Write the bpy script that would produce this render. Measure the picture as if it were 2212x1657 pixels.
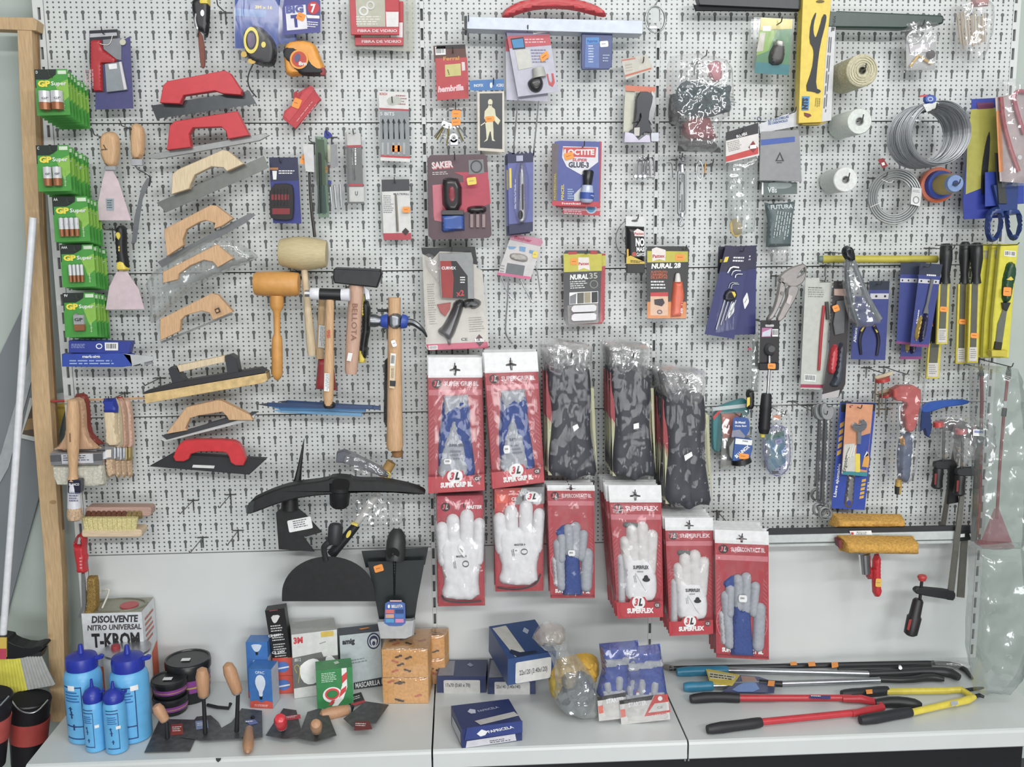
import bpy, math, random
import numpy as np
from mathutils import Vector, noise
from mathutils.geometry import tessellate_polygon, delaunay_2d_cdt
random.seed(7)
for o in list(bpy.data.objects): bpy.data.objects.remove(o)
SC = bpy.context.scene; COL = SC.collection
# ---------------------------------------------------------------- camera
FPX = 2108.03; ZO = 2.28
cp, sp = math.cos(.156819), math.sin(.156819); cy_, sy_ = math.cos(.053192), math.sin(.053192)
cr, sr = math.cos(-.008701), math.sin(-.008701)
def rot(v):
    x, y, z = v
    y, z = cp*y + sp*z, -sp*y + cp*z
    return Vector((cy_*x + sy_*y, -sy_*x + cy_*y, z))
r0, fw, u0 = rot((1, 0, 0)), rot((0, 1, 0)), rot((0, 0, 1))
RT = cr*r0 + sr*u0; UP = -sr*r0 + cr*u0
CP = Vector((1.05708, -2.741256, -.57229 + ZO))
cam = bpy.data.cameras.new('camera'); co = bpy.data.objects.new('camera', cam); COL.objects.link(co)
cam.sensor_width = 36; cam.lens = FPX/2212*36; cam.clip_start = .05; cam.clip_end = 50
from mathutils import Matrix
M = Matrix((RT, UP, -fw)).transposed().to_4x4(); M.translation = CP; co.matrix_world = M
SC.camera = co
# ---------------------------------------------------------------- light
SC.view_settings.view_transform = 'Standard'; SC.view_settings.look = 'None'
SC.view_settings.exposure = -0.34; SC.view_settings.gamma = 1.0; SC.view_settings.use_curve_mapping = False
wd = bpy.data.worlds.new('world'); SC.world = wd; wd.use_nodes = True
bg = wd.node_tree.nodes['Background']; bg.inputs[0].default_value = (.96, .98, 1.0, 1); bg.inputs[1].default_value = .42
def area(name, x, y, z, sx, sy, tx, ty, tz, e, c=(1, 1, 1)):
    l = bpy.data.lights.new(name, 'AREA'); l.shape = 'RECTANGLE'; l.size = sx; l.size_y = sy; l.energy = e; l.color = c
    o = bpy.data.objects.new(name, l); COL.objects.link(o); o.location = (x, y, z)
    o.rotation_euler = (Vector((tx, ty, tz)) - Vector((x, y, z))).to_track_quat('-Z', 'Y').to_euler(); return o
area('ceiling_lamp', 1.7, -2.4, 3.95, 2.4, .2, 1.6, 0, .5, 24, (1, .985, .985))
area('ceiling_lamp', 3.0, -3.0, 3.9, .2, 2.0, 1.9, 0, .5, 26, (1, .985, .99))
area('ceiling_lamp', .6, -5.6, 3.4, 2.6, .2, 1.5, 0, .4, 112, (1, .99, .99))  # unseen rear strip, added for sharp glints and evener brightness down the wall
area('ceiling_lamp', 3.6, -5.6, 3.4, 2.6, .2, 1.8, 0, .4, 112, (1, .99, .99))  # second rear strip, likewise added to glint on the clear film
area('shop_window', 1.8, -5.0, .6, 2.6, .9, 1.7, 0, .3, 84, (.98, .99, 1))
# ---------------------------------------------------------------- pixel <-> wall helpers
def ray(px, py): return RT*((px - 1106)/FPX) - UP*((py - 828.5)/FPX) + fw
MODE = None
def W(px, py, d=0.):
    if MODE: return MODE(px, py, d-D)
    v = ray(px, py); t = (-d - CP.y)/v.y; return CP + v*t
def ZP(px, py, z):
    v = ray(px, py); t = (z - CP.z)/v.z; return CP + v*t
def pos(px, py, dr, d):
    '''point above the drawing plane: plan position taken at height dr, raised to d'''
    if MODE:
        v = MODE(px, py, dr-D); n = MODE.n; return tuple(v+n*(d-dr))
    v = W(px, py, dr); return (v.x, -d, v.z)
def ground(px, py, h): return ZP(px, py, ZS+h)
ground.n = Vector((0, 0, 1))
def G(on=True):
    global MODE, D; MODE = ground if on else None
    if on: D = 0.
def face(O, U_, V_, N_):
    '''draw on a face: 0..100 along U_ and V_ from O, lifted along N_'''
    global MODE, D
    f = lambda x, y, h: O+U_*(x/100.)+V_*(y/100.)+N_*h
    f.n = N_; MODE = f; D = 0.
def yb(px, d):
    '''pixel row where the shelf top lies at depth d under column px'''
    X_ = None; z = ZS
    lo, hi = 1300., 1900.
    for _ in range(40):
        mid = (lo+hi)/2; v = ray(px, mid); t = (-d-CP.y)/v.y
        if (CP+v*t).z > z: lo = mid
        else: hi = mid
    return lo
def dp(px, py): return -ZP(px, py, ZS).y
ZS = -1.88+ZO
D = .1
def at(d):
    global D; D = d
FR = None
def fr(*a):
    """local frame: 0..100 units inside the quad TL TR BR BL (pixels)"""
    global FR; FR = a if a else None
def tr(x, y):
    if FR is None: return x, y
    u, v = x/100., y/100.; a = FR
    return ((a[0]*(1-u)+a[2]*u)*(1-v)+(a[6]*(1-u)+a[4]*u)*v, (a[1]*(1-u)+a[3]*u)*(1-v)+(a[7]*(1-u)+a[5]*u)*v)
def pp(s):
    if isinstance(s, str): s = [tuple(float(c) for c in q.split(',')) for q in s.split()]
    return [tr(*q[:2]) + tuple(q[2:]) for q in s]
# ---------------------------------------------------------------- materials
MC = {}
def lin(c): return c/12.92 if c <= .04045 else ((c+.055)/1.055)**2.4
def m(h, r=.5, me=0., nz=.06, sc=60., bump=0., kind=None):
    k = (h, r, me, nz, sc, bump, kind)
    if k in MC: return MC[k]
    mt = bpy.data.materials.new('m_'+h); mt.use_nodes = True; nt = mt.node_tree; N = nt.nodes; Lk = nt.links
    b = N['Principled BSDF']; rgb = [lin(int(h[i:i+2], 16)/255.) for i in (0, 2, 4)]; yy = .3*rgb[0]+.6*rgb[1]+.1*rgb[2]; rgb = [c*.88+yy*.12+.004 for c in rgb]
    b.inputs['Roughness'].default_value = r; b.inputs['Metallic'].default_value = me
    tc = N.new('ShaderNodeTexCoord'); n = N.new('ShaderNodeTexNoise'); n.inputs['Scale'].default_value = sc; n.inputs['Detail'].default_value = 3
    Lk.new(tc.outputs['Object'], n.inputs['Vector'])
    if kind == 'wood':
        mp = N.new('ShaderNodeMapping'); mp.inputs['Scale'].default_value = (6, 6, .6); Lk.new(tc.outputs['Object'], mp.inputs[0]); Lk.new(mp.outputs[0], n.inputs['Vector'])
    if kind == 'woodx':
        mp = N.new('ShaderNodeMapping'); mp.inputs['Scale'].default_value = (.6, 6, 6); Lk.new(tc.outputs['Object'], mp.inputs[0]); Lk.new(mp.outputs[0], n.inputs['Vector'])
    r1 = N.new('ShaderNodeMapRange'); r1.inputs[1].default_value = .3; r1.inputs[2].default_value = .7; r1.inputs[3].default_value = 1-nz*1.3; r1.inputs[4].default_value = 1+nz
    Lk.new(n.outputs['Fac'], r1.inputs[0])
    mx = N.new('ShaderNodeVectorMath'); mx.operation = 'SCALE'; mx.inputs[0].default_value = rgb; Lk.new(r1.outputs[0], mx.inputs['Scale'])
    Lk.new(mx.outputs[0], b.inputs['Base Color'])
    if bump:
        bp = N.new('ShaderNodeBump'); bp.inputs['Strength'].default_value = bump; bp.inputs['Distance'].default_value = .003
        Lk.new(n.outputs['Fac'], bp.inputs['Height']); Lk.new(bp.outputs[0], b.inputs['Normal'])
    MC[k] = mt; return mt
def clear(tint='ffffff', gl=.16, r=.12, milk=0., bs=.6):
    k = ('clear', tint, gl, r, milk, bs)
    if k in MC: return MC[k]
    mt = bpy.data.materials.new('clear_plastic'); mt.use_nodes = True; nt = mt.node_tree; N = nt.nodes; Lk = nt.links
    N.remove(N['Principled BSDF']); out = N['Material Output']
    rgb = [lin(int(tint[i:i+2], 16)/255.) for i in (0, 2, 4)] + [1]
    t = N.new('ShaderNodeBsdfTransparent'); t.inputs[0].default_value = [.5+.5*c for c in rgb[:3]] + [1]
    g = N.new('ShaderNodeBsdfGlossy'); g.inputs['Roughness'].default_value = r
    tc = N.new('ShaderNodeTexCoord'); n = N.new('ShaderNodeTexNoise'); n.inputs['Scale'].default_value = 75; n.inputs['Detail'].default_value = 2
    bp = N.new('ShaderNodeBump'); bp.inputs['Strength'].default_value = bs; bp.inputs['Distance'].default_value = .004
    mp = N.new('ShaderNodeMapping'); mp.inputs['Scale'].default_value = (1, 1, .25); mp.inputs['Rotation'].default_value = (0, .12, 0); Lk.new(tc.outputs['Object'], mp.inputs[0]); Lk.new(mp.outputs[0], n.inputs['Vector']); Lk.new(n.outputs['Fac'], bp.inputs['Height']); Lk.new(bp.outputs[0], g.inputs['Normal'])
    f = N.new('ShaderNodeLayerWeight'); f.inputs['Blend'].default_value = .25
    a = N.new('ShaderNodeMath'); a.operation = 'MULTIPLY_ADD'; a.inputs[1].default_value = min(.5, gl*7); a.inputs[2].default_value = gl; a.use_clamp = True
    Lk.new(f.outputs['Facing'], a.inputs[0])
    mx = N.new('ShaderNodeMixShader'); Lk.new(a.outputs[0], mx.inputs[0]); Lk.new(t.outputs[0], mx.inputs[1]); Lk.new(g.outputs[0], mx.inputs[2])
    if milk:
        d = N.new('ShaderNodeBsdfDiffuse'); d.inputs[0].default_value = rgb; m2 = N.new('ShaderNodeMixShader'); m2.inputs[0].default_value = milk
        Lk.new(mx.outputs[0], m2.inputs[1]); Lk.new(d.outputs[0], m2.inputs[2]); mx = m2
    Lk.new(mx.outputs[0], out.inputs[0]); MC[k] = mt; return mt
CL = clear(gl=.012, r=.1, bs=.1); BAG = clear(gl=.13, r=.1, milk=.07); BAG2 = clear('dfe6e4', .16, .12, .18)
WH = m('eceeec', .45); BK = m('17181b', .45); OR = m('ff9a1e', .6); GY = m('8c9090', .5); RD = m('c8252f', .45)
ST_ = m('8f9496', .32, 1.); DST = m('6c7072', .35, 1.); CHR = m('e2e4e6', .12, 1.); WIRE = m('6c6f6c', .4, .7)
WD = m('d3a878', .55, nz=.12, kind='wood'); WDX = m('d0a270', .55, nz=.12, kind='woodx'); WDL = m('dcc7a0', .6, nz=.1, kind='wood')
BLU = m('2440a0', .45); NAVY = m('20264e', .45); YEL = m('e8cf2a', .45); SILV = m('c9ccd0', .3, .9)
# ---------------------------------------------------------------- shapes: (verts, faces, material, smooth)
def area2(p): return sum(p[i][0]*p[(i+1) % len(p)][1] - p[(i+1) % len(p)][0]*p[i][1] for i in range(len(p)))/2
def inset(p, c):
    n = len(p); s = 1 if area2(p) > 0 else -1; o = []
    for i in range(n):
        a, b, d = p[i-1], p[i], p[(i+1) % n]
        e1 = (b[0]-a[0], b[1]-a[1]); e2 = (d[0]-b[0], d[1]-b[1])
        l1 = math.hypot(*e1) or 1; l2 = math.hypot(*e2) or 1
        nx = -(e1[1]/l1+e2[1]/l2)*s; ny = (e1[0]/l1+e2[0]/l2)*s; l = math.hypot(nx, ny) or 1
        o.append((b[0]+nx/l*c, b[1]+ny/l*c))
    return o
def P(pts, mat, t=1., l=0., c=None, holes=()):
    """extruded outline; t thickness mm, l lift above current depth mm, c chamfer px"""
    p = [q[:2] for q in pp(pts)]; hs = [[q[:2] for q in pp(h)] for h in holes]
    if c is None: c = .8 if t > 4 else 0
    d0 = D+l/1000.; d1 = d0+t/1000.
    loops = [p]+hs; V = []; F = []; base = []
    for k, lp in enumerate(loops):
        q = inset(lp, c if k == 0 else -c) if c else lp
        n = len(lp); b = len(V); ct = min(c*.0012, t/2000.)
        V += [pos(x, y, d1, d0) for x, y in lp]
        if c: V += [pos(x, y, d1, d1-ct) for x, y in lp]
        V += [pos(x, y, d1, d1) for x, y in q]
        R = 3 if c else 2
        for r in range(R-1):
            for i in range(n):
                j = (i+1) % n; F.append((b+r*n+i, b+r*n+j, b+(r+1)*n+j, b+(r+1)*n+i))
        base.append((b+(R-1)*n, b, n))
    flat = [Vector((x, y, 0)) for lp in loops for x, y in lp]
    idxf = [s+i for s, _, n in base for i in range(n)]; idxb = [s+i for _, s, n in base for i in range(n)]
    for tri in tessellate_polygon([[Vector((x, y, 0)) for x, y in lp] for lp in loops]):
        F.append(tuple(idxf[i] for i in tri)); F.append(tuple(idxb[i] for i in reversed(tri)))
    return [(V, F, mat, False)]
def rr(x0, y0, x1, y1, r=0, n=4, a=0):
    """rounded rectangle outline"""
    if r <= 0: o = [(x0, y0), (x1, y0), (x1, y1), (x0, y1)]
    else:
        o = []
        for cx, cy, s in ((x1-r, y0+r, -90), (x1-r, y1-r, 0), (x0+r, y1-r, 90), (x0+r, y0+r, 180)):
            for i in range(n+1):
                t = math.radians(s+90*i/n); o.append((cx+r*math.cos(t), cy+r*math.sin(t)))
    if a:
        cx, cy = (x0+x1)/2, (y0+y1)/2; t = math.radians(a); c, s = math.cos(t), math.sin(t)
        o = [(cx+(x-cx)*c-(y-cy)*s, cy+(x-cx)*s+(y-cy)*c) for x, y in o]
    return o
def B(x0, y0, x1, y1, mat, t=1., l=0., r=0, a=0, c=None): return P(rr(x0, y0, x1, y1, r, a=a), mat, t, l, c)
def r4(x0, y0, x1, y1, h, r=0):
    dx, dy = x1-x0, y1-y0; L = math.hypot(dx, dy); nx, ny = -dy/L*h, dx/L*h
    return [(x0, y0), (x1, y1), (x1+nx, y1+ny), (x0+nx, y0+ny)]
def ell(cx, cy, rx, ry=None, n=28, a=0, t0=0, t1=360):
    ry = ry or rx; o = []; c, s = math.cos(math.radians(a)), math.sin(math.radians(a)); full = abs(t1-t0) >= 360
    for i in range(n if full else n+1):
        t = math.radians(t0+(t1-t0)*i/n); x, y = rx*math.cos(t), ry*math.sin(t); o.append((cx+x*c-y*s, cy+x*s+y*c))
    return o
def E(cx, cy, rx, ry, mat, t=1., l=0., n=24, a=0, c=None): return P(ell(cx, cy, rx, ry, n, a), mat, t, l, c)
def RG(cx, cy, rx, ry, w, mat, t=1., l=0., n=32, a=0): return P(ell(cx, cy, rx, ry, n, a), mat, t, l, None, [ell(cx, cy, rx-w, ry-w, n, a)])
def sm(pts, k=2, closed=True):
    """round an outline (Chaikin)"""
    p = pts if not isinstance(pts, str) else [tuple(float(c) for c in q.split(',')) for q in pts.split()]
    for _ in range(k):
        o = []; n = len(p)
        if not closed: o.append(p[0])
        for i in range(n if closed else n-1):
            a, b = p[i], p[(i+1) % n]
            o.append(tuple(.75*u+.25*v for u, v in zip(a, b))); o.append(tuple(.25*u+.75*v for u, v in zip(a, b)))
        if not closed: o.append(p[-1])
        p = o
    return p
def U(pts, mat, t=10., l=0., r=8., s=4., w=0., ws=.06, open_=False, holes=(), wy=1.):
    """puffed relief over an outline: t height mm, r rounding radius px, s mesh step px, w wrinkle mm"""
    loops = [[q[:2] for q in pp(h)] for h in [pts]+list(holes)]
    P2 = []; Ed = []; segs = []
    for lp in loops:
        n = len(lp); pts2 = []
        for i in range(n):
            a, b = lp[i], lp[(i+1) % n]; L = math.hypot(b[0]-a[0], b[1]-a[1])
            if L < 1e-6: continue
            segs.append((a, b)); k = max(1, int(L/s+.5))
            for j in range(k): pts2.append((a[0]+(b[0]-a[0])*j/k, a[1]+(b[1]-a[1])*j/k))
        b0 = len(P2); P2 += pts2; Ed += [(b0+i, b0+(i+1) % len(pts2)) for i in range(len(pts2))]
    xs = [q[0] for q in P2]; ys = [q[1] for q in P2]
    gx, gy = np.meshgrid(np.arange(min(xs)+s*.5, max(xs), s), np.arange(min(ys)+s*.5, max(ys), s))
    gx = gx.copy(); gx[::2] += s*.5; G = np.stack([gx.ravel(), gy.ravel()], 1)
    A = np.array([q[0] for q in segs]); Bv = np.array([q[1] for q in segs]); AB = Bv-A; L2 = (AB**2).sum(1)
    def dist(Q):
        out = np.empty(len(Q))
        for i in range(0, len(Q), 800):
            q = Q[i:i+800, None, :]; tt = np.clip(((q-A)*AB).sum(2)/L2, 0, 1); pr = A+tt[..., None]*AB
            out[i:i+800] = np.sqrt(((q-pr)**2).sum(2)).min(1)
        return out
    ins = np.zeros(len(G), bool)
    for a, b in segs:
        if a[1] == b[1]: continue
        cond = ((a[1] > G[:, 1]) != (b[1] > G[:, 1])) & (G[:, 0] < (b[0]-a[0])*(G[:, 1]-a[1])/(b[1]-a[1])+a[0]); ins ^= cond
    G = G[ins]
    if len(G): G = G[dist(G) > s*.45]
    allp = [Vector(q) for q in P2]+[Vector((float(q[0]), float(q[1]))) for q in G]
    vs, es, fs, *_ = delaunay_2d_cdt(allp, Ed, [], 1 if len(loops) == 1 else 1, 1e-5)
    if len(loops) > 1:
        fl = []
        for f in fs:
            cx = sum(vs[i][0] for i in f)/len(f); cy = sum(vs[i][1] for i in f)/len(f); c = False
            for a, b in segs:
                if (a[1] > cy) != (b[1] > cy) and cx < (b[0]-a[0])*(cy-a[1])/(b[1]-a[1])+a[0]: c = not c
            if c: fl.append(f)
        fs = fl
    Q = np.array([[v[0], v[1]] for v in vs]); dd = dist(Q); k = np.clip(dd/max(r, .01), 0, 1); h = t*np.sqrt(np.clip(1-(1-k)**2, 0, 1))
    V = []; d0 = D+l/1000.; ref = d0+t/1000.*.6
    for i, v in enumerate(vs):
        hh = h[i]
        if w: hh += w*(noise.noise(Vector((v[0]*ws, v[1]*ws*wy, D*40)))+.5*noise.noise(Vector((v[0]*ws*2.3, v[1]*ws*2.3*wy, 7+D*40))))*min(1, dd[i]/3.+(.3 if open_ else 0))
        V.append(pos(v[0], v[1], ref, d0+hh/1000.))
    F = [tuple(f) for f in fs]
    if not open_:
        n = len(V); V += [pos(v[0], v[1], ref, d0-.0004) for v in vs]; F += [tuple(i+n for i in reversed(f)) for f in F]
        lim = set(); cnt = {}
        for f in F[:len(F)//2]:
            for i in range(len(f)):
                e = (f[i], f[(i+1) % len(f)]); cnt[e] = 1
        for a, b in list(cnt):
            if (b, a) not in cnt: F.append((b, a, a+n, b+n))
    return [(V, F, mat, True)]
def frames(pts):
    T = []; n = len(pts)
    for i in range(n):
        a = pts[max(0, i-1)]; b = pts[min(n-1, i+1)]; v = (b-a); T.append(v.normalized() if v.length > 1e-9 else Vector((0, 0, 1)))
    x = T[0].orthogonal().normalized(); out = []
    for t in T:
        x = (x-t*x.dot(t)); x = x.normalized() if x.length > 1e-6 else t.orthogonal().normalized(); out.append((x, t.cross(x)))
    return out
def tube3(pts, rad, mat, n=8, closed=False):
    """rad metres or list"""
    if closed: pts = pts+[pts[0], pts[1]]
    fs = frames(pts); V = []; F = []
    for i, p in enumerate(pts):
        r = rad[i] if isinstance(rad, (list, tuple)) else rad; x, y = fs[i]
        for k in range(n):
            a = 2*math.pi*k/n; V.append(tuple(p+x*(r*math.cos(a))+y*(r*math.sin(a))))
    for i in range(len(pts)-1):
        for k in range(n):
            j = (k+1) % n; F.append((i*n+k, i*n+j, (i+1)*n+j, (i+1)*n+k))
    if not closed: F.append(tuple(range(n-1, -1, -1))); F.append(tuple((len(pts)-1)*n+k for k in range(n)))
    return [(V, F, mat, True)]
def T(pts, rmm, mat, n=8, k=2, closed=False, l=0.):
    """tube along px points (x,y[,mm lift])"""
    if isinstance(pts, str): pts = [tuple(float(c) for c in q.split(',')) for q in pts.split()]
    pts = [(q+(0,))[:3] if len(q) == 2 else q for q in pts]
    if k: pts = sm(pts, k, closed)
    P3 = [W(*tr(x, y), D+(z+l)/1000.) for x, y, z in pts]
    r = [q/1000. for q in rmm] if isinstance(rmm, (list, tuple)) else rmm/1000.
    if isinstance(r, list) and len(r) != len(P3): r = [np.interp(i/(len(P3)-1), np.linspace(0, 1, len(r)), r) for i in range(len(P3))]
    return tube3(P3, r, mat, n, closed)
def lathe3(a, b, prof, mat, n=16, sq=1., sqdir=None, smooth=True):
    """prof: [(s 0..1, radius m)]"""
    ax = (b-a); L = ax.length; t = ax.normalized(); y = sqdir or Vector((0, 1, 0)); y = (y-t*y.dot(t)); y = y.normalized() if y.length > 1e-4 else t.orthogonal().normalized(); x = t.cross(y)
    V = []; F = []
    for s, r in prof:
        for k in range(n):
            g = 2*math.pi*(k+.5)/n; V.append(tuple(a+ax*s+x*(r*math.cos(g))+y*(r*sq*math.sin(g))))
    for i in range(len(prof)-1):
        for k in range(n):
            j = (k+1) % n; F.append((i*n+k, i*n+j, (i+1)*n+j, (i+1)*n+k))
    F.append(tuple(range(n-1, -1, -1))); F.append(tuple((len(prof)-1)*n+k for k in range(n)))
    return [(V, F, mat, smooth)]
def L(p0, p1, prof, mat, n=16, sq=1., smooth=True):
    """turned body between two px points (x,y,mm lift); prof [(s, radius px)]"""
    f = lambda q: W(*tr(q[0], q[1]), D+(q[2] if len(q) > 2 else 0)/1000.)
    a, b = f(p0), f(p1); sc = (W(p0[0]+10, p0[1], D)-W(p0[0], p0[1], D)).length/10 if FR is None else .0013
    return lathe3(a, b, [(s, r*sc) for s, r in prof], mat, n, sq, None, smooth)
_tc = {}
def glyphs(s, bold=.0, shear=0):
    k = (s, bold, shear)
    if k in _tc: return _tc[k]
    c = bpy.data.curves.new('t', 'FONT'); c.body = s; c.resolution_u = 2; c.offset = bold; c.shear = shear; c.fill_mode = 'FRONT'
    o = bpy.data.objects.new('t', c); me = o.to_mesh()
    v = [(a.co.x, a.co.y) for a in me.vertices]; f = [tuple(p.vertices) for p in me.polygons]
    o.to_mesh_clear(); bpy.data.objects.remove(o); bpy.data.curves.remove(c)
    if not v: v = [(0, 0), (1, 0), (1, 1)]; f = [(0, 1, 2)]
    x0 = min(a[0] for a in v); x1 = max(a[0] for a in v); _tc[k] = ([((a[0]-x0)/max(x1-x0, 1e-3), a[1]/.7) for a in v], f); return _tc[k]
def X(s, x0, y0, x1, y1, h, mat=None, l=2., b=.02, sh=0):
    """flat lettering: baseline from (x0,y0) to (x1,y1), cap height h"""
    v, f = glyphs(s, b, sh); dx, dy = x1-x0, y1-y0; Ln = math.hypot(dx, dy); ux, uy = dy/Ln*h, -dx/Ln*h
    V = []
    for a, c in v:
        px, py = tr(x0+dx*a+ux*c, y0+dy*a+uy*c); V.append(tuple(W(px, py, D+l/1000.)))
    return [(V, f, mat or WH, False)]
def LN(x0, y0, x1, y1, h, n, mat=None, l=1.6, fill=.45):
    """rows of tiny print: top edge (x0,y0)-(x1,y1), block height h"""
    dx, dy = x1-x0, y1-y0; Ln = math.hypot(dx, dy); ux, uy = -dy/Ln, dx/Ln; V = []; F = []
    rnd = random.Random(int(x0*7+y0*13))
    for i in range(n):
        a = h*i/n; b = a+h/n*fill; s = 0; e = .72+.28*rnd.random()
        while s < e:
            q = min(e, s+.06+.16*rnd.random()); k = len(V)
            for s_, v_ in ((s, a), (q, a), (q, b), (s, b)):
                px, py = tr(x0+dx*s_+ux*v_, y0+dy*s_+uy*v_); V.append(tuple(W(px, py, D+l/1000.)))
            F.append((k, k+3, k+2, k+1)); s = q+.035
    return [(V, F, mat or WH, False)]
def BC(x0, y0, x1, y1, h, l=1.6, n=12, mat=None, paper=True):
    """barcode on a white field"""
    dx, dy = x1-x0, y1-y0; Ln = math.hypot(dx, dy); ux, uy = -dy/Ln*h, dx/Ln*h; V = []; F = []; rnd = random.Random(int(x0))
    S = P([(x0, y0), (x1, y1), (x1+ux, y1+uy), (x0+ux, y0+uy)], WH, .4, l) if paper else []
    s = .08
    while s < .9:
        w = .02+.035*rnd.random(); k = len(V)
        for s_, v_ in ((s, .12), (s+w, .12), (s+w, .8), (s, .8)):
            px, py = tr(x0+dx*s_+ux*v_, y0+dy*s_+uy*v_); V.append(tuple(W(px, py, D+(l+.9)/1000.)))
        F.append((k, k+3, k+2, k+1)); s += w+.02+.05*rnd.random()
    return S+[(V, F, mat or BK, False)]
def STK(x, y, w=18, h=13, a=0, mat=None, l=3.):
    """price sticker"""
    q = rr(x-w/2, y-h/2, x+w/2, y+h/2, 2.5, 2, a); c, s = math.cos(math.radians(a)), math.sin(math.radians(a))
    return P(q, mat or OR, .5, l)+LN(x-(w*.3)*c, y-(w*.3)*s-1, x+(w*.3)*c, y+(w*.3)*s-1, 3, 1, m('a06018' if not mat else '8a8a8a'), l+1)
# ---------------------------------------------------------------- objects
ROOTS = []
def mesh(name, shapes, origin):
    V = []; F = []; MI = []; SMO = []; mats = []
    for v, f, mt, s in shapes:
        if mt not in mats: mats.append(mt)
        b = len(V); V += [(a[0]-origin[0], a[1]-origin[1], a[2]-origin[2]) for a in v]
        F += [tuple(i+b for i in q) for q in f]; k = mats.index(mt); MI += [k]*len(f); SMO += [s]*len(f)
    me = bpy.data.meshes.new(name); me.from_pydata(V, [], F)
    for q in mats: me.materials.append(q)
    me.polygons.foreach_set('material_index', MI); me.polygons.foreach_set('use_smooth', SMO)
    import bmesh
    bm = bmesh.new(); bm.from_mesh(me); bmesh.ops.recalc_face_normals(bm, faces=bm.faces); 
    for e in bm.edges:
        if len(e.link_faces) == 2 and e.calc_face_angle(0) > .7: e.smooth = False
    bm.to_mesh(me); bm.free(); return me
def I(name, label, cat, *parts, group=None, kind=None, hook=None, hk=None, hd=None, nohookd=None):
    """one thing. parts: (name, shapes[, label][, [subparts]])"""
    if parts and not isinstance(parts[0], tuple): raise ValueError(name)
    allv = [a for q in parts for s in q[1] for a in s[0]]
    xs, ys, zs = zip(*allv); org = ((min(xs)+max(xs))/2, max(ys), min(zs))
    if len(parts) == 1 and len(parts[0]) == 2:
        r = bpy.data.objects.new(name, mesh(name, parts[0][1], org)); COL.objects.link(r)
    else:
        r = bpy.data.objects.new(name, None); r.empty_display_size = .02; COL.objects.link(r)
        def add(q, par):
            o = bpy.data.objects.new(q[0], mesh(q[0], q[1], org)); COL.objects.link(o); o.parent = par
            for e in q[2:]:
                if isinstance(e, str): o['label'] = e
                elif isinstance(e, list):
                    for z in e: add(z, o)
        for q in parts: add(q, r)
    r.location = org
    if kind: r['kind'] = kind
    if kind != 'structure': r['label'] = label; r['category'] = cat
    if group: r['group'] = group
    ROOTS.append(r)
    if hook: HOOK(hook[0], hook[1], (hd or D*1000+18)/1000., 'wire peg hook holding the '+(hk or label))
    return r
def copy(r, dx=0, dy=0, dz=0, label=None, ry=0):
    def cc(o, par):
        c = o.copy(); COL.objects.link(c); c.parent = par
        for ch in list(o.children): cc(ch, c)
        return c
    c = cc(r, None); c.location = (r.location[0]+dx, r.location[1]+dy, r.location[2]+dz); c.rotation_euler = (0, ry, 0)
    if label: c['label'] = label
    ROOTS.append(c); return c
ORD = ['front', 'second', 'third', 'fourth', 'fifth', 'sixth', 'seventh', 'eighth', 'ninth', 'tenth']
def stack(r, n, step, lab, dz=-.0015, jit=.002):
    """n more copies behind r, step metres apart"""
    for i in range(1, n+1):
        copy(r, random.uniform(-jit, jit), step*i, dz*i+random.uniform(-jit, jit)*.5, lab % ORD[i], ry=random.uniform(-.012, .012))
HG = 'wire hooks on the perforated panels'
def HOOK(px, py, d, label, up=.012, plate=True, rad=.0016):
    p = W(px, py, d); label = ' '.join(label.split()[:16]); a = Vector((p.x, -.002, p.z-.004)); b = Vector((p.x, -d+.004, p.z-.004))
    sh = tube3([a, a.lerp(b, .5), b, b+Vector((0, -.006, .003)), b+Vector((0, -.010, up))], rad, WIRE, 6)
    pl = tube3([a+Vector((-.016, 0, 0)), a+Vector((.016, 0, 0))], .0018, WIRE, 6) + tube3([a+Vector((0, -.001, .004)), a+Vector((0, -.001, -.03))], .0018, WIRE, 6)
    xs = [q[0] for s in sh+pl for q in s[0]]
    r = bpy.data.objects.new('peg_hook', None); COL.objects.link(r); r.location = tuple(a)
    for nm, s in (('wire_prong', sh), ('back_bar', pl)):
        o = bpy.data.objects.new(nm, mesh(nm, s, a)); COL.objects.link(o); o.parent = r
    r['label'] = label; r['category'] = 'hook'; r['group'] = HG; r.empty_display_size = .02; ROOTS.append(r); return r
def box3(x0, x1, y0, y1, z0, z1, mat):
    V = [(x, y, z) for z in (z0, z1) for y in (y0, y1) for x in (x0, x1)]
    return [(V, [(0, 2, 3, 1), (4, 5, 7, 6), (0, 1, 5, 4), (2, 6, 7, 3), (0, 4, 6, 2), (1, 3, 7, 5)], mat, False)]
# ================================================================ setting and shelving unit
def ST(name, shapes, mat=None):
    o = bpy.data.objects.new(name, mesh(name, shapes, (0, 0, 0))); COL.objects.link(o); o['kind'] = 'structure'; return o
WALLM = m('b6c2ba', .8, nz=.03, sc=8)
ST('wall_back', box3(-3.5, 6.5, .10, .22, 0, 4.2, WALLM))
ST('floor', box3(-3.5, 6.5, -6, .22, -.1, 0, m('4a4a4c', .6, sc=3)))
ST('ceiling', box3(-3.5, 6.5, -6, .22, 4.2, 4.3, m('d8dad8', .8, sc=3)))
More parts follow.
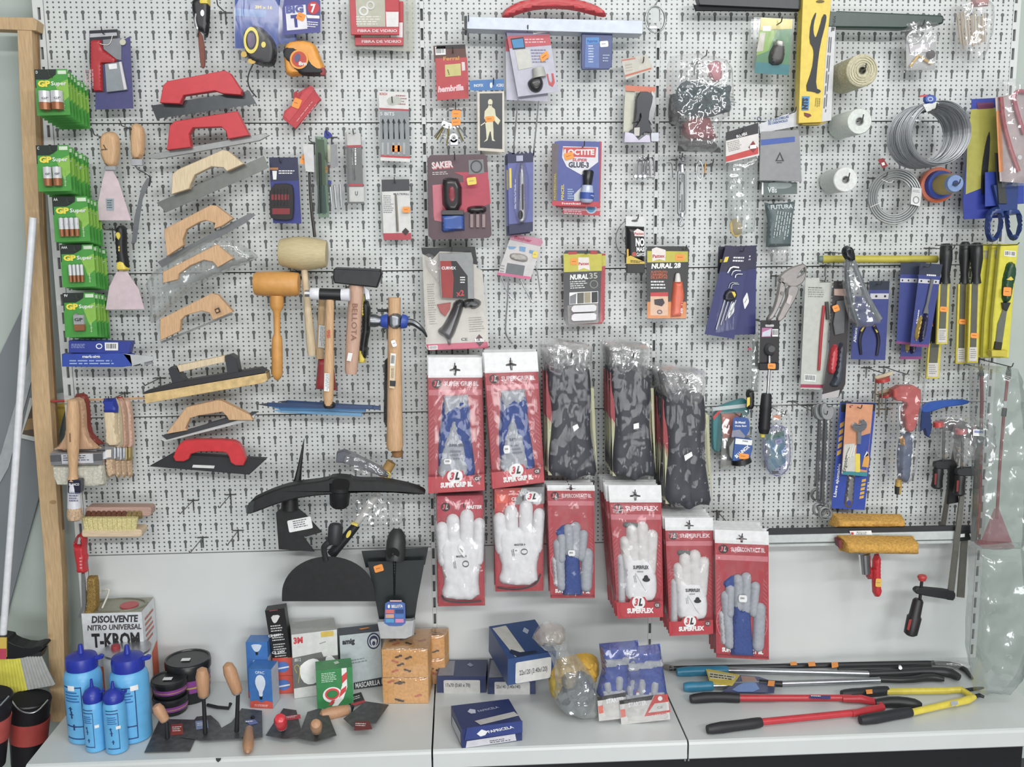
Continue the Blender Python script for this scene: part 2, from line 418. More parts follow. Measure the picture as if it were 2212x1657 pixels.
# perforated sheet material (object space metres)
def pegmat(x0):
    mt = bpy.data.materials.new('perforated_sheet'); mt.use_nodes = True; nt = mt.node_tree; N = nt.nodes; Lk = nt.links; b = N['Principled BSDF']
    tc = N.new('ShaderNodeTexCoord'); sx = N.new('ShaderNodeSeparateXYZ'); Lk.new(tc.outputs['Object'], sx.inputs[0])
    def mth(op, a, b_=None, c=None):
        n = N.new('ShaderNodeMath'); n.operation = op
        for i, v in enumerate((a, b_, c)):
            if v is None: continue
            if isinstance(v, (int, float)): n.inputs[i].default_value = v
            else: Lk.new(v, n.inputs[i])
        return n.outputs[0]
    def wrap(v, per, off): # signed distance to nearest lattice point
        a = mth('SUBTRACT', v, off); q = mth('DIVIDE', a, per); rd = mth('ROUND', q); return mth('MULTIPLY', mth('SUBTRACT', q, rd), per)
    KX = .044661; x, z = sx.outputs['X'], sx.outputs['Z']
    u = wrap(x, KX/3, x0); v = wrap(z, .0125, ZO)
    d1 = mth('SQRT', mth('ADD', mth('MULTIPLY', u, u), mth('MULTIPLY', v, v)))
    small = mth('LESS_THAN', d1, .0025)
    U2 = wrap(x, KX, x0); V2 = wrap(z, .05, ZO)
    d2 = mth('SQRT', mth('ADD', mth('MULTIPLY', U2, U2), mth('MULTIPLY', V2, V2)))
    head = mth('LESS_THAN', d2, .0051)
    V3 = wrap(z, .05, ZO-.010); au = mth('ABSOLUTE', U2); av = mth('ABSOLUTE', V3)
    slot = mth('MULTIPLY', mth('LESS_THAN', au, .0027), mth('LESS_THAN', av, .0095))
    hole = mth('MAXIMUM', mth('MAXIMUM', small, head), slot)
    n = N.new('ShaderNodeTexNoise'); n.inputs['Scale'].default_value = 4; Lk.new(tc.outputs['Object'], n.inputs['Vector'])
    cr_ = N.new('ShaderNodeMapRange'); cr_.inputs[3].default_value = .96; cr_.inputs[4].default_value = 1.03; Lk.new(n.outputs['Fac'], cr_.inputs[0])
    sc = N.new('ShaderNodeVectorMath'); sc.operation = 'SCALE'; sc.inputs[0].default_value = [lin(c/255) for c in (208, 213, 211)]; Lk.new(cr_.outputs[0], sc.inputs['Scale'])
    mx = N.new('ShaderNodeMix'); mx.data_type = 'RGBA'; Lk.new(hole, mx.inputs[0]); Lk.new(sc.outputs[0], mx.inputs[6]); mx.inputs[7].default_value = (.11, .12, .12, 1)  # holes are not cut: dark colour stands in for the shade inside them
    Lk.new(mx.outputs[2], b.inputs['Base Color']); b.inputs['Roughness'].default_value = .42
    bp = N.new('ShaderNodeBump'); bp.inputs['Strength'].default_value = .5; bp.inputs['Distance'].default_value = .001; bp.invert = True
    Lk.new(hole, bp.inputs['Height']); Lk.new(bp.outputs[0], b.inputs['Normal']); return mt
PAINT = m('d2d7d5', .42, nz=.03, sc=4); SLOTM = m('5a5e5e', .8)
SD = .43
bays = [(0., -.0165, .963, 0.), (.997, .9755, 1.603, -.0024), (1.6368, 1.6155, 2.597, -.0036)]
seam = [.30, -.284, -.684, -1.084, -1.484]
parts = []
for bi, (c0, xa, xb, dz) in enumerate(bays):
    pm = pegmat(c0)
    for i in range(4):
        zt, zb = seam[i]+ZO-.0015, seam[i+1]+ZO+.0015
        parts.append(('perforated_panel', box3(xa, xb, 0, .012, zb, zt, pm)))
    parts.append(('back_panel', box3(xa, xb, 0, .012, ZS-.35, seam[4]+ZO-.0015, PAINT)))
def upright(xa, xb, sx):
    z0, z1 = 0.02, 2.62; hs = []; z = ZO+.012+.05*4
    V = []; F = []
    def quad(x0, x1, za, zb, y=-.001):
        k = len(V); V.extend([(x0, y, za), (x1, y, za), (x1, y, zb), (x0, y, zb)]); F.append((k, k+1, k+2, k+3))
    cuts = []
    while z > ZS+.0: cuts.append((z-.031, z)); z -= .05
    quad(xa, sx-.0038, z0, z1); quad(sx+.0038, xb, z0, z1); top = z1
    for a, b in cuts: quad(sx-.0038, sx+.0038, b, top); top = a
    quad(sx-.0038, sx+.0038, z0, top)
    return [(V, F, PAINT, False)]+box3(xa, sx-.0038, .0003, .008, z0, z1, PAINT)+box3(sx+.0038, xb, .0003, .008, z0, z1, PAINT)+box3(xa, xb, .008, .012, z0, z1, SLOTM)
for a, b, s in ((-.0455, -.0180, -.0295), (.9635, .9750, .9693), (1.6035, 1.6150, 1.6092), (2.5975, 2.618, 2.6045)): parts.append(('upright', upright(a, b, s)))
# shelves with folded front lip
for i, (xa, xb) in enumerate(((-.040, .9665), (.971, 1.6245), (1.629, 2.622))):
    prof = [(-.001, ZS-.004), (-.001, ZS), (-SD+.008, ZS), (-SD+.002, ZS-.003), (-SD, ZS-.009), (-SD, ZS-.047), (-SD+.004, ZS-.051), (-SD+.022, ZS-.051), (-SD+.022, ZS-.046), (-SD+.006, ZS-.044), (-SD+.006, ZS-.006)]
    V = [(x, y, z) for x in (xa, xb) for y, z in prof]; n = len(prof); F = [(k, (k+1) % n, n+(k+1) % n, n+k) for k in range(n)]
    F += [tuple(range(n-1, -1, -1)), tuple(range(n, 2*n))]
    br = box3(xa+.001, xa+.004, -SD+.01, -.002, ZS-.06, ZS-.005, m('9aa09e', .5)); br2 = box3(xb-.004, xb-.001, -SD+.01, -.002, ZS-.06, ZS-.005, m('9aa09e', .5))
    parts.append(('shelf', [(V, F, m('d2d8d6', .33, nz=.03, sc=5), False)], [('shelf_bracket', br), ('shelf_bracket', br2)]))
parts.append(('under_shelf_shade', box3(-.03, 2.60, -.30, -.28, .0, .30, m('15161c', .6))))  # near-black sheet standing in for the shaded space under the shelf
I('shelving_unit', 'pale grey metal shop shelving with perforated back panels and one deep shelf', 'shelving', *parts)
# ---- things left of the shelving
at(-.09); GRB = m('7c8388', .6, nz=.05, sc=6); GRB2 = m('a9b1b4', .6)
I('leaning_board', 'dark grey board leaning against the wall left of the wooden frame', 'board',
  ('face', P("60,640 96,640 88,1060 14,1330 -60,1330 -60,890", GRB, 8)), ('edge_strip', P("66,760 84,760 18,1010 -60,1150 -60,1110 2,980", GRB2, 4, 9)))
at(-.06)
I('picture_poster', 'small landscape poster strip with yellow field behind the brushes', 'poster',
  ('paper', P("64,860 148,846 122,965 44,946", m('c3c9c4'), 1), [('print', P("70,872 84,862 90,905 94,948 48,938", m('5a4c3c'), .6, 1.2)+P("90,880 146,868 126,935 96,925", m('c9a92c'), .6, 1.2)+P("60,905 92,900 92,925 52,930", m('96784e'), .6, 2))]))
WDF = m('c9a878', .6, nz=.12, kind='wood', sc=40); WDF_SHADE = m('9a774c', .65, nz=.15, kind='wood', sc=40)
at(.004)
def tim(a, b, mat, t, l): return P([a[0], a[1], b[1], b[0]], mat, t, l)
I('timber_doorway', 'pale timber door frame standing left of the shelving', 'doorway',
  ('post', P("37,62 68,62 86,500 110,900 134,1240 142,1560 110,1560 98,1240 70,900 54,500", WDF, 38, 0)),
  ('inner_post', P("68,64 79,64 96,500 119,880 140,1240 147,1560 140,1560 132,1240 108,880 85,500", WDF_SHADE, 16, 0)),  # side face of the post, its shade put into a darker wood colour
  ('crossbeam', P("-40,36 70,38 80,46 78,66 -40,62", WDF, 44, -4)),
  ('knot', E(138, 1285, 2, 5, m('7a4a28'), 1, 17)), ('knot', E(114, 1085, 7, 4, m('a88658'), 1, 39)))
at(.10)
I('broom', 'white handled broom with black head and yellow grey bristles', 'broom',
  ('handle', T("72,470 54,700 34,1000 6,1385", 9.5, m('e6eaee', .3), 12, 0)),
  ('head', P(sm("-40,1378 14,1378 20,1390 60,1402 90,1394 96,1402 60,1420 20,1425 -40,1422", 1), BK, 50, -25)),
  ('socket', P("-4,1378 14,1378 14,1420 -4,1424", m('d9b83a'), 4, 26)+P("-4,1402 13,1402 13,1424 -4,1424", m('c83a5a'), 2, 30)),
  ('bristles', sum([T([(x, 1418, z), (x+4+x*.10, 1450, z), (x+8+x*.22, 1494-abs(x-20)*.22, z)], [3.5, 6, 7], m('d8d22c' if x < 44 else 'a9aca8', .8), 6, 1) for z in (-14, 4, 20) for x in range(-30-z//7, 90, 6)], []), [('bristle_block', P("-40,1412 90,1408 84,1424 -40,1426", m('26282a'), 40, -20))]))
at(.14)
def bucket(cx, cy, rx, h, lab, d, cols):
    at(d); q = []; ry = rx*.35
    body = L((cx, cy), (cx-4, cy+h), [(0, rx), (.02, rx*1.04), (.06, rx), (1, rx*.78)], m(cols[0], .4), 24)
    I('bucket', lab, 'bucket', ('pail', body), ('band', L((cx, cy+h*.3), (cx-2, cy+h*.62), [(0, rx*.955), (0, rx*.965), (1, rx*.90), (1, rx*.89)], m(cols[1], .45), 24)),
      ('inside', L((cx, cy+1), (cx, cy-1), [(0, rx*.93), (1, rx*.93)], m('101114', .9), 24)),
      ('bail', T([(cx-rx*.9, cy+4, 30), (cx-rx*.5, cy+30, 70), (cx+rx*.3, cy+34, 70), (cx+rx*.9, cy+4, 30)], 2, SILV)))
bucket(64, 1508, 44, 140, 'black bucket with red and white band nearest the shelf', .16, ('1c1a1e', 'b04038'))
bucket(-22, 1500, 46, 150, 'dark bucket with pale red painted band cut by the left edge', .26, ('26242a', 'c05048'))
# ================================================================ left bay, upper part
RP = m('b8404a', .5)
at(.06)
I('scraper_set', 'dark blue card holding a red handled scraper and grey blade box', 'tool pack',
  ('card', P("206,120 281,78 288,234 206,237", m('4a4a80', .4), 1.2)+P("193,66 254,63 256,134 248,138 222,140 226,199 198,200 193,130", m('2b2e38', .35), 1.2, 1)+P("194,73 252,70 253,77 194,81", m('b9bcc0', .3), .5, 2.4)),
  ('plastic_handle', U("194,86 217,85 222,106 252,128 248,137 220,138 222,198 200,198 194,150", m('b8262e', .35), 7, 2, 5, 4), [('print', LN(201, 150, 201.5, 196, 20, 5, m('d8b8bc'), 9))]),
  ('blade_box', P("226,138 262,133 274,194 230,199", m('8f979c', .3), 9, 3), [('label', P("234,139 252,137 253,148 236,150", WH, .4, 12.5)+P("257,134 262,133 274,192 268,194", m('d8d4d8'), .4, 12.5))]),
  ('steel_blade', P("222,86 262,82 262,130 252,128 224,106", m('9a9ea2', .25, .7), 2, 2.5)), ('button', E(265, 91, 6.5, 6.5, m('c8c8b0', .3), 4, 3)),
  ('cord', T("200,98,4 199,92,5 206,90,6 225,98,7 238,96,7 243,76,6", 1, m('e6dcd4'), 6)), hook=(221, 68), hk='scraper card in the top left corner')
# ---- battery cards
GRN = m('3f9c34', .4); GRN2 = m('86bd38', .4); BTK = m('25302a', .4); COPP = m('a86a40', .3, .35); GPY = m('f0dc22', .4)
def battery(x, y, w, h, d, n, kind, size, cells, cw, c0, c1, step=.022):
    at(d); q = (x, y, x+w, y-1, x+w+w*.10, y+h-2, x+w*.09, y+h); fr(*q)
    card = P("0,0 100,0 100,100 0,100", GRN, 1)+P("0,0 66,0 64,12 40,22 0,22", BTK, .4, 1.1)+P("0,0 3,0 3,40 0,40", BTK, .4, 1.2)+P("60,34 100,22 100,60 78,74", GRN2, .4, 1.1)+B(70, 3, 96, 11, m('cfe4c4'), .4, 1.6)
    txt = X('GP', 8, 37, 46, 37, 12, GPY, 3, .06)+X('Super', 48, 35, 94, 35, 8.5, WH, 3, .02)+X(size, 4, 9, 4+6*len(size), 9, 6, WH, 3)+X('super', 84, 90, 84, 66, 6, m('b8dca8'), 2.5)
    cl = []; nn = cells
    for i in range(nn):
        cx = c0+(c1-c0)*(i+.5)/nn; r = cw/2.
        pa = W(*tr(cx, 46), D+.009); pb = W(*tr(cx, 88 if kind != 9 else 84), D+.009); rr_ = (W(*tr(cx+r, 60), D)-W(*tr(cx-r, 60), D)).length/2
        if kind == 9: cl.append(('battery_cell', P(rr(cx-r, 50, cx+r, 72), m('c9ccd0', .25, .6), 12, 2)+P(rr(cx-r, 72, cx+r, 86), COPP, 12, 2)+P(rr(cx-r+3, 47, cx-2, 50), SILV, 6, 4), [('print', X('GP', cx-r+3, 64, cx+r-3, 64, 7, BTK, 15.5))])); continue
        cl.append(('battery_cell', lathe3(pa, pb, [(0, rr_*.3), (.03, rr_*.3), (.03, rr_), (.62, rr_)], m('dcdfe0', .22, .25), 14)+lathe3(pa, pb, [(.62, rr_), (1, rr_), (1, rr_*.2)], COPP, 14), [('print', [X('GP', cx-r*.6, 64, cx+r*.6, 64, 4, m('4a5458'), (rr_*2000+1.5))[0]])]))
    bl = P(sm([(c0-4, 44), (c1+4, 44), (c1+4, 92), (c0-4, 92)], 1), CL, 9 if kind in (2, 3) else 14, 1.5)
    fr()
    lab = {'D': 'two large', 'C': 'two medium', 'AA': 'four pencil', 'AAA': 'four slim', '9V': 'single square'}[size]
    r = I('battery_pack', 'green card with %s batteries at the front of its row' % lab, 'batteries', ('card', card), ('lettering', txt), *cl, ('blister', bl), group='green battery cards on the left edge')
    HOOK(x+w*.45, y+h*.10, D+.02, 'wire peg hook holding the green cards with %s batteries' % lab)
    stack(r, n, step, 'green card with %s batteries, %%s in its row' % lab, dz=-.0035)
battery(74, 150, 71, 100, .18, 6, 0, 'D', 2, 36, 8, 82)
battery(77, 314, 71, 100, .18, 6, 1, 'C', 2, 26, 16, 74)
battery(112, 425, 76, 98, .15, 4, 2, 'AA', 4, 13, 14, 72)
battery(129, 529, 72, 92, .13, 4, 2, 'AAA', 4, 10, 20, 66)
battery(135, 633, 69, 96, .13, 4, 9, '9V', 1, 32, 28, 60)
# ---- things along the top edge
at(.07)
I('folding_saw', 'black folding saw with yellow patch hanging at the top edge', 'saw',
  ('handle', U(sm("411,-6 453,-6 452,36 449,78 440,82 438,70 420,64 414,30", 1), m('1b1c20', .35), 16, 0, 8, 4)),
  ('yellow_grip', U("428,-6 453,-6 452,12 430,13", YEL, 18, 2, 5, 4)), ('blade_sheath', P(sm("427,62 440,82 444,140 438,149 433,143 428,90", 1), m('7a3a24', .4), 6, 2)),
  ('release_lever', T("423,30,16 421,45,18 427,64,18 426,80,14", 3, CHR)), ('rivet', E(437, 28, 4, 7, SILV, 3, 14)), hook=(470, 8), hk='folding saw')
at(.08)
def tape_blister():
    fr(507, -30, 604, -30, 601, 130, 506, 130)
    I('tape_measure_pack', 'blue carded black and yellow rubber tape measure with wrist strap', 'tape measure',
      ('card', P("0,0 100,0 98,84 2,84", m('22489c', .4), 1)+P("2,30 70,33 70,42 2,40", m('4a78b8'), .3, 1.2)+X('3M x 16', 46, 30, 84, 31, 4, YEL, 2)),
      ('tape_case', U(sm("18,58 50,50 82,66 96,82 92,106 78,108 52,106 26,98 20,80", 1), m('1a1c22', .4), 26, 1, 8, 4),
         [('yellow_trim', RG(38, 73, 17, 18, 5, m('ecd84a'), 4, 26)+E(66, 79, 5, 4, m('ecd84a'), 3, 27)+E(22, 92, 7, 4, m('d8b23a'), 4, 20)+E(40, 101, 9, 4, m('d8b23a'), 4, 18)+E(82, 96, 5, 3, m('d8b23a'), 4, 18), 'bright yellow trim'), ('badge', E(38, 73, 9, 10, m('6a5a78'), 2, 26))]),
      ('blister', P(sm("-2,2 102,2 102,112 -2,112", 1), CL, 30, 1)), ('wrist_strap', T([(44, 104, 14), (30, 122, 14), (34, 138, 8), (52, 150, 6)], 1.8, BK)))
    fr()
tape_blister()
at(.055)
I('tape_measure_pack', 'blue carded tape measure half hidden behind the strapped one', 'tape measure',
  ('card', P("596,-10 640,-10 640,90 600,96", m('22489c', .4), 1)), ('blister', P(sm("590,-8 640,-8 636,132 586,134", 1), CL, 20, 1)))
at(.075)
I('tape_measure', 'big yellow and black tape measure on a blue and white card', 'tape measure',
  ('card', P("616,-10 678,-10 692,2 692,70 660,72 612,76 610,20", m('3a3f90', .4), 1.5)+P("616,14 660,10 664,62 620,66", m('e4e4ec'), .5, 2)+E(677, 17, 13, 14, m('c8283a'), .6, 2)+P("662,32 690,34 690,40 664,39", WH, .3, 2)),
  ('lettering', X('BIG', 618, 28, 656, 26, 15, m('5a62a8'), 3.4, .06)+X('T', 630, 58, 650, 56, 24, m('3a3f90'), 3.4, .06)+X('7', 671, 26, 682, 26, 17, WH, 3.4, .04)+LN(664, 46, 688, 48, 14, 3, WH, 2.4)),
  ('tape_case', U(sm("612,96 630,86 664,86 682,96 690,120 702,146 700,162 660,160 618,166 612,140", 1), m('f0a018', .4), 28, 1, 9, 4),
     [('rubber_grip', U(sm("610,104 626,98 662,112 678,142 700,146 702,162 676,163 654,162 640,158 622,138 610,124", 1), m('2a2c30', .6), 31, 1, 6, 4), 'dark rubber grip'), ('red_slide', P("690,146 701,146 701,162 692,162", m('9a2a2a'), 24, 4), 'red slide'),
      ('disc_label', RG(646, 128, 20, 21, 4, m('f0a018'), 1, 35)+E(646, 128, 16, 17, m('c84028'), 1, 34.5)+P(sm("634,122 646,114 650,124 640,138", 1), m('5a6084'), .6, 36)+X('8m', 645, 141, 662, 141, 8, WH, 37, .03))]),
  ('sticker', STK(650, 36, 18, 16, 25)))
at(.06)
def fibre(dx, dy, d, lab, front):
    at(d); fr(754+dx, -20+dy, 862+dx, -20+dy, 862+dx, 75+dy, 758+dx, 75+dy)
    c = P(sm([(0, 0), (100, 0), (100, 100), (0, 100)], 0), m('c02a38', .4), 7)
    p = [('card', c+P("12,0 71,0 72,82 13,82", m('b8b8a4', .5), .5, 8)+P("73,0 99,0 99,46 74,46", m('c4303c'), .5, 8)+P("73,48 99,48 99,82 74,82", m('e2e0de'), .5, 8)+LN(12, 58, 70, 58, 22, 4, m('e0dcd2'), 9)), ('lettering', X('FIBRA DE VIDRIO', 14, 94, 96, 94, 6, m('eecfd0'), 9, .03))]
    if front: p.append(('washer_picture', RG(28, 46, 10, 11, 4, m('dcdcd8'), .6, 9.5)+RG(42, 33, 9, 10, 4, m('cfcfc8'), .6, 9.8)))
    fr(); I('fabric_roll_pack', lab, 'pack', *p, group='red boxed packs at the top edge')
fibre(0, 0, .075, 'red and white boxed pack with two ring pictures, in front', True)
fibre(9, 23, .055, 'red and white boxed pack behind the one with ring pictures', False)
at(.05)
I('clear_sleeve', 'milky clear plastic sleeve around the red boxed packs', 'sleeve', ('sleeve', P("752,-8 898,-8 893,112 756,104", clear('d4d6cc', .01, .2, .3, .1), 1)))
at(.045)
I('small_red_box', 'small torn red box tilted on its corner with orange sticker', 'box',
  ('front_face', P("671,184 693,214 638,278 610,256 614,240 632,226 636,204", m('c4333c', .55), 14)), ('edge_print', P("671,184 680,192 625,262 612,250", m('ce3a42'), .6, 15)+LN(640, 262, 678, 214, 4, 1, m('e09a9c'), 16)+LN(650, 266, 684, 222, 4, 1, m('d88a8c'), 16)),
  ('torn_flap', P("634,200 642,196 640,208 652,198 648,212 634,222", m('b22c34', .6), 4, 12)), ('sticker', STK(641, 223, 17, 21, 22, l=17)))
at(.05)
I('drill_bit_card', 'grey and white card with five wood drill bits and orange sticker', 'drill bits',
  ('card', P("818,196 882,200 886,350 822,347", m('d7d8d4', .4), 1)+P("820,236 883,239 886,338 822,335", m('868d90', .35), .5, 1.2)+P("819,233 883,236 883,240 820,237", RP, .4, 1.8)+P("822,335 886,338 886,342 822,339", m('c8303c'), .4, 1.8)+LN(855, 205, 880, 206, 24, 4, m('a06068'), 1.6)+P(sm("834,212 860,206 872,222 840,230", 1), m('b9bdb2'), .4, 1.4)),
  *[('drill_bit', T([(827+i*11.6, 258, 3), (828+i*11.6, 300, 3)], 1.6, DST, 6, 0)+P([(824+i*11.6, 264), (827+i*11.6, 256), (831+i*11.6, 266)], m('2a2c2e', .3, .7), 2, 2)) for i in range(5)],
  ('bit_sleeves', sum([B(824+i*11.6, 308, 829+i*11.6, 334, m('a9adae'), 1.5, 2) for i in range(5)], [])), ('lettering', X('BOSCH', 820, 205, 836, 205.5, 5, m('c04040'), 2)+X('5 BITS', 821, 249, 852, 249.5, 7, m('d8dcde'), 2.4)), ('sticker', STK(856, 321, 21, 14)),
  hook=(847, 216), hk='drill bit card')
at(.055)
I('bit_set_pack', 'dark blue hanging card with a black case of screwdriver bits', 'bit set',
  ('card', P("581,340 643,340 651,483 590,482", m('22284e', .4), 1)+P("584,392 645,390 651,483 590,482", m('2a3688', .4), .4, 1.2)+P("583,362 601,362 601,367 583,367", m('b87838'), .4, 1.6)+P("588,369 598,369 597,388 590,388", WH, .4, 1.6)+LN(602, 368, 636, 368, 10, 2, WH, 1.8)),
  ('bit_case', P(sm("582,398 628,396 634,408 634,470 626,476 586,474 582,460", 1), m('241c1e', .3), 14, 2), [('red_holder', B(586, 420, 624, 432, m('8a1c26'), 2, 15)+B(588, 450, 626, 463, m('8a1c26'), 2, 15))]),
  *[('driver_bit', T([(592+i*7, 408, 17), (592.5+i*7, 444, 17)], 1.4, DST, 6, 0)) for i in range(5)], ('blister', P(sm("579,394 640,393 646,478 584,478", 1), CL, 18, 2)), hook=(604, 346), hk='dark blue bit set card')
# ---- cluster of long drill packs
def longpack(pts, lab, d, col, extra=(), mat=None):
    at(d); I('drill_bit_tube', lab, 'drill pack', ('sleeve', P(pts, mat or CL, 10, 1)), ('insert_card', P(col[0], m(col[1], .4), 1, 2)), *extra, group='narrow drill packs bunched together')
longpack("654,292 690,296 686,470 668,470 662,400", 'narrow clear pack with a black masonry drill and orange sticker', .075, ("654,310 677,312 679,372 660,370", 'cfd0ce'),
  (('label_band', P("655,333 677,334 677,337 656,336", RP, .4, 3.2)+P("659,364 679,366 679,369 659,368", RP, .4, 3.2)+LN(657, 314, 675, 315, 16, 4, GY, 3.2)), ('drill', T("668,372,5 671,440,5 680,512,4", [3, 4, 4.5], m('4c4844', .4, .6), 8)), ('sticker', STK(658, 345, 17, 20, 15, l=12))))
longpack("680,294 706,296 710,470 688,470", 'narrow dark green pack between the drill bit tubes', .06, ("682,300 700,302 704,400 684,400", '5a6048'), (('drill', T("690,330,5 694,460,5", 3, m('3c3f44', .4, .6), 8)),), clear('a8c8b0', .06, .12, .1, .1))
longpack("686,330 708,330 712,468 682,468", 'narrow blue handled pack with a chrome drill', .05, ("688,372 700,372 706,460 684,462", '1c3c78'), (('shaft', T("687,386,6 686,462,6", 1.8, CHR, 6)+T("696,400,8 698,464,8", 1.6, CHR, 6)), ('hanger', P(sm("700,284 704,280 718,290 716,296 700,300", 1), m('2a3aa0'), 4, 12))))
longpack("690,308 730,306 748,450 740,458 714,456 704,400", 'clear pack with red and white label and three glass drills', .09, ("714,312 728,312 730,360 714,362", '8a8f90'),
  (('label_band', P("690,316 700,314 704,345 692,346", m('7a3a68'), .4, 3)+P("703,314 713,313 714,350 704,351", m('d8d2b8'), .5, 3.2)+P("712,356 730,354 730,360 712,362", m('c04848'), .4, 3.2)+P("692,346 702,346 700,378 690,378", m('d4d4d4'), .5, 3)+P("708,390 716,390 716,398 708,398", m('3a3c98'), .5, 3.2)),
   ('glass_drills', T("722,400,8 726,448,8", 3.2, SILV)+T("734,398,8 737,446,8", 3.2, SILV)+T("713,404,8 717,446,8", 3.2, SILV)), ('sticker', STK(705, 366, 7, 15, l=12))))
HOOK(668, 300, .09, 'wire peg hook holding the black masonry drill pack'); HOOK(705, 285, .11, 'wire peg hook holding the clear pack of glass drills')
at(.05)
I('drill_blister', 'long clear blister with grey card and one thin masonry drill', 'drill pack',
  ('card', P("747,290 780,290 786,440 751,440", m('6e7070', .4), 1)+P("747,290 779,288 780,314 748,316", m('c9cac6'), .4, 1.2)+P("748,314 780,313 780,318 748,318", RP, .4, 1.8)+P("753,397 785,397 785,402 753,402", RP, .4, 1.8)+P("753,404 786,404 786,436 754,436", m('c8c9c4'), .4, 1.4)+X('U', 767, 422, 773, 422, 9, m('3a3a3a'), 2.4)+LN(769, 320, 769.5, 360, 12, 2, WH, 2)),
  ('drill', T("761,320,6 766,388,6", 1.6, CHR, 6)), ('blister', P(sm("740,284 794,282 800,440 748,443", 1), CL, 12, 1.6)+P("743,286 749,286 756,440 750,440", clear(gl=.2, r=.05), 3, 12)), hook=(763, 285), hk='long clear drill blister')
at(.045)
I('pencil_bit_card', 'white card with dark top and grey tile bit, orange sticker', 'drill pack',
  ('card', P("824,388 884,388 889,518 829,519", m('d9dad6', .4), 1)+P("824,388 884,387 885,412 825,414", m('3a3d42', .4), .4, 1.2)+P("827,504 888,503 889,518 829,519", m('b83a48'), .4, 1.4)+P("876,492 884,500 876,509 868,501", m('3a2428'), .5, 2)+LN(828, 422, 850, 422, 40, 9, GY, 1.8)+X('MULTIDRILL', 850, 421, 884, 421, 4, m('555a5e'), 2)),
  ('tile_bit', T("855,420,5 859,500,5", [2.5, 3.2, 3.2], m('9a9488', .3, .7), 8)), ('blister', P(sm("822,386 888,386 892,522 828,522", 1), CL, 9, 1.6)), ('sticker', STK(878, 453, 17, 12, l=12)), hook=(852, 390), hk='white tile bit card')
# ---- notched floats, trowels
def floatr(name, lab, d, hp, hole, hm, blade, bm, tb=14, th=22, extra=(), hk=None):
    at(d); I('plastering_trowel', lab, 'trowel', ('handle', P(hp, hm, th, 6, 1.5, [hole] if hole else [])), ('blade', P(blade, bm, tb, 0)), *extra, group='plastering trowels in a column')
REDH = m('d02a35', .38, nz=.05)
def notch(x0, y0, x1, y1, dx, dy, n):
    o = [(x0, y0), (x1, y1)]
    for i in range(n, -1, -1):
        f = i/n; bx, by = x0+(x1-x0)*f+dx, y0+(y1-y0)*f+dy
        o += [(bx+2, by), (bx-2.5, by+1)]; 
        if i: o += [(bx-2.5, by-4), (bx-(x1-x0)/n+2, by-4-(y1-y0)/n)]
    return o
floatr('', 'red handled trowel with wavy notched steel blade, topmost of the column', .12, "345,222 352,184 362,175 485,152 497,158 522,196 520,205 480,202 464,196 396,206 388,224", None, REDH,
  notch(326, 228, 538, 196, 16, 32, 14), m('4e5254', .3, .8), 3, 26, extra=(('blade_ridges', sum([T([(336+i*20, 228-i*3.1, 4), (350+i*20, 236-i*3, 6), (362+i*20, 256-i*3.1, 4)], 2.0, m('c8ccce', .35, .5)) for i in range(10)], [])), ('mount', P("393,203 410,194 462,190 470,196 400,208", m('b89a58'), 8, 0))))
floatr('', 'red handled trowel with smooth pale steel blade, second of the column', .10, "360,324 366,272 376,262 512,240 538,292 492,300 488,284 478,274 416,276 408,290 412,318", None, REDH,
  "318,340 330,332 572,288 582,292 560,304 340,344", m('9a9d9c', .4, .6), 10, 26)
floatr('', 'pale wooden handled trowel with grey notched blade', .10, "370,420 372,376 384,366 480,324 492,326 526,354 490,370 482,362 456,360 420,378 410,400 408,408", None, WDL,
  "338,438 570,337 580,362 560,372 358,459 352,452", m('787b76', .4, .6), 3, 24)
floatr('', 'brown wooden handled trowel with narrow blade pointing up right', .09, "354,500 354,500 356,494 454,443 466,444 503,472 480,488 462,494 464,482 444,476 430,480 402,496 394,518 396,530 360,554", None, WD,
  "340,566 540,460 552,464 530,482 350,578", m('7d8182', .35, .7), 4, 24)
floatr('', 'brown wooden handled trowel wrapped in clear bag', .10, "351,588 468,528 504,558 470,578 460,566 440,562 410,574 386,592 384,604 352,612", None, WD,
  "345,622 550,548 556,556 470,592 356,632", m('a4a8a6', .35, .6), 4, 24,
  extra=(('clear_bag', U(sm("305,604 380,552 470,500 552,548 556,560 480,590 400,630 342,690 316,704 322,650", 1), clear('c8cecc', .12, .1, .34), 30, 0, 20, 8, 5, .05, True)),))
floatr('', 'brown wooden handled trowel with dark maker mark, below the bagged one', .08, "345,690 456,634 470,637 503,674 460,692 452,676 436,672 400,682 390,692 388,716 346,736", None, WD,
  "346,738 500,676 504,679 350,742", m('9c9f9e', .35, .7), 3, 22, extra=(('maker_mark', P(r4(463, 668, 473, 664, 11), m('4a3020'), .6, 28.5)+P(r4(466, 670, 471, 668, 5), WD, .4, 29.4)),))
at(.10)
SPG = m('d8b878', .85, nz=.15, bump=.5)
I('sponge_float', 'long yellow sponge float with black brackets and wooden grip', 'float',
  ('sponge', P("311,850 574,804 578,822 566,828 314,872", SPG, 50, -20)), ('backing', P("311,847 380,826 560,796 576,806 311,852", m('2c2c30', .5), 46, -16)),
  ('bracket', P("363,798 368,793 380,796 404,832 402,838 376,842", m('303338', .45), 40, -12)), ('bracket', P("485,770 497,766 510,774 516,806 492,812", m('303338', .45), 40, -12)),
  ('grip', P("382,790 486,768 486,782 388,804", WDL, 24, -4)))
I('wooden_stick', 'thin red tipped wooden rod lying behind the paint brushes', 'rod', ('rod', T("312,860,-40 230,862,-60 140,866,-60", 3, WD)), ('red_tip', T("140,866,-60 110,867,-60", 3.4, m('a82a2a'))))
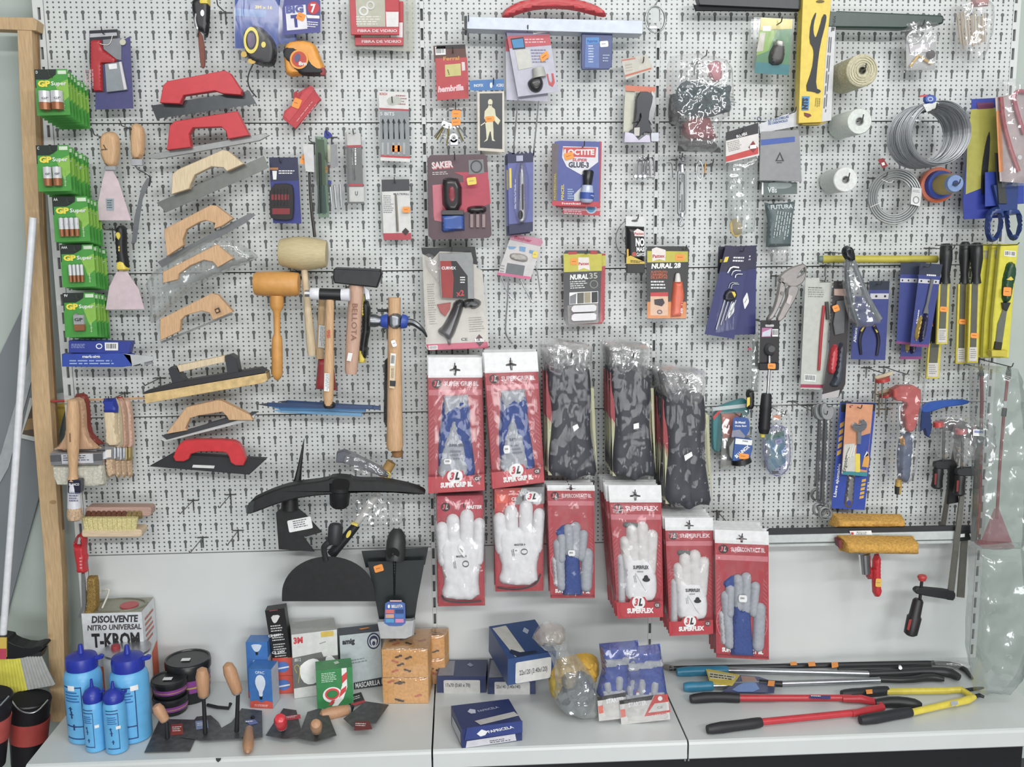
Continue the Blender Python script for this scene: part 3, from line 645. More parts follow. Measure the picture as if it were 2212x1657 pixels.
at(.09)
I('wooden_float', 'pointed wooden handled float with grey rubber base', 'float',
  ('handle', P("358,938 402,880 468,865 478,866 540,897 546,908 494,908 490,900 480,890 430,898 410,904 400,926 404,930", WD, 24, 4, 1.5)), ('rubber_base', P("345,949 366,936 536,893 553,892 546,908 356,955", m('c3c6c4', .6), 18, -4)), ('mount', P("350,942 404,928 490,904 546,892 554,892 540,901 360,950", m('3a3c40', .5), 24, -5)))
I('rubber_float', 'black rectangular rubber float with arched red handle', 'float',
  ('rubber_base', P("322,1008 372,980 575,992 538,1026", m('26282c', .55), 24, -12, 2)), ('handle', P(sm("370,996 384,962 400,950 500,951 520,962 534,1006 500,1006 492,980 478,976 414,976 404,998", 1), m('d4232c', .35), 26, 6, 2)), ('base_label', P("417,1004 464,1006 462,1012 415,1010", m('d4d6d4'), .5, 13)))
# ---- scrapers
at(.07)
PINKB = m('e2cdd3', .35, .3)
I('putty_knife', 'wide putty knife with wooden handle and pale pink blade', 'scraper',
  ('handle', U(sm("214,292 226,283 246,284 256,300 256,335 250,362 228,362 216,340 213,315", 1), WD, 22, 0, 10, 4), [('pencil_mark', LN(219, 322, 236, 321, 6, 1, m('4a3828'), 23)+LN(224, 312, 230, 322, 5, 1, m('4a3828'), 23)), ('hang_hole', E(226, 301, 3.5, 3.5, m('4a3018'), 1, 20))]),
  ('ferrule', B(226, 358, 250, 368, SILV, 12, 2, 2)), ('blade', P("228,368 243,368 256,392 283,476 204,476 222,388", PINKB, 2, 6)), ('price_label', P("228,429 246,429 246,455 230,455", m('9aa8b0'), .5, 8.5)+LN(231, 432, 244, 432, 20, 4, m('4a5560'), 9.2)),
  hook=(203, 288), hk='wide putty knife', hd=80)
I('pointing_trowel', 'narrow cranked pointing trowel with wooden handle', 'trowel',
  ('handle', U(sm("280,270 292,264 306,272 312,290 308,345 282,345 279,310", 1), WD, 20, 0, 9, 4), [('hang_hole', E(286, 280, 3, 3, m('4a3018'), 1, 18))]), ('ferrule', B(283, 343, 308, 358, SILV, 14, 2, 2)),
  ('shank', T("291,356,10 300,368,14 318,374,14 326,384,10 322,402,4", 2.5, ST_)), ('blade', P("318,384 326,386 308,430 294,524 284,526 290,470 306,404", ST_, 2, 3)), hook=(262, 268), hk='narrow cranked trowel', hd=70)
I('filling_knife', 'filling knife with black and yellow soft grip handle', 'scraper',
  ('handle', U(sm("248,488 268,486 272,505 271,540 277,572 276,585 252,586 250,560 246,520", 1), m('1e2022', .45), 20, 0, 9, 4)), ('yellow_inserts', U(sm("249,499 264,499 264,518 256,522 249,512", 1), YEL, 22, 1, 4, 3)+U(sm("254,526 262,528 262,550 256,550", 1), YEL, 22, 1, 3, 3)+U(sm("253,562 268,562 277,580 274,586 251,586 250,572", 1), YEL, 22, 1, 5, 3)),
  ('blade', P("252,587 275,587 284,602 300,625 312,668 228,669 236,620", PINKB, 2, 6)), hook=(224, 493), hk='black and yellow filling knife', hd=70)
# ---- marker box
at(.12)
I('marker_box', 'open blue cardboard box of felt markers below the batteries', 'box',
  ('top_face', P("148,736 284,738 278,764 148,762", m('2b3f9a', .45), 30, -34)+P("226,740 255,740 255,757 227,757", WH, .4, -3.5)+BC(228, 741, 254, 741, 15, -3)+RG(214, 748, 7, 6, 2, WH, .4, -3)+LN(154, 743, 190, 743, 10, 4, m('9aa8d8'), -3)),
  ('front_face', P("133,765 264,763 282,767 286,790 264,793 134,792", m('2a4cae', .45), 36, -34)), ('lettering', X('mark-sign', 178, 773, 216, 773, 6, WH, 3.2, .03)+LN(150, 778, 248, 778, 12, 2, m('9ab0e0'), 3)),
  ('open_flap', P("266,764 330,770 332,778 286,790", m('b8bcbc'), 2, 0)+P("290,776 306,777 300,790 288,791", m('44484a'), 12, -14)+P("310,776 324,778 330,786 312,790", m('8a8e90'), 10, -14)))
# ---- paint brushes
def bristle(pts, mat, t, n, r=6): return U(pts, mat, t, 0, r, 4, 2.5, .25, wy=.15)
HB = m('c9a985', .8, nz=.25, sc=220); HBW = m('c6c5b4', .8, nz=.15, sc=220)
at(.17)
I('round_brush', 'long round paint brush hanging in front of the wide brushes', 'brush',
  ('handle', L((158, 862, 0), (158, 1038, 0), [(0, 7), (.02, 12), (.25, 15), (.6, 13), (.85, 9), (.93, 9), (1, 13)], WD, 14), [('stamp', LN(152, 936, 152.5, 955, 5, 1, m('6a4a30'), 20))]),
  ('ferrule', B(146, 1037, 174, 1066, m('272a3c', .3), 24, -10, 3)), ('sleeve', L((159, 1044), (161, 1097), [(0, 12.5), (1, 15)], m('dcdde4', .35), 14), [('lettering', X('BLANCO', 149, 1049, 171, 1049, 5, WH, 26)+LN(149, 1064, 172, 1064, 22, 4, m('5a5e80'), 25))]), ('bristles', L((161, 1096), (162, 1124), [(0, 15), (.6, 17), (.9, 15), (1, 11)], HB, 16)))
at(.13)
def wide(dx, dy, d, lab, hand):
    at(d); I('wide_brush', lab, 'brush', ('handle', U(sm([(p+dx, q+dy) for p, q in [(146, 862), (176, 858), (184, 880), (186, 940), (206, 962), (222, 972), (110, 976), (126, 962), (140, 940)]], 1), m(hand, .55, nz=.1, kind='wood'), 16, 0, 7, 4)),
      ('ferrule', P([(108+dx, 978+dy), (222+dx, 978+dy), (223+dx, 1004+dy), (110+dx, 1006+dy)], SILV, 20, -2), [('paper_band', P([(132+dx, 982+dy), (200+dx, 980+dy), (202+dx, 1000+dy), (134+dx, 1002+dy)], m('c9ccd2'), .5, 18.6)+LN(136+dx, 984+dy, 196+dx, 983+dy, 14, 3, m('5a6070'), 19.4)+P([(108+dx, 984+dy), (132+dx, 983+dy), (132+dx, 997+dy), (109+dx, 998+dy)], m('54585a'), .5, 18.6)+P([(202+dx, 981+dy), (220+dx, 980+dy), (221+dx, 995+dy), (202+dx, 996+dy)], m('54585a'), .5, 18.6))]),
      ('bristles', bristle([(111+dx, 1005+dy), (223+dx, 1003+dy), (228+dx, 1050+dy), (200+dx, 1052+dy), (122+dx, 1050+dy), (115+dx, 1030+dy)], HBW, 18, 1)), group='wide paint brushes on the left')
wide(0, 0, .13, 'widest paint brush of the left bunch, frontmost', 'c49a74')
wide(8, -9, .10, 'wide paint brush with reddish handle behind the frontmost wide one', '8a3428')
at(.12)
I('flat_brush', 'narrow paint brush with blue dipped handle top', 'brush', ('handle', U(sm("221,864 246,862 253,890 250,930 262,964 226,965 226,930 221,890", 1), WDL, 14, 0, 7, 4), [('blue_dip', U(sm("221,862 247,861 253,880 253,893 222,893", 0), m('2238a0', .4), 17, 0, 5, 4))]), ('ferrule', B(226, 965, 246, 992, SILV, 14, 0), [('paper_label', P("229,972 240,971 240,988 229,989", m('e6dfd4'), .5, 15))]), ('bristles', bristle("226,990 246,990 248,1026 236,1034 228,1020", HB, 14, 1)), group='narrow paint brushes', hook=(236, 862), hk='bunch of narrow brushes', hd=125)
for i, (x, c, lab) in enumerate(((13, 'd2c09a', 'narrow plain wood paint brush right behind the blue topped one'), (25, 'c49a80', 'narrow paint brush with brown handle, rightmost but one'), (38, 'd0a890', 'narrow paint brush with bright red handle edge, rightmost of the bunch'))):
    at(.10-.02*i); dx = x
    I('flat_brush', lab, 'brush', ('handle', U(sm([(224+dx, 862), (240+dx, 860), (248+dx, 890), (250+dx, 935), (252+dx, 968), (232+dx, 969), (229+dx, 935), (224+dx, 890)], 1), m(c, .55, nz=.1, kind='wood'), 13, 0, 6, 4), *([[('red_edge', T([(248, 861, -24), (266, 858, 8), (272, 890, 12), (274, 938, 12)], 3, m('d83028')), 'red edge')]] if i == 2 else [])),
      ('ferrule', B(231+dx, 967, 246+dx, 994, m('b8a060', .3, .8) if i == 2 else SILV, 13, 0)), ('bristles', bristle([(231+dx, 993), (246+dx, 993), (247+dx, 1028), (240+dx, 1036), (232+dx, 1024)], HB, 13, 1)), group='narrow paint brushes')
# ---- scrub brushes and wire brush
def scrub(y0, x0, x1, d, wood, br, lab, tufts=11, up=28):
    at(d); xs = [x0+12+(x1-x0-30)*i/(tufts-1) for i in range(tufts)]
    I('scrub_brush', lab, 'brush', ('block', P(rr(x0, y0, x1, y0+17, 6), m(wood, .55, nz=.1, kind='woodx'), 50, -25, 2)), *[('bristle_tuft', L((x, y0+3, 0), (x-4+i*.7, y0-up, 0), [(0, 6), (.5, 7), (1, 8)], m(br, .8, nz=.25, sc=300), 8)+L((x, y0+3, 18), (x-4+i*.7, y0-up+1, 20), [(0, 6), (.5, 7), (1, 8)], m(br, .8, nz=.25, sc=300), 8)) for i, x in enumerate(xs)])
at(.10)
I('scrub_brush', 'brown bristle scrub brush seen from below, behind the pale one', 'brush', ('block', P(rr(184, 1096, 326, 1116, 6), m('b89484', .55, nz=.1, kind='woodx'), 40, -30, 2)), *[('bristle_tuft', L((192+i*11, 1106, 10), (190+i*11, 1117, 22), [(0, 5), (1, 7)], m('6a3c22' if i < 8 else '8a7440', .8, nz=.25, sc=300), 8)) for i in range(11)])
scrub(1144, 176, 306, .11, 'd8c09c', 'd8cc88', 'scrub brush with pale yellow bristle tufts standing up')
at(.10)
I('wire_brush', 'brass wire brush with red ribbed plastic handle', 'brush',
  ('handle', U(sm("166,1155 182,1153 186,1165 184,1195 188,1205 184,1222 190,1240 162,1239 164,1225 158,1195 156,1170", 1), m('c4202c', .35), 22, 0, 8, 3, holes=["165,1166 172,1160 174,1178 163,1179"]), [('grip_dots', sum([E(174+i*.3, 1206+i*7, 3, 2, m('d88a8c'), 1, 21.5) for i in range(4)], []))]),
  ('steel_back', P("175,1239 183,1239 186,1300 184,1320 172,1336 165,1334 176,1310", SILV, 6, 8)), ('wire_bristles', U("187,1248 192,1246 208,1246 211,1262 212,1310 196,1346 178,1332 186,1310", m('a08038', .6, .5, nz=.5, sc=500), 20, 2, 5, 3, 2, .6)))
# ================================================================ middle bay, upper part
at(.06)
I('bow_handle', 'red curved bar arching over the white profile at the top', 'handle', ('bar', U(sm("1083,36 1086,22 1106,8 1130,-2 1180,-10 1240,-6 1290,8 1312,26 1310,36 1290,33 1240,20 1190,16 1140,22 1096,38", 1), m('c82a30', .35), 20, 0, 8, 5)))
at(.05)
I('screeding_profile', 'long white square profile held level below the red bar', 'profile', ('front_face', P("1006,36 1388,45 1388,73 1008,62", m('ccd6e4', .35), 60)), ('end_cap', P("1003,34 1009,34 1009,66 1004,66", m('3c4044'), 62, 0)), hook=(1012, 40), hd=120)
at(.09)
CABM = m('9aa09e', .35, .8)
I('cable_loop', 'coiled thin steel cable loop hanging between middle and right bays', 'cable',
  ('cable', T([(1416+23*math.cos(a)*(1-.03*i/8), 42+30*math.sin(a), (i % 5)) for i, a in enumerate([k*2*math.pi/10 for k in range(36)])], 1.7, CABM, 6, 1)+T("1412,14 1420,4 1424,-8", 1.7, CABM, 6)+T("1404,60 1398,44 1402,26", 1.4, CABM, 6)), ('ferrule', B(1402, 56, 1420, 62, SILV, 6, 4, 2)), ('tag', P("1408,12 1424,12 1424,50 1410,50", m('c4ccc8'), .6, -2)))
at(.06)
I('hook_pouch', 'red sachet with brown top and small yellow picture', 'sachet',
  ('card', P("936,99 1005,96 1008,130 938,134", m('5a3024', .45), 1.5)+P("940,126 1009,124 1011,160 1012,212 944,217 942,170", m('b8232c', .4), 2)+P("943,98 1004,96 1004,104 942,106", m('2a2624'), .4, 2)+P("961,140 995,137 996,163 962,166", m('c8c070'), .5, 2.4)+P("997,134 1004,134 1005,152 998,153", m('d8d0d0'), .5, 2.4)),
  ('lettering', X('Ferral', 958, 131, 992, 129, 8, m('d8a030'), 2.6)+X('hembrilla', 946, 199, 1002, 194, 12, m('e8c4c8'), 2.8, .05, .2)+BC(940, 101, 962, 100, 18, 2)+LN(968, 150, 972, 164, 4, 1, BK, 3.2)), hook=(978, 108), hk='red sachet with brown top')
at(.055)
def keys():
    rnd = random.Random(4); ks = []
    for i in range(9):
        a = math.radians(rnd.uniform(-60, 60)); x, y = 974+math.sin(a)*18, 262+math.cos(a)*10; x2, y2 = x+math.sin(a)*28, y+math.cos(a)*44
        ks.append(('key', T([(x, y, 4+i), (x2, y2, 3+i)], 1.9, m('a89848', .3, .8) if i % 2 else SILV, 6, 0)+RG(x, y, 6, 7, 3, SILV, 1.5, 3+i)))
    I('padlock_pouch', 'clear sachet of brass and steel keys with two orange stickers', 'sachet', ('bag', U(sm("962,226 990,224 1002,262 1006,300 990,322 956,320 944,290 952,250", 1), CL, 14, 0, 8, 6, 2)), *ks,
      ('padlock', RG(980, 298, 9, 10, 4, m('d0d2d4', .3, .6), 4, 12)+B(972, 300, 990, 314, m('b8bcc0', .3, .6), 6, 10, 2)), ('sticker', STK(986, 246, 20, 16, 2, l=18)), ('sticker', STK(985, 264, 20, 14, -6, l=17)), hook=(984, 228), hk='sachet of keys')
keys()
at(.08); FG = m('dcd8b4')
I('toilet_sign', 'black door sign with cream figure holding a towel on blue header', 'sign',
  ('header', P("1014,175 1023,173 1089,171 1089,194 1024,196 1015,194", m('2a72b4', .4), 1.5)), ('lettering', X('INOFIX', 1024, 188, 1044, 187, 6, WH, 2.4)+X('ACERO', 1072, 187, 1088, 187, 6, WH, 2.4)+E(1061, 184, 3, 6, WH, .4, 2)),
  ('plate', P("1031,198 1089,197 1090,329 1032,325", m('d8d0c0', .5), 3)+P("1036,202 1085,201 1085,322 1037,319", m('2c3034', .35), .5, 3.3)),
  ('figure', E(1059, 221, 5, 7, FG, .8, 4)+P("1056,226 1062,226 1063,231 1069,236 1071,250 1081,260 1076,270 1069,262 1066,252 1065,264 1066,282 1066,300 1070,305 1063,304 1060,284 1058,284 1053,303 1045,307 1051,300 1050,282 1048,264 1050,262 1046,256 1047,240 1054,232", FG, .8, 4)+P("1038,270 1050,262 1051,264 1039,272", m('dcd8b4'), .8, 4)),
  ('sticker', STK(1058, 257, 20, 12, -4, l=5.2)), ('sleeve', P("1022,196 1092,195 1092,333 1022,331", CL, 1, 5)), hook=(1066, 176), hk='black door sign')
at(.05)
I('spare_sign', 'pale edge of another door sign below the black one', 'sign', ('plate', P("1040,325 1086,325 1084,334 1042,333", m('c8c4b4'), 3)))
# magnet pack
def magnet(dx, dy, d, lab, full):
    at(d); q = (1092+dx, 60+dy, 1184+dx, 54+dy, 1206+dx, 198+dy, 1119+dx, 209+dy); q = q if full else (1092+dx, 62+dy, 1180+dx, 60+dy, 1184+dx, 215+dy, 1094+dx, 212+dy); fr(*q)
    c = P("0,0 100,0 100,100 0,100", m('b4b4c4', .35), 1.2)+P("0,0 100,0 100,14 0,12", m('8d88a8'), .4, 1.4)+P("0,12 100,14 100,30 0,30", m('c8505c'), .4, 1.6)
    ps = [('card', c)]
    if full: ps += [('print', P("7,16 38,15 38,32 8,32", BK, .4, 2.2)+P("9,18 36,17 36,30 10,30", m('3a8ac0'), .4, 2.6)+P("12,34 46,33 47,60 13,62", m('c8c8c0'), .8, 2)+LN(50, 34, 90, 36, 22, 5, m('7c7c98'), 2)+LN(40, 18, 94, 20, 8, 2, m('e8b8bc'), 2.4)+P(sm("78,72 82,72 82,82 86,86 90,82 90,72 95,72 95,86 88,92 80,88", 0), m('c84848'), .6, 2)), ('barcode', BC(62, 2, 96, 1, 10, 2.4)),
        ('knob', L((60, 62, 6), (60, 76, 6), [(0, 12), (1, 14)], m('b8b8b0'), 12)), ('sucker', U(sm("28,78 60,72 70,82 62,94 46,98 32,92", 2), m('2a2a2c', .25), 16, 3, 10, 3)), ('blister', P(sm("22,52 76,50 78,98 24,102", 2), CL, 18, 2)), ('sticker', STK(80, 46, 22, 10, -20, l=4))]
    fr(); I('magnet_pack', lab, 'hardware pack', *ps, group='grey and red magnet cards', **(dict(hook=(1140+dx, 62+dy), hk='grey and red magnet card') if full else {}))
magnet(0, 0, .09, 'grey and red card with black suction knob and magnet picture, in front', True)
magnet(0, 4, .07, 'grey card hidden behind the suction knob card', False)
for i, (a, b) in enumerate((((1119, 214), (1109, 330)), ((1164, 218), (1152, 335)))):
    at(.07); I('hook_rod', 'long bent steel rod hanging down %s of the pair below the magnet card' % ('left', 'right')[i], 'rod', ('rod', T([(a[0], a[1], 0), ((a[0]+b[0])/2, (a[1]+b[1])/2, 0), (b[0], b[1], -6), (b[0]+2, b[1]+4, -20)], 2.2, CHR, 8, 1)), group='pair of steel rods')
at(.08)
I('blue_card', 'small glossy blue hanging card with white sticker below the profile', 'card pack',
  ('card', P(sm("1257,56 1262,53 1320,53 1323,58 1322,142 1316,149 1258,150 1256,144", 0), m('223c7c', .3), 14)+P("1265,80 1294,79 1294,147 1263,146", m('5a78b4'), .4, 15)), ('lettering', P("1265,82 1294,81 1294,94 1265,95", m('4a90d0'), .4, 15.6)+X('Fabrica', 1269, 92, 1291, 91, 6, BLU, 16.4)+LN(1271, 98, 1284, 98, 40, 7, m('c8d4e8'), 16)+LN(1302, 118, 1318, 118, 18, 3, m('a8bcd8'), 15.5)), ('sticker', STK(1305, 95, 18, 13, -4, WH, 15)), ('hang_slot', P("1283,62 1303,60 1303,64 1284,66", m('101424'), .4, 15)), hook=(1294, 55), hk='small glossy blue card')
at(.06)
I('staple_gun', 'chrome and black staple gun in a clear box with white header', 'staple gun',
  ('header', P("1342,128 1398,118 1412,150 1352,172", m('c4c2b4', .5), 1.5, 6)+P("1350,162 1406,146 1407,149 1351,166", m('c86a50'), .4, 8)+P("1342,129 1372,124 1373,127 1343,132", m('c87868'), .4, 8)+LN(1350, 140, 1366, 137, 18, 3, m('b8a8a0'), 8)), ('inner_card', P("1350,184 1416,188 1414,200 1352,196", m('d87858'), .6, 9)+P("1352,186 1372,188 1366,300 1346,300 1348,240", m('c8c8b4', .5), 1, 2)),
  ('body', P(sm("1376,198 1406,198 1412,212 1400,252 1406,276 1410,288 1392,284 1376,302 1358,300 1360,282 1372,276 1386,256 1384,240 1380,262 1366,266 1374,258", 1), m('22262e', .35), 24, 2)), ('chrome_front', P("1408,196 1416,204 1418,230 1408,270 1398,254", CHR, 20, 4)+P("1350,284 1368,288 1380,302 1396,290 1404,292 1406,308 1348,308", m('b8b4c4', .25, .6), 22, 6)+B(1406, 286, 1424, 306, m('a8acb4', .3, .6), 14, 8, 3)),
  ('grip_window', P("1374,200 1382,200 1382,258 1374,262", m('6a6a58'), 3, 8)), ('label', P("1370,276 1382,275 1381,293 1370,294", m('c8c4bc'), .5, 27)), ('box', P("1348,186 1418,188 1420,312 1342,310", CL, 28, 1)), hook=(1390, 130), hk='staple gun box')
# clear bags of scourers
at(.10)
TEAL = m('34545a', .85, nz=.4, sc=300)
def scour():
    rnd = random.Random(3); f = U(sm("1462,196 1480,170 1510,176 1540,180 1560,190 1586,178 1578,214 1586,238 1560,244 1540,252 1500,250 1476,244 1462,226", 1), TEAL, 40, 0, 18, 4, 14, .16)
    st = sum([T([(1520+55*math.cos(a), 214+32*math.sin(a), 20), (1520+(60+14*q)*math.cos(a+.1), 214+(34+9*q)*math.sin(a+.1), 16)], .8, TEAL, 4, 0) for a, q in [(rnd.uniform(0, 6.28), rnd.random()) for _ in range(90)]], [])
    return f, st
f, st = scour()
I('scouring_bag', 'clear bag with dark teal scouring wool, pink corner and black label', 'bag', ('scouring_wool', f, [('fibre', st)]), ('red_sponge', U(sm("1478,256 1536,248 1540,270 1556,306 1474,302", 1), m('8a3038', .7), 26, -4, 12, 5, 4)), ('label', P("1466,304 1540,302 1557,322 1557,330 1530,328 1463,327", m('1c1c1e', .35), 2, 12)+X('ESTROPAJO', 1487, 315, 1538, 314, 5, m('6a6a6a'), 15)), ('black_pad', U(sm("1448,204 1462,200 1472,240 1466,270 1448,272 1444,240", 1), m('2a2628', .6), 14, -10, 6, 4)), ('pink_pad', U(sm("1526,140 1548,128 1562,136 1560,176 1536,176", 1), m('d0848c', .7), 10, 0, 8, 5)),
  ('bag', U(sm("1446,120 1480,112 1530,112 1586,130 1590,190 1586,244 1560,260 1560,326 1536,330 1462,326 1470,270 1446,262 1444,190", 1), BAG, 50, 2, 20, 7, 8, .06, True)), hook=(1526, 116), hk='bag of teal scouring wool', hd=130)
at(.09)
PK = m('b8344c', .35)
I('saddle_repair_kit', 'large dark pink blister pack with black clamp and blue block', 'blister pack',
  ('card', P(sm("923,342 930,335 1045,333 1052,338 1062,508 1056,514 934,518 926,510", 0), m('5a4048', .35), 1.5)+P("934,400 1056,388 1060,440 1000,460 1000,500 936,470", PK, .5, 1.8)+P("980,372 1054,372 1058,440 1006,450 1000,380", PK, .5, 2)+P("934,400 952,398 958,480 938,476", m('c86a78'), .5, 2.6)),
  ('lettering', X('SAKER', 934, 366, 980, 362, 13, m('d87078'), 3, .06)+X('SAKER', 933, 364, 979, 360, 13, m('e0d4d4'), 3.6, .04)+LN(934, 372, 975, 370, 8, 2, m('c8c0c0'), 3)+P("1012,346 1044,344 1046,374 1013,377", m('7c8082'), .5, 3)+RG(1029, 360, 13, 14, 3, m('3a3c3e'), .5, 3.6)),
  ('clamp_body', U(sm("954,388 966,382 998,386 998,460 956,458", 1), m('2a2426', .25), 26, 2, 10, 4), [('red_insert', U(sm("964,398 986,398 988,440 966,440", 1), m('8a2030', .3), 28, 2, 6, 4))]), ('blue_block', U(sm("953,464 1003,460 1004,498 954,502", 0), m('2c58a8', .3), 24, 2, 6, 4)), ('bar', B(954, 454, 1002, 464, m('4a4648'), 27, 2)),
  ('jaw', U(sm("1008,448 1020,444 1050,444 1052,458 1034,462 1010,460", 1), m('1c1a1c', .25), 18, 2, 6, 4)), *[('prong', B(1015+i*13, 462, 1023+i*13, 492, m('9a8484', .25, .5), 8, 2, 2)) for i in range(3)],
  ('blister', P(sm("926,338 1050,336 1060,510 932,515", 0), CL, 32, 2)), ('sticker', STK(1019, 391, 20, 16, -8, YEL, 34)), hook=(982, 338), hk='large dark pink blister pack', hd=135)
at(.09)
VIO = m('5c64a4', .35)
def cutter(dx, dy, d, lab, det):
    at(d); fr(1096+dx, 328+dy, 1152+dx, 326+dy, 1151+dx, 500+dy, 1100+dx, 506+dy)
    ps = [('card', P("0,3 8,0 16,3 24,0 32,3 40,0 48,3 56,0 64,3 72,0 80,3 88,0 96,3 100,2 100,100 0,100", m('2a2e54'), 1.2)+P("0,14 100,14 100,88 0,88", VIO, .5, 1.6)+P("6,20 14,20 14,44 6,44", YEL, .4, 2.2))]
    if det: ps += [('knife_body', U(sm("44,14 66,14 72,80 66,88 40,88 38,80", 1), m('b8b8c4', .3, .4), 14, 2, 5, 3), [('slider', B(54, 40, 62, 72, m('2a2a34'), 3, 16, 3))]), ('knife_tail', E(50, 78, 10, 6, BK, 8, 8)), ('white_tab', P("34,5 60,5 60,12 34,12", m('a8acc4'), .5, 2.4)), ('lettering', LN(24, 70, 24, 30, 8, 2, WH, 3)), ('blister', P(sm("26,14 82,14 84,88 24,88", 1), clear(gl=.12, r=.1, bs=.3), 18, 2))]
    fr(); I('cutter_pack', lab, 'knife pack', *ps, group='blue cards with snap knives')
cutter(0, 0, .09, 'violet blue card with grey snap knife, frontmost of its hook', True); cutter(-6, 4, .07, 'violet blue knife card peeking out on the left behind the front one', False)
at(.09)
I('glue_pack', 'blue and red super glue card with brush bottle under clear blister', 'glue',
  ('card', P(sm("1198,306 1210,304 1296,306 1294,440 1192,440", 0), m('4a58a0', .35), 1.5)+P("1192,434 1294,436 1293,447 1192,444", m('c83444'), .5, 2)+P("1192,310 1206,310 1204,436 1192,436", m('6a6064'), .5, 1.8)+P("1240,420 1256,404 1262,434 1240,434", m('c8ccc8'), .5, 2)),
  ('logo_panel', P("1216,316 1292,318 1292,350 1256,378 1224,360 1214,340", m('dcdce4'), .5, 2.6)+P("1216,318 1288,319 1286,340 1220,338", m('d04444'), .5, 3.2)), ('lettering', X('LOCTITE', 1219, 334, 1284, 334, 11, m('f0e4e4'), 4, .05)+X('SUPER', 1236, 348, 1268, 349, 6, m('c83444'), 4, .03, .2)+X('GLUE-3', 1228, 361, 1272, 362, 11, m('2a3444'), 4, .04)+X('PINCEL', 1218, 432, 1218, 398, 6, YEL, 3)+X('PROFESIONAL', 1201, 432, 1201, 374, 5, m('b8a830'), 3)+LN(1226, 408, 1240, 408, 24, 5, m('a8c4e0'), 2.4)+X('henkel', 1214, 441, 1254, 442, 4, WH, 3)),
  ('bottle', L((1269, 397, 8), (1267, 438, 8), [(0, 4), (.1, 12), (.6, 15), (.9, 14), (1, 10)], m('b8c4e0', .2), 14)), ('bottle_cap', L((1271, 368, 8), (1269, 400, 8), [(0, 10), (.1, 12), (1, 9)], m('1c1e22', .3), 14)), ('bottle_label', L((1268, 416, 8), (1267, 430, 8), [(0, 15.2), (1, 14.8)], m('3858b0'), 14)),
  ('blister', P(sm("1196,304 1294,304 1294,444 1192,444", 0), CL, 24, 2)), ('sticker', STK(1229, 337, 20, 15, -14, l=5)), hook=(1262, 312), hk='blue super glue card', hd=130)
at(.065)
I('glue_pack', 'second super glue card showing its red foot behind the first', 'glue', ('card', P("1200,306 1300,306 1296,466 1216,462 1216,450 1200,446", m('c23444', .4), 1.5)+P("1216,448 1296,450 1296,456 1216,454", m('d8a8b0'), .4, 2)), ('badge', RG(1277, 450, 12, 12, 3, m('b8c4d4'), .5, 2)+E(1277, 450, 9, 9, m('4a90c0'), .5, 2.4)), ('lettering', LN(1219, 450, 1262, 452, 14, 3, m('e8c4c8'), 2.6)))
# chain and shackles
at(.05)
for i, dx in enumerate((0, 10, 20)):
    I('shackle', ('left', 'middle', 'right')[i]+' one of three steel bow shackles hanging together', 'shackle', ('bow', T([(1376+dx, 378, 4*i), (1377+dx, 352, 4*i), (1384+dx*.9, 338, 4*i+4), (1391+dx, 342, 4*i), (1393+dx, 360, 4*i), (1394+dx, 380, 4*i)], 2.6, CHR, 8, 2)), ('pin', T([(1370+dx, 382, 4*i), (1398+dx*.8, 384, 4*i)], 3, CHR, 8, 0)+E(1373+dx, 381, 4.5, 4.5, SILV, 6, 4*i-2)), group='steel bow shackles', **(dict(hook=(1400, 340), hk='steel bow shackles', hd=75) if i == 1 else {}))
def turnb(x, y0, y1, w, lab):
    I('turnbuckle', lab, 'turnbuckle', ('frame', P(rr(x-w, y0+34, x+w, y1-26, 4), ST_, 8, 0, 1, [rr(x-w+4, y0+42, x+w-4, y1-34, 2)])+L((x, y0+22, 4), (x, y0+38, 4), [(0, 4), (1, 6)], SILV, 8)+L((x, y1-30, 4), (x, y1-22, 4), [(0, 6), (1, 5)], SILV, 8)), ('eye_bolt', RG(x+2, y0+10, 9, 9, 4, CHR, 6, 2)+T([(x+1, y0+18, 4), (x, y0+60, 4)], 2, ST_, 6, 0)), ('hook_bolt', T([(x, y1-70, 4), (x, y1-18, 4), (x-6, y1-10, 4), (x-4, y1, 4), (x+4, y1-4, 6)], 2.4, ST_, 6, 1)), hook=(x, y0+4), hd=70, hk='steel turnbuckle with ring')
turnb(1473, 334, 490, 9, 'long steel turnbuckle with ring on top, right bay edge')
I('steel_pin', 'short thin steel pin hanging left of the turnbuckle', 'pin', ('pin', T("1440,352 1442,352 1452,352,4 1453,384,4", 1.3, ST_, 6)))
I('carabiner', 'small carabiner with orange gate right of the turnbuckle', 'carabiner', ('ring', T([(1508, 348, 4), (1503, 366, 4), (1508, 386, 4), (1516, 388, 4), (1520, 366, 4), (1514, 348, 4)], 1.8, SILV, 6, 2, True)), ('gate', T("1524,352,6 1522,374,6", 2.2, m('d8983a', .3, .3), 6)), hook=(1540, 350), hk='small carabiner', hd=90)
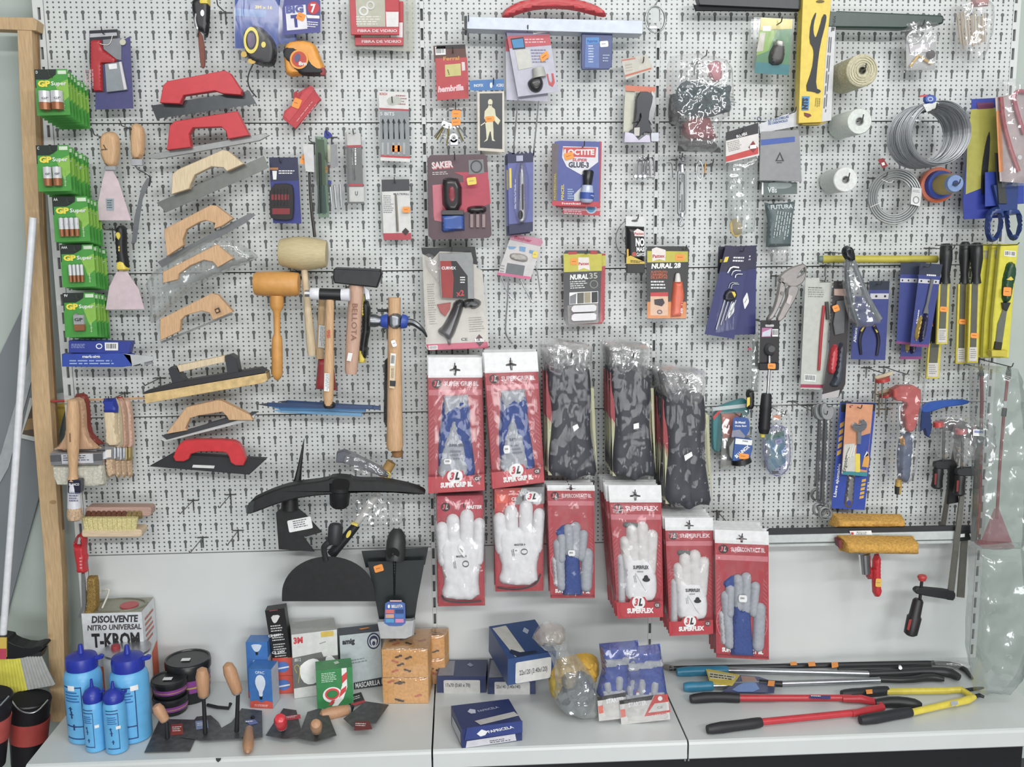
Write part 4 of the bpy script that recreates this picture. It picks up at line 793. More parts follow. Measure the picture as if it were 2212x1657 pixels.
# small packs near the panel joint
at(.055)
I('screw_hook_pack', 'tilted small white card with pink edges and orange dot above bent hooks', 'hardware pack',
  ('card', P("1104,508 1172,522 1146,603 1075,593", m('c8c4c4', .4), 1.2)+P(sm("1102,510 1106,504 1170,516 1173,524 1168,532 1102,518", 0), m('c8849c'), .5, 1.6)+P("1075,588 1147,598 1145,604 1074,594", m('d0648c'), .5, 1.6)), ('lettering', X('fischer', 1110, 515, 1148, 524, 7, m('b83a5c'), 2.4, .04)+P("1096,568 1134,574 1130,596 1092,590", m('6a7074'), .5, 2)+P("1097,532 1116,533 1110,538 1100,538", m('6a9cc8'), .5, 2)+P("1122,532 1136,534 1134,544 1122,542", m('6a9cc8'), .5, 2)+P("1144,540 1154,542 1150,548 1143,546", m('6a9cc8'), .5, 2)+LN(1082, 572, 1092, 574, 18, 3, GY, 2)), ('plastic_bits', U(sm("1104,546 1130,548 1142,556 1138,568 1106,562 1100,554", 1), m('a8a49c', .3), 8, 1, 5, 3, 2, .2)), ('sticker', STK(1156, 550, 11, 14, 10, YEL, 3)))
for nm, pts in (('long bent steel hook rod below the tilted white card', "1098,598 1097,640 1092,700 1092,720 1098,732 1107,742"), ('left short bent steel hook below the tilted white card', "1082,597 1094,628 1108,650 1111,645"), ('right bent steel hook below the tilted white card', "1124,604 1138,632 1150,655 1156,652"), ('thin bent hook leaning out on the right below the tilted white card', "1152,566 1160,580 1164,610 1168,636")):
    at(.05); I('bent_hook', nm, 'hook', ('rod', T(pts, 2.6 if 'long' in nm else 1.8, CHR if 'long' in nm else SILV, 8)))
at(.08)
def nural():
    I('putty_pack', 'black and yellow epoxy putty blister with two white sticks', 'glue',
      ('card', P(sm("1217,548 1222,541 1294,541 1300,548 1296,695 1224,702 1218,690", 0), m('3c3d40', .4), 1.5)+P("1217,548 1300,548 1300,585 1218,588", m('c4bc28'), .5, 1.8)+P("1226,660 1292,656 1292,698 1228,700", m('8c8886'), .5, 1.8)+P("1227,544 1246,543 1246,549 1228,550", m('b83038'), .4, 2.6)+P("1275,542 1290,542 1290,549 1276,549", m('b83038'), .4, 2.6)),
      ('logo', P("1249,556 1272,556 1274,584 1261,579 1249,584", m('e8e0d8'), .5, 2.6)+X('Pattex', 1250, 573, 1273, 572, 6, m('b82838'), 3.4, .03)), ('lettering', X('NURAL', 1231, 604, 1271, 602, 10, WH, 2.8, .05, .15)+X('35', 1273, 602, 1291, 601, 12, m('b8b8a8'), 2.8)+LN(1231, 608, 1270, 606, 18, 4, m('d8d8d4'), 2.4)+RG(1283, 614, 9, 9, 2, m('8a8a80'), .4, 2.4)), ('photo_strip', P("1230,632 1292,629 1292,655 1230,658", WH, .4, 2.4)+P("1231,640 1245,634 1244,656 1231,657", m('7a7c80'), .4, 3)+P("1247,633 1261,632 1261,655 1247,656", m('5a5c54'), .4, 3)+P("1262,632 1276,631 1276,654 1262,655", m('a09478'), .4, 3)+P("1278,631 1291,630 1291,653 1278,654", m('2a2e30'), .4, 3)),
      ('putty_stick', P(sm("1235,664 1240,660 1284,658 1289,662 1288,670 1284,673 1238,675 1234,670", 0), m('dcdadc', .4), 14, 3)), ('putty_stick', P(sm("1235,682 1240,678 1284,676 1289,680 1288,690 1284,692 1238,694 1234,690", 0), m('dcdadc', .4), 14, 3)), ('blister', P(sm("1217,545 1304,541 1302,696 1220,704", 0), CL, 20, 2)), ('sticker', STK(1240, 565, 15, 14, 2, l=3)), hook=(1268, 545), hk='epoxy putty blister', hd=115)
    at(.055); I('putty_pack', 'second epoxy putty pack showing its red side behind', 'glue', ('card', P("1222,545 1308,548 1306,690 1300,700 1222,700", m('b82c38', .4), 12)+P("1300,552 1308,552 1308,574 1300,576", m('c4bc28'), .4, 13)))
nural()
at(.09)
I('sealant_tube', 'black sealant tube with white top and big white lettering', 'tube', ('hang_tab', P("1352,467 1393,469 1393,490 1352,488", m('d8dcda', .4), 1.5, 4)+E(1371, 477, 7, 2.5, m('5a605e'), .4, 6)), ('tube', U("1352,488 1393,489 1393,566 1353,565", m('17181b', .3), 16, 0, 12, 4), [('foot_band', P("1353,556 1362,552 1393,566 1393,570 1353,570", m('d8b828'), .8, 15.5)+P("1354,538 1358,538 1358,556 1354,556", m('d8a828'), .6, 12)+P("1369,500 1377,494 1391,500 1391,511 1371,510", m('e8dcd4'), .6, 16.4))]), ('cap', B(1354, 569, 1393, 590, m('141517', .4), 14, 0, 2)), ('lettering', X('Pattex', 1371, 507, 1391, 507, 5, m('c03040'), 18)+X('NO', 1373, 531, 1392, 531, 16, WH, 18, .05)+X('MAS', 1375, 543, 1392, 543, 9, WH, 18, .04)+X('CLAVOS', 1375, 553, 1393, 553, 7, WH, 18, .03)+E(1370, 549, 5, 5, m('b84838'), .5, 17)+LN(1362, 562, 1390, 564, 6, 2, m('3a3a3a'), 18)), hook=(1378, 470), hk='black sealant tube', hd=115)
at(.05); I('cable_loop', 'thin grey wire loop behind the black sealant tube', 'cable', ('cable', T([(1352, 475), (1334, 494), (1328, 520), (1336, 545), (1350, 550)], 1.6, CABM, 6)+T([(1352, 484), (1342, 505), (1346, 520), (1354, 525)], 1.4, CABM, 6)))
at(.09)
ORG = m('d8642c', .4)
I('gasket_glue_pack', 'black and orange gasket sealant blister with orange tube', 'glue',
  ('card', P(sm("1396,540 1400,532 1484,532 1489,540 1482,690 1398,690", 0), m('2c2c2e', .4), 1.5)+P("1398,542 1486,543 1486,566 1398,567", m('c4bc28'), .5, 1.8)+P("1398,652 1482,652 1482,688 1398,688", m('dc8434'), .5, 1.8)), ('logo', P("1408,538 1418,534 1438,540 1437,564 1424,560 1409,565", m('e8e0d8'), .5, 2.6)+X('Pattex', 1410, 557, 1436, 556, 7, m('b82838'), 3.4, .03)), ('lettering', X('NURAL 28', 1407, 580, 1471, 578, 10, WH, 2.8, .05, .15)+X('SUSTITUTO', 1406, 590, 1442, 590, 5, m('d86838'), 2.8)+X('UNIVERSAL', 1406, 596, 1442, 596, 5, m('d86838'), 2.8)+X('DE JUNTAS', 1406, 602, 1442, 602, 5, m('d86838'), 2.8)+LN(1406, 607, 1440, 607, 20, 3, WH, 2.4)),
  ('picture', P("1405,632 1443,631 1443,682 1405,681", m('e0b898'), .5, 2.4)+P("1405,632 1443,631 1443,640 1405,640", m('c83438'), .5, 3)+P("1413,647 1432,645 1436,654 1430,662 1414,658", m('3a3034'), .5, 3)+RG(1425, 674, 6, 5, 3, m('6a5c64'), .5, 3)),
  ('tube', U("1456,608 1476,608 1480,640 1472,684 1450,686 1452,640", m('e06038', .3), 16, 2, 8, 3), [('side_text', X('28 Transil', 1474, 678, 1474, 628, 8, m('e8d8e0'), 17, .03))]), ('tube_cap', L((1464, 590, 10), (1464, 609, 10), [(0, 3), (.2, 5), (1, 7)], m('dcdad4'), 12)), ('blister', P(sm("1393,534 1490,532 1486,692 1394,692", 0), CL, 20, 2)), ('sticker', STK(1469, 556, 20, 14, 2, l=3)), hook=(1482, 536), hk='gasket sealant blister', hd=128)
# ================================================================ right bay, upper part
at(.05)
I('brush_strip', 'dark brush strip lying along the top edge of the right bay', 'strip', ('rail', P("1506,-10 1740,-4 1740,20 1512,10", m('2c3034', .4), 30, -2)), ('bristles', P("1500,10 1740,18 1740,24 1504,22", m('202426', .8), 12, 4), [('barbs', sum([T([(1506+i*18, 18, 8), (1502+i*18, 26, 8)], 1, m('202426'), 4, 0) for i in range(13)], []))]))
at(.06)
I('green_tube', 'dark green long tube lying behind the tall yellow box', 'tube', ('tube', P("1740,20 2030,32 2040,36 2038,50 2028,54 1950,62 1740,58", m('2c443e', .35), 30, 0, 4)), ('end_cap', E(2034, 42, 5, 9, m('141816'), 24, 2)))
at(.07)
I('rodent_pack', 'green and yellow blister card with dark plug in it', 'blister pack',
  ('card', P("1644,38 1712,42 1704,162 1630,158", m('3a7a4a', .4), 1.5)+P("1644,38 1712,42 1711,62 1642,66", m('c8b83a'), .5, 1.8)+P("1640,68 1680,62 1660,110 1634,120", m('7ca83c'), .5, 1.8)+P("1632,134 1706,140 1704,162 1630,158", m('2c7a80'), .5, 1.8)+P("1642,72 1654,70 1648,110 1634,112", m('b8b4a8'), .5, 2.4)+P("1647,56 1665,56 1665,67 1648,67", m('dce0d8'), .5, 2.4)), ('plug', U(sm("1676,90 1696,92 1698,120 1690,140 1664,140 1662,116", 1), m('3a3434', .4), 18, 2, 8, 4)), ('prongs', U(sm("1674,84 1696,86 1694,106 1674,102", 1), m('8a8a84', .3, .4), 14, 6, 4, 3)), ('blister', P(sm("1628,36 1718,40 1706,168 1626,164", 0), CL, 24, 1)), hook=(1688, 44), hk='green and yellow blister card', hd=110)
at(.06)
YB = m('e4c614', .4)
I('pliers_box', 'tall yellow box with picture of black pliers and white side', 'box',
  ('front_face', P("1735,-20 1798,-20 1784,120 1775,264 1725,266 1730,110", YB, 34)), ('side_face', P("1790,24 1807,22 1796,260 1774,264 1782,120", m('c8cacc', .4), 30, -2)),
  ('picture', P(sm("1761,27 1751,50 1748,90 1757,104 1758,120 1754,150 1738,196 1758,198 1768,203 1775,196 1762,190 1766,140 1772,96 1784,50 1786,32 1778,30 1770,60 1762,84 1757,70 1758,50 1764,28", 1), m('22282c'), .6, 35.5)), ('lettering', P("1733,208 1749,208 1747,238 1732,238", m('3a90d0'), .5, 35.5)+X('NTS', 1744, 236, 1745, 212, 11, BK, 37, .06)+P(sm("1737,243 1750,246 1753,250 1746,254 1738,250", 0), m('7a3418'), .5, 35.5)+X('WINKEL', 1800, 34, 1796, 68, 6, BK, 30, .04)+LN(1797, 80, 1784, 250, 8, 2, m('5a5e64'), 30)+LN(1772, 212, 1770, 234, 12, 3, m('8a7a10'), 35.4)), ('hang_slot', E(1772, 3, 9, 3, m('6a5a08'), .5, 35.5)), ('base_flap', P("1728,264 1790,262 1772,270 1734,270", m('b89c18'), 24, 0)))
def roll(cx, cy, r, r2, depth, mat, core, lab, nm='roll', hk=None, rough=0, coils=None):
    """spool on a hook, axis straight out of the wall; centre px at front face"""
    d1 = depth+.02; c = W(cx, cy, d1); k = (W(cx+r, cy, d1)-c).length; b = Vector((c.x, -.015, c.z)); q = r2/r
    prof = [(0, k*q), (0, k), (.5, k*(1.02 if rough else 1)), (1, k*.98), (1, k*q)]
    s = lathe3(b, c, prof[1:4], mat, 28)
    s = lathe3(b, c, [(0, k*.9), (.02, k), (.98, k), (1, k*.94), (1.0, k*q), (.9, k*q)], mat, 28)
    ps = [('wound_body', s[:1]), ('core', lathe3(b, c+Vector((0, -.001, 0)), [(.02, k*q*1.02), (1, k*q*1.02), (1, k*q*.8), (.9, k*q*.78)], m(core, .6), 20))]
    if rough: ps[0] = ('wound_body', s[:1], [('twine_winding', sum([tube3([c+Vector((math.cos(a)*k*f, -.002+.001*(j % 2), math.sin(a)*k*f)) for a in np.linspace(j, j+2.2, 8)], .0012, m('cfc8a8', .8), 4) for j in range(40) for f in [.35+.6*((j*7) % 13)/13.]], []))])
    return I(nm, lab, nm.replace('_', ' ') if nm == 'roll' else 'twine', *ps), c
for a in ((1863, 152, 34, 8, .13, m('c8c4a4', .8, nz=.2, sc=200), '5c5a4c', 'thick ball of cream sisal twine under the dark green tube', 'twine_ball', None, 1), (1857, 262, 27, 9, .13, m('d4dcd4', .5, nz=.08, sc=150), '9a9c98', 'white plastic string spool, upper of the two', 'string_spool'), (1827, 388, 26, 8, .10, m('d8dcd8', .5, nz=.08, sc=150), '8a8c88', 'white plastic string spool, lower of the two', 'string_spool')):
    r_, c = roll(*a); HOOK(a[0]+6, a[1]-6, a[4]+.05, 'wire peg hook through the '+a[7].split(',')[0].split(' under')[0]+(' above' if a[1] == 262 else ' below' if a[1] == 388 else ''), .014)
# wire coils
GALV = m('b8bcc0', .38, .7)
def coil(cx, cy, r, thick, d, n, lab, seed, turns=9, wr=.0013):
    c = W(cx, cy, .17); k = (W(cx+r, cy, .17)-c).length; c.y = -d; rnd = random.Random(seed); s = []
    for t in range(n):
        rr_ = k*(1+rnd.uniform(-thick, thick)); ph = rnd.random()*6; off = rnd.uniform(-.010, .010)
        s += tube3([c+Vector((math.cos(a)*rr_*(1+.008*math.sin(3*a+ph)), off+.002*math.sin(2*a+ph), math.sin(a)*rr_*(1+.008*math.cos(2*a+ph)))) for a in np.linspace(0, 2*math.pi, 41)[:-1]], wr, GALV, 5, True)
    return s, c, k
for i, d in enumerate((.17, .14, .11, .08, .05)):
    s, c, k = coil(2028, 288, 62, .09, d, 22, '', i)
    ps = [('wire_turns', s, [])]
    ps = [('wire_turns', s), ('tie', T([(2019-42+i*3, 262, 2), (2019-50, 250, 2)], 1.6, GALV, 5, 0))]
    if i == 0:
        at(.175); ps += [('blue_label', U(sm("1996,208 2006,203 2024,206 2024,222 2010,226 1996,222", 1), m('3a5cb0', .4), 8, 0, 5, 3), [('print', RG(2010, 214, 6, 5, 2, m('b8c4e0'), .5, 8)+P("1986,206 2004,204 2002,208 1988,210", m('c83c44'), 1, 4))]), ('white_tag', P("1994,226 2022,220 2029,222 2018,236 2002,242", m('d8dcd8'), .8, 4))]
    if i == 3: at(.08); ps += [('red_tag', P("1896,345 1908,341 1918,358 1907,364", m('9a2428'), 1, 4)+P("1904,352 1910,350 1912,356 1906,358", WH, .5, 5.4))]
    at(d); I('wire_coil', 'large coil of galvanised wire, %s of five on its hook' % ('frontmost', 'second from front', 'middle', 'fourth from front', 'rearmost')[i], 'wire coil', *ps, group='galvanised wire coils')
HOOK(2022, 232, .2, 'wire peg hook carrying the large galvanised coils', .014, rad=.0022)
at(.07)
c = W(1932, 425, .07); k = (W(1978, 425, .07)-c).length
I('cable_coil', 'flat coil of plastic sheathed steel cable with white tag', 'cable', ('cable_turns', sum([tube3([c+Vector((math.cos(a)*k*f, -.004*j, math.sin(a)*k*f)) for a in np.linspace(0, 2*math.pi, 37)[:-1]], .0026, m('a4a9a8', .35, .4), 6, True) for f in (1.22, 1.12, 1.02, .92, .83) for j in ((0,) if f < .85 else (0, 1))], [])), ('tie', T("1905,388,6 1924,396,8 1930,390,6", 1, WH, 5)+T("1880,448,6 1896,440,10 1904,438,6", 1, WH, 5)), ('tag', P("1970,404 1991,407 1987,446 1967,441", m('dcdedc'), .8, 14)+RG(1979, 432, 7, 8, 2, m('8a8c8c'), .4, 15)+LN(1972, 410, 1988, 412, 6, 2, GY, 15.2)), hook=(1915, 378), hk='flat cable coil', hd=90)
c0 = W(2033, 405, .06)
def spool():
    d = .05; c = W(2034, 403, d); k = (W(2070, 403, d)-c).length; f = W(2066, 396, .14)
    at(.1); b = Vector((f.x, -.02, f.z))
    I('line_spool', 'orange and blue line spool in clear wrap beside the saw blades', 'spool', ('orange_flange', lathe3(b, b+Vector((0, -.02, 0)), [(0, k*1.0), (.9, k*1.02), (1, k*.9)], m('d8642c', .4), 28)), ('blue_flange', lathe3(b+Vector((0, -.018, 0)), b+Vector((0, -.04, 0)), [(0, k*.84), (1, k*.8)], m('2a4cb0', .4), 28)),
      ('yellow_winding', lathe3(b+Vector((0, -.04, 0)), b+Vector((0, -.10, 0)), [(0, k*.6), (.5, k*.6), (1, k*.5)], m('b8a04c', .5), 24)), ('front_hub', lathe3(b+Vector((0, -.10, 0)), b+Vector((0, -.115, 0)), [(0, k*.5), (1, k*.46), (1, k*.2)], m('7c98c8', .3), 24)), ('hub_hole', lathe3(b+Vector((0, -.112, 0)), b+Vector((0, -.117, 0)), [(0, k*.17), (1, k*.17)], m('1c3a6c'), 16)))
    HOOK(2072, 394, .17, 'wire peg hook through the orange and blue spool')
spool()
at(.07)
I('plug_bag', 'small clear packet with white ring, yellow bracket and dark knob', 'hardware pack', ('card', P("1957,80 2022,84 2020,150 1958,152", m('b8bcbc', .4), 1.5)), ('white_label', P("1964,96 2005,94 2006,112 1966,114", m('d8d4d8'), .6, 4)), ('ring', T([(1972, 68, 8), (1958, 78, 8), (1962, 92, 8), (1978, 95, 8), (1990, 84, 8), (2000, 70, 8)], 2, m('dcdedc'), 8)), ('yellow_bracket', T("1966,144,8 1984,120,10 1996,128,8 2012,138,8", 3.6, m('e4b43c', .35), 8, 0)), ('knob', E(2013, 117, 8, 9, m('3c3032'), 12, 4)), ('bag', U(sm("1950,42 1990,38 2034,44 2030,100 2032,148 2022,154 1956,156 1952,100", 0), BAG, 20, 2, 14, 6, 4, .1, True)), hook=(1995, 50), hk='small packet with yellow bracket', hd=100)
at(.06)
rnd = random.Random(9)
I('torch_bag', 'clear bag of pale wooden sticks with pink tops at the top right', 'bag', *[('stick', T([(2068+i*7.5, 30+rnd.uniform(-6, 10), 6+(i % 3)*6), (2076+i*6.5, 96+rnd.uniform(-8, 12), 6+(i % 3)*6)], 3.2, m(('c4b49c', 'b8a488', 'd0c4b0')[i % 3], .6), 6, 0)) for i in range(9)], ('pink_tops', U(sm("2100,-10 2138,-10 2138,12 2102,14", 0), m('c88484'), 16, 0, 6, 5)), ('bag', U(sm("2064,-10 2152,-10 2152,60 2136,122 2120,134 2078,132 2064,60", 1), BAG, 40, 2, 20, 7, 6, .08, True)))
# right edge saws and scissors
at(.09)
I('saw_blade_card', 'yellow green card with blue ends and black saw blade', 'saw blade', ('card', P("2099,214 2160,211 2172,470 2082,474 2080,430 2098,240", m('24389a', .4), 1.5)+P("2098,236 2158,232 2166,388 2086,420 2090,300", m('a8a438', .4), .5, 1.8)+P("2110,222 2146,221 2146,234 2112,236", m('6a2c54'), .5, 2.2)), ('blade', P(sm("2140,280 2136,360 2128,416 2120,420 2122,360 2132,300", 1), m('22262c', .4), 4, 3)), ('blade_sleeve', P(sm("2128,290 2148,268 2150,300 2138,420 2116,424", 0), CL, 6, 3)))
at(.12)
SCB = m('26407c', .35)
I('scissors', 'blue handled scissors hanging at the right edge', 'scissors', ('handle_loop', U(sm("2140,452 2132,470 2130,500 2138,522 2152,524 2164,510 2170,480 2170,452 2160,444", 1), SCB, 16, 0, 6, 4, holes=["2146,466 2141,486 2142,506 2150,512 2158,500 2161,478 2159,464"])), ('handle_loop', U(sm("2172,452 2176,490 2182,516 2196,522 2206,510 2212,480 2206,454 2190,446", 1), SCB, 16, 0, 6, 4, holes=["2182,466 2184,494 2190,508 2198,506 2203,484 2199,464"])), ('shank', P("2146,400 2200,396 2198,456 2160,456", SCB, 12, 0)), ('card_sleeve', P("2128,372 2212,368 2212,440 2128,446", m('2a44a4', .4), 1.5, -4)), ('blade', P("2150,330 2164,330 2176,440 2158,440", m('4a4c4c', .4, .5), 5, 12)))
at(.15)
I('pruner_pack', 'clear pack with red looped handle at the right edge', 'tool pack', ('back_card', P("2150,210 2212,200 2212,396 2160,392", m('b8a8a8', .5), 1.5)+P("2152,240 2162,236 2168,370 2158,372", m('d8843a'), .5, 1.8)), ('handle', T([(2162, 210, 6), (2166, 260, 8), (2182, 320, 8), (2200, 370, 8)], 6, m('b03a40', .35), 8)+T([(2212, 290, 8), (2196, 240, 8), (2188, 206, 8), (2200, 196, 8), (2216, 200, 8)], 6, m('b03a50', .35), 8)), ('rivet', E(2203, 340, 5, 5, m('dcdcdc'), 3, 16)), ('bag', U(sm("2160,172 2222,166 2222,400 2172,404 2164,300", 0), BAG, 26, 2, 16, 8, 5, .08, True)))
# hanging bags beside the shears
at(.08)
I('mastic_bag', 'long clear bag with black, white and red diagonal header', 'bag', ('header', P("1568,286 1638,265 1640,336 1568,352", m('d8d4d0', .4), 1.5, 4)+P("1568,286 1638,265 1638,288 1568,304", m('2c2c30'), .5, 6)+P("1568,338 1638,318 1638,332 1568,350", m('c83a34'), .5, 6)), ('lettering', X('RUBI', 1592, 298, 1614, 291, 6, WH, 7.4)+LN(1570, 308, 1602, 300, 22, 6, m('9a9690'), 6.6)+P("1627,304 1636,318 1627,330 1617,318", m('8a1c1e'), .5, 6.6)+P("1620,314 1634,312 1634,320 1620,322", WH, .5, 7.4)), ('disc', E(1590, 492, 13, 20, m('b89c50', .6), 4, 2, a=-8)), ('bag', U("1568,350 1640,334 1638,430 1632,500 1584,514 1572,440", BAG2, 16, 0, 16, 7, 4, .06, True)), hook=(1604, 284), hk='bag with diagonal header', hd=110)
at(.07)
I('carburettor_pack', 'grey packet with blue band under a white header card', 'packet', ('header', P("1640,268 1722,238 1724,272 1642,288", m('c9ccd0', .4), 1.5, 4)), ('packet', P("1643,284 1726,280 1732,392 1640,390", m('8d8f90', .4), 6)+P("1644,302 1717,295 1717,306 1644,314", m('3a5cb0'), .5, 6.5)), ('lettering', X('KIT 2 ESCOBILLAS', 1660, 264, 1704, 254, 5, m('3a6098'), 6.4, .03)+X('DE CARBONCILLO', 1660, 270, 1702, 262, 5, m('3a6098'), 6.4, .03)+P("1685,328 1694,348 1675,348", m('3a3c3e'), .5, 6.8, holes=["1685,333 1690,346 1679,346"])+LN(1678, 350, 1692, 350, 5, 1, m('4a4c4e'), 7)+RG(1640, 257, 5, 5, 2, m('3a4a6a'), .5, 6)), ('plastic', P("1640,280 1728,276 1734,396 1640,394", CL, 8, 0)), hook=(1718, 238), hk='grey packet with blue band', hd=120)
at(.055)
I('valve_card', 'small dark green grey card with handwriting style print', 'card pack', ('card', P("1646,394 1722,394 1722,419 1645,420", m('5c6c68', .4), 3)+P("1646,394 1649,394 1649,420 1645,420", WH, .5, 3.2)+E(1685, 400, 26, 8, m('8a9896'), .5, 3.2)), ('lettering', X('V8s', 1658, 416, 1678, 416, 12, m('dce4e2'), 4.4)))
I('futura_sachet', 'dark grey sachet with white rows of print below the small card', 'sachet', ('sachet', U(sm("1652,436 1664,440 1700,438 1720,434 1714,470 1710,532 1656,534 1660,480", 0), m('58686a', .45), 12, 0, 8, 5, 3), [('lettering', X('FUTURA', 1665, 452, 1713, 450, 9, m('c4d0d0'), 14, .03)+LN(1676, 456, 1676, 530, 1, 1, WH, 10)+LN(1710, 460, 1700, 522, 34, 6, m('a8b4b4'), 14.5))]), ('clear_foot', U(sm("1656,534 1708,532 1710,560 1690,572 1668,566", 0), BAG, 10, 0, 8, 5, 4, .15)))
# key sets
def hexset(q, d, lab, full, st):
    at(d); fr(*q); ps = [('card', P("0,0 100,0 100,100 0,100", m('1e2044', .4), 1.2)+P("0,30 100,26 100,100 0,100", m('262c6c', .4), .5, 1.4)), ('lettering', P("8,13 22,12 20,18 6,19", YEL, .4, 2)+LN(40, 12, 90, 11, 7, 2, WH, 2)), ('sticker', STK(st[0], st[1], 18, 13, -30, WH, 3))]
    fr()
    if full: ps += [('hex_key', T([(1572+i*8, 590+i*5, 5+i), (1580+i*5, 576+i*8, 6+i), (1596+i*4, 578+i*7, 6+i)], 3.2-.5*i, m('b8bcc4', .25, .8), 6, 1)) for i in range(3)]+[('hex_key', T([(1574+i*5, 622+i*2, 5), (1578+i*4, 610+i*3, 6), (1594+i*2, 611+i*3, 6)], 1.8, m('a8acb4', .25, .8), 6, 1)) for i in range(2)]+[('hex_key', T([(1566+i*8, 648, 5), (1547+i*10, 712-i*10, 5)], 3.0-.4*i, m('b8bcc4', .25, .8), 6, 0)) for i in range(4)]
    if full: ps += [('key_holder', U(sm("1570,625 1590,625 1594,640 1586,652 1568,652 1562,644", 1), m('1c1e28', .35), 10, 4, 5, 3), [('yellow_clip', U(sm("1570,626 1590,627 1592,640 1584,650 1580,636", 1), YEL, 12, 4, 4, 3))]), ('blister', P(sm("1566,572 1618,574 1590,712 1546,720", 0), CL, 12, 2))]
    I('hex_key_card', lab, 'key set', *ps, group='dark blue hex key cards')
hexset((1568, 530, 1622, 534, 1586, 732, 1522, 722), .09, 'tilted dark blue card of chrome hex keys with yellow clip, front', True, (72, 70))
hexset((1566, 533, 1634, 530, 1632, 722, 1572, 724), .065, 'upright dark blue hex key card behind the tilted one', False, (66, 62))
at(.055); I('hex_key_card', 'rearmost dark hex key card, only its left edge showing', 'key set', ('card', P("1552,533 1570,532 1566,600 1550,590", m('1e2238', .4), 1.2)+P("1556,560 1566,560 1564,566 1555,567", YEL, .4, 1.6)))
HOOK(1606, 540, .12, 'wire peg hook holding the hex key cards')
# ================================================================ hammers
def capU(x0, y0, x1, y1, w, mat, t=10, l=0, r=None, wr=0, w1=None, s=4):
    """rounded finger between two local points, w px wide"""
    global FR
    a = tr(x0, y0); b = tr(x1, y1); f = FR; FR = None; w1 = w1 or w
    dx, dy = b[0]-a[0], b[1]-a[1]; Ln = math.hypot(dx, dy); ux, uy = dx/Ln, dy/Ln; an = math.atan2(uy, ux); o = []
    for i in range(7): t_ = an+math.pi/2+math.pi*i/6; o.append((a[0]+w/2*math.cos(t_)+ux*w/2, a[1]+w/2*math.sin(t_)+uy*w/2))
    for i in range(5): t_ = an-math.pi/2+math.pi*i/4; o.append((b[0]+w1/2*math.cos(t_), b[1]+w1/2*math.sin(t_)))
    q = U(o, mat, t, l, r or w/2, s, wr, .12); FR = f; return q
at(.10)
I('wooden_mallet', 'large cream barrel headed mallet, topmost hammer', 'mallet', ('head', L((604, 545), (706, 549), [(0, 27), (.05, 30), (.3, 35), (.5, 36.5), (.75, 34), (.95, 30), (1, 28)], m('c8b888', .6, nz=.08, kind='woodx'), 28)), ('handle', L((657, 580), (674, 768), [(0, 7), (.3, 7), (.6, 9), (.95, 10), (1, 9)], WDL, 14, .8)), hook=(628, 586), hk='cream barrel mallet', hd=90)
at(.13)
ORM = m('d8983c', .45, nz=.06)
I('rubber_mallet', 'orange mallet with turned orange handle left of the cream mallet', 'mallet', ('head', L((550, 613), (646, 614), [(0, 23), (.04, 25.5), (.3, 27), (.7, 27), (.96, 25.5), (1, 23)], ORM, 28)), ('handle', L((598, 638), (599, 822), [(0, 15), (.12, 15), (.16, 12), (.2, 8), (.45, 7), (.5, 11), (.6, 12), (.92, 12), (.98, 7), (1, 2)], ORM, 16)), hook=(586, 648), hk='orange mallet', hd=115)
at(.178)
I('soft_face_hammer', 'hammer with black head and white plastic faces and wooden handle', 'hammer', ('head', L((690, 635), (738, 637), [(0, 12.5), (1, 13)], m('1c1d20', .4), 20)), ('white_face', L((670, 634), (691, 635), [(0, 12), (.1, 13.5), (.9, 13.5), (1, 12)], m('e4e6ec', .35), 20)), ('white_face', L((737, 637), (756, 637), [(0, 13), (.9, 14.5), (1, 13)], m('e4e6ec', .35), 20)), ('steel_tip', L((659, 634), (671, 634), [(0, 8), (1, 8)], SILV, 14)),
  ('handle', L((713, 647), (709, 876), [(0, 9), (.4, 9.5), (.6, 11), (.92, 11.5), (1, 8)], WD, 14, .8), [('handle_label', P("701,806 712,807 711,846 700,845", WH, .5, 17)+LN(711, 808, 710.5, 844, 9, 3, GY, 18)), ('black_end', U(sm("696,868 722,868 724,882 714,886 698,884", 1), BK, 20, -14, 5, 3)), ('red_marking', X('95', 706, 712, 706, 730, 7, m('c84830'), 15.5, .03))]), hook=(708, 650), hk='soft face hammer', hd=150)
at(.11)
I('claw_hammer', 'half hidden hammer handle with barcode label and red grip', 'hammer', ('handle', L((696, 648), (690, 775), [(0, 8), (1, 8)], m('c8a878', .55, nz=.1, kind='wood'), 12, .8), [('handle_label', P("689,702 703,704 700,752 687,750", m('c9ccc8'), .5, 14)+LN(702, 706, 699, 750, 11, 3, GY, 15))]), ('red_grip', U("686,776 718,776 726,845 680,842", m('a8242c', .45), 18, -8, 8, 5)))
at(.14)
I('club_hammer', 'heavy black club hammer with pale pinkish wooden handle', 'hammer', ('head', P(sm("720,582 724,579 822,584 825,592 814,622 806,621 722,612 719,600", 0), m('212427', .5, nz=.15), 44, -22, 3), [('top_face', P("724,578 822,582 818,588 728,586", m('33373a', .5), 40, -20))]), ('handle', L((770, 615), (758, 808), [(0, 16), (.3, 15.5), (.6, 16), (.95, 14), (1, 12)], m('cdA58c'.lower(), .55, nz=.1, kind='wood'), 16, .75), [('burnt_lettering', X('BELLOTA', 761, 656, 758, 736, 12, m('8a5a44'), 20, .0)), ('price_label', P("752,762 762,763 758,781 749,779", WH, .5, 19))]), hook=(748, 622), hk='black club hammer', hd=118)
at(.09)
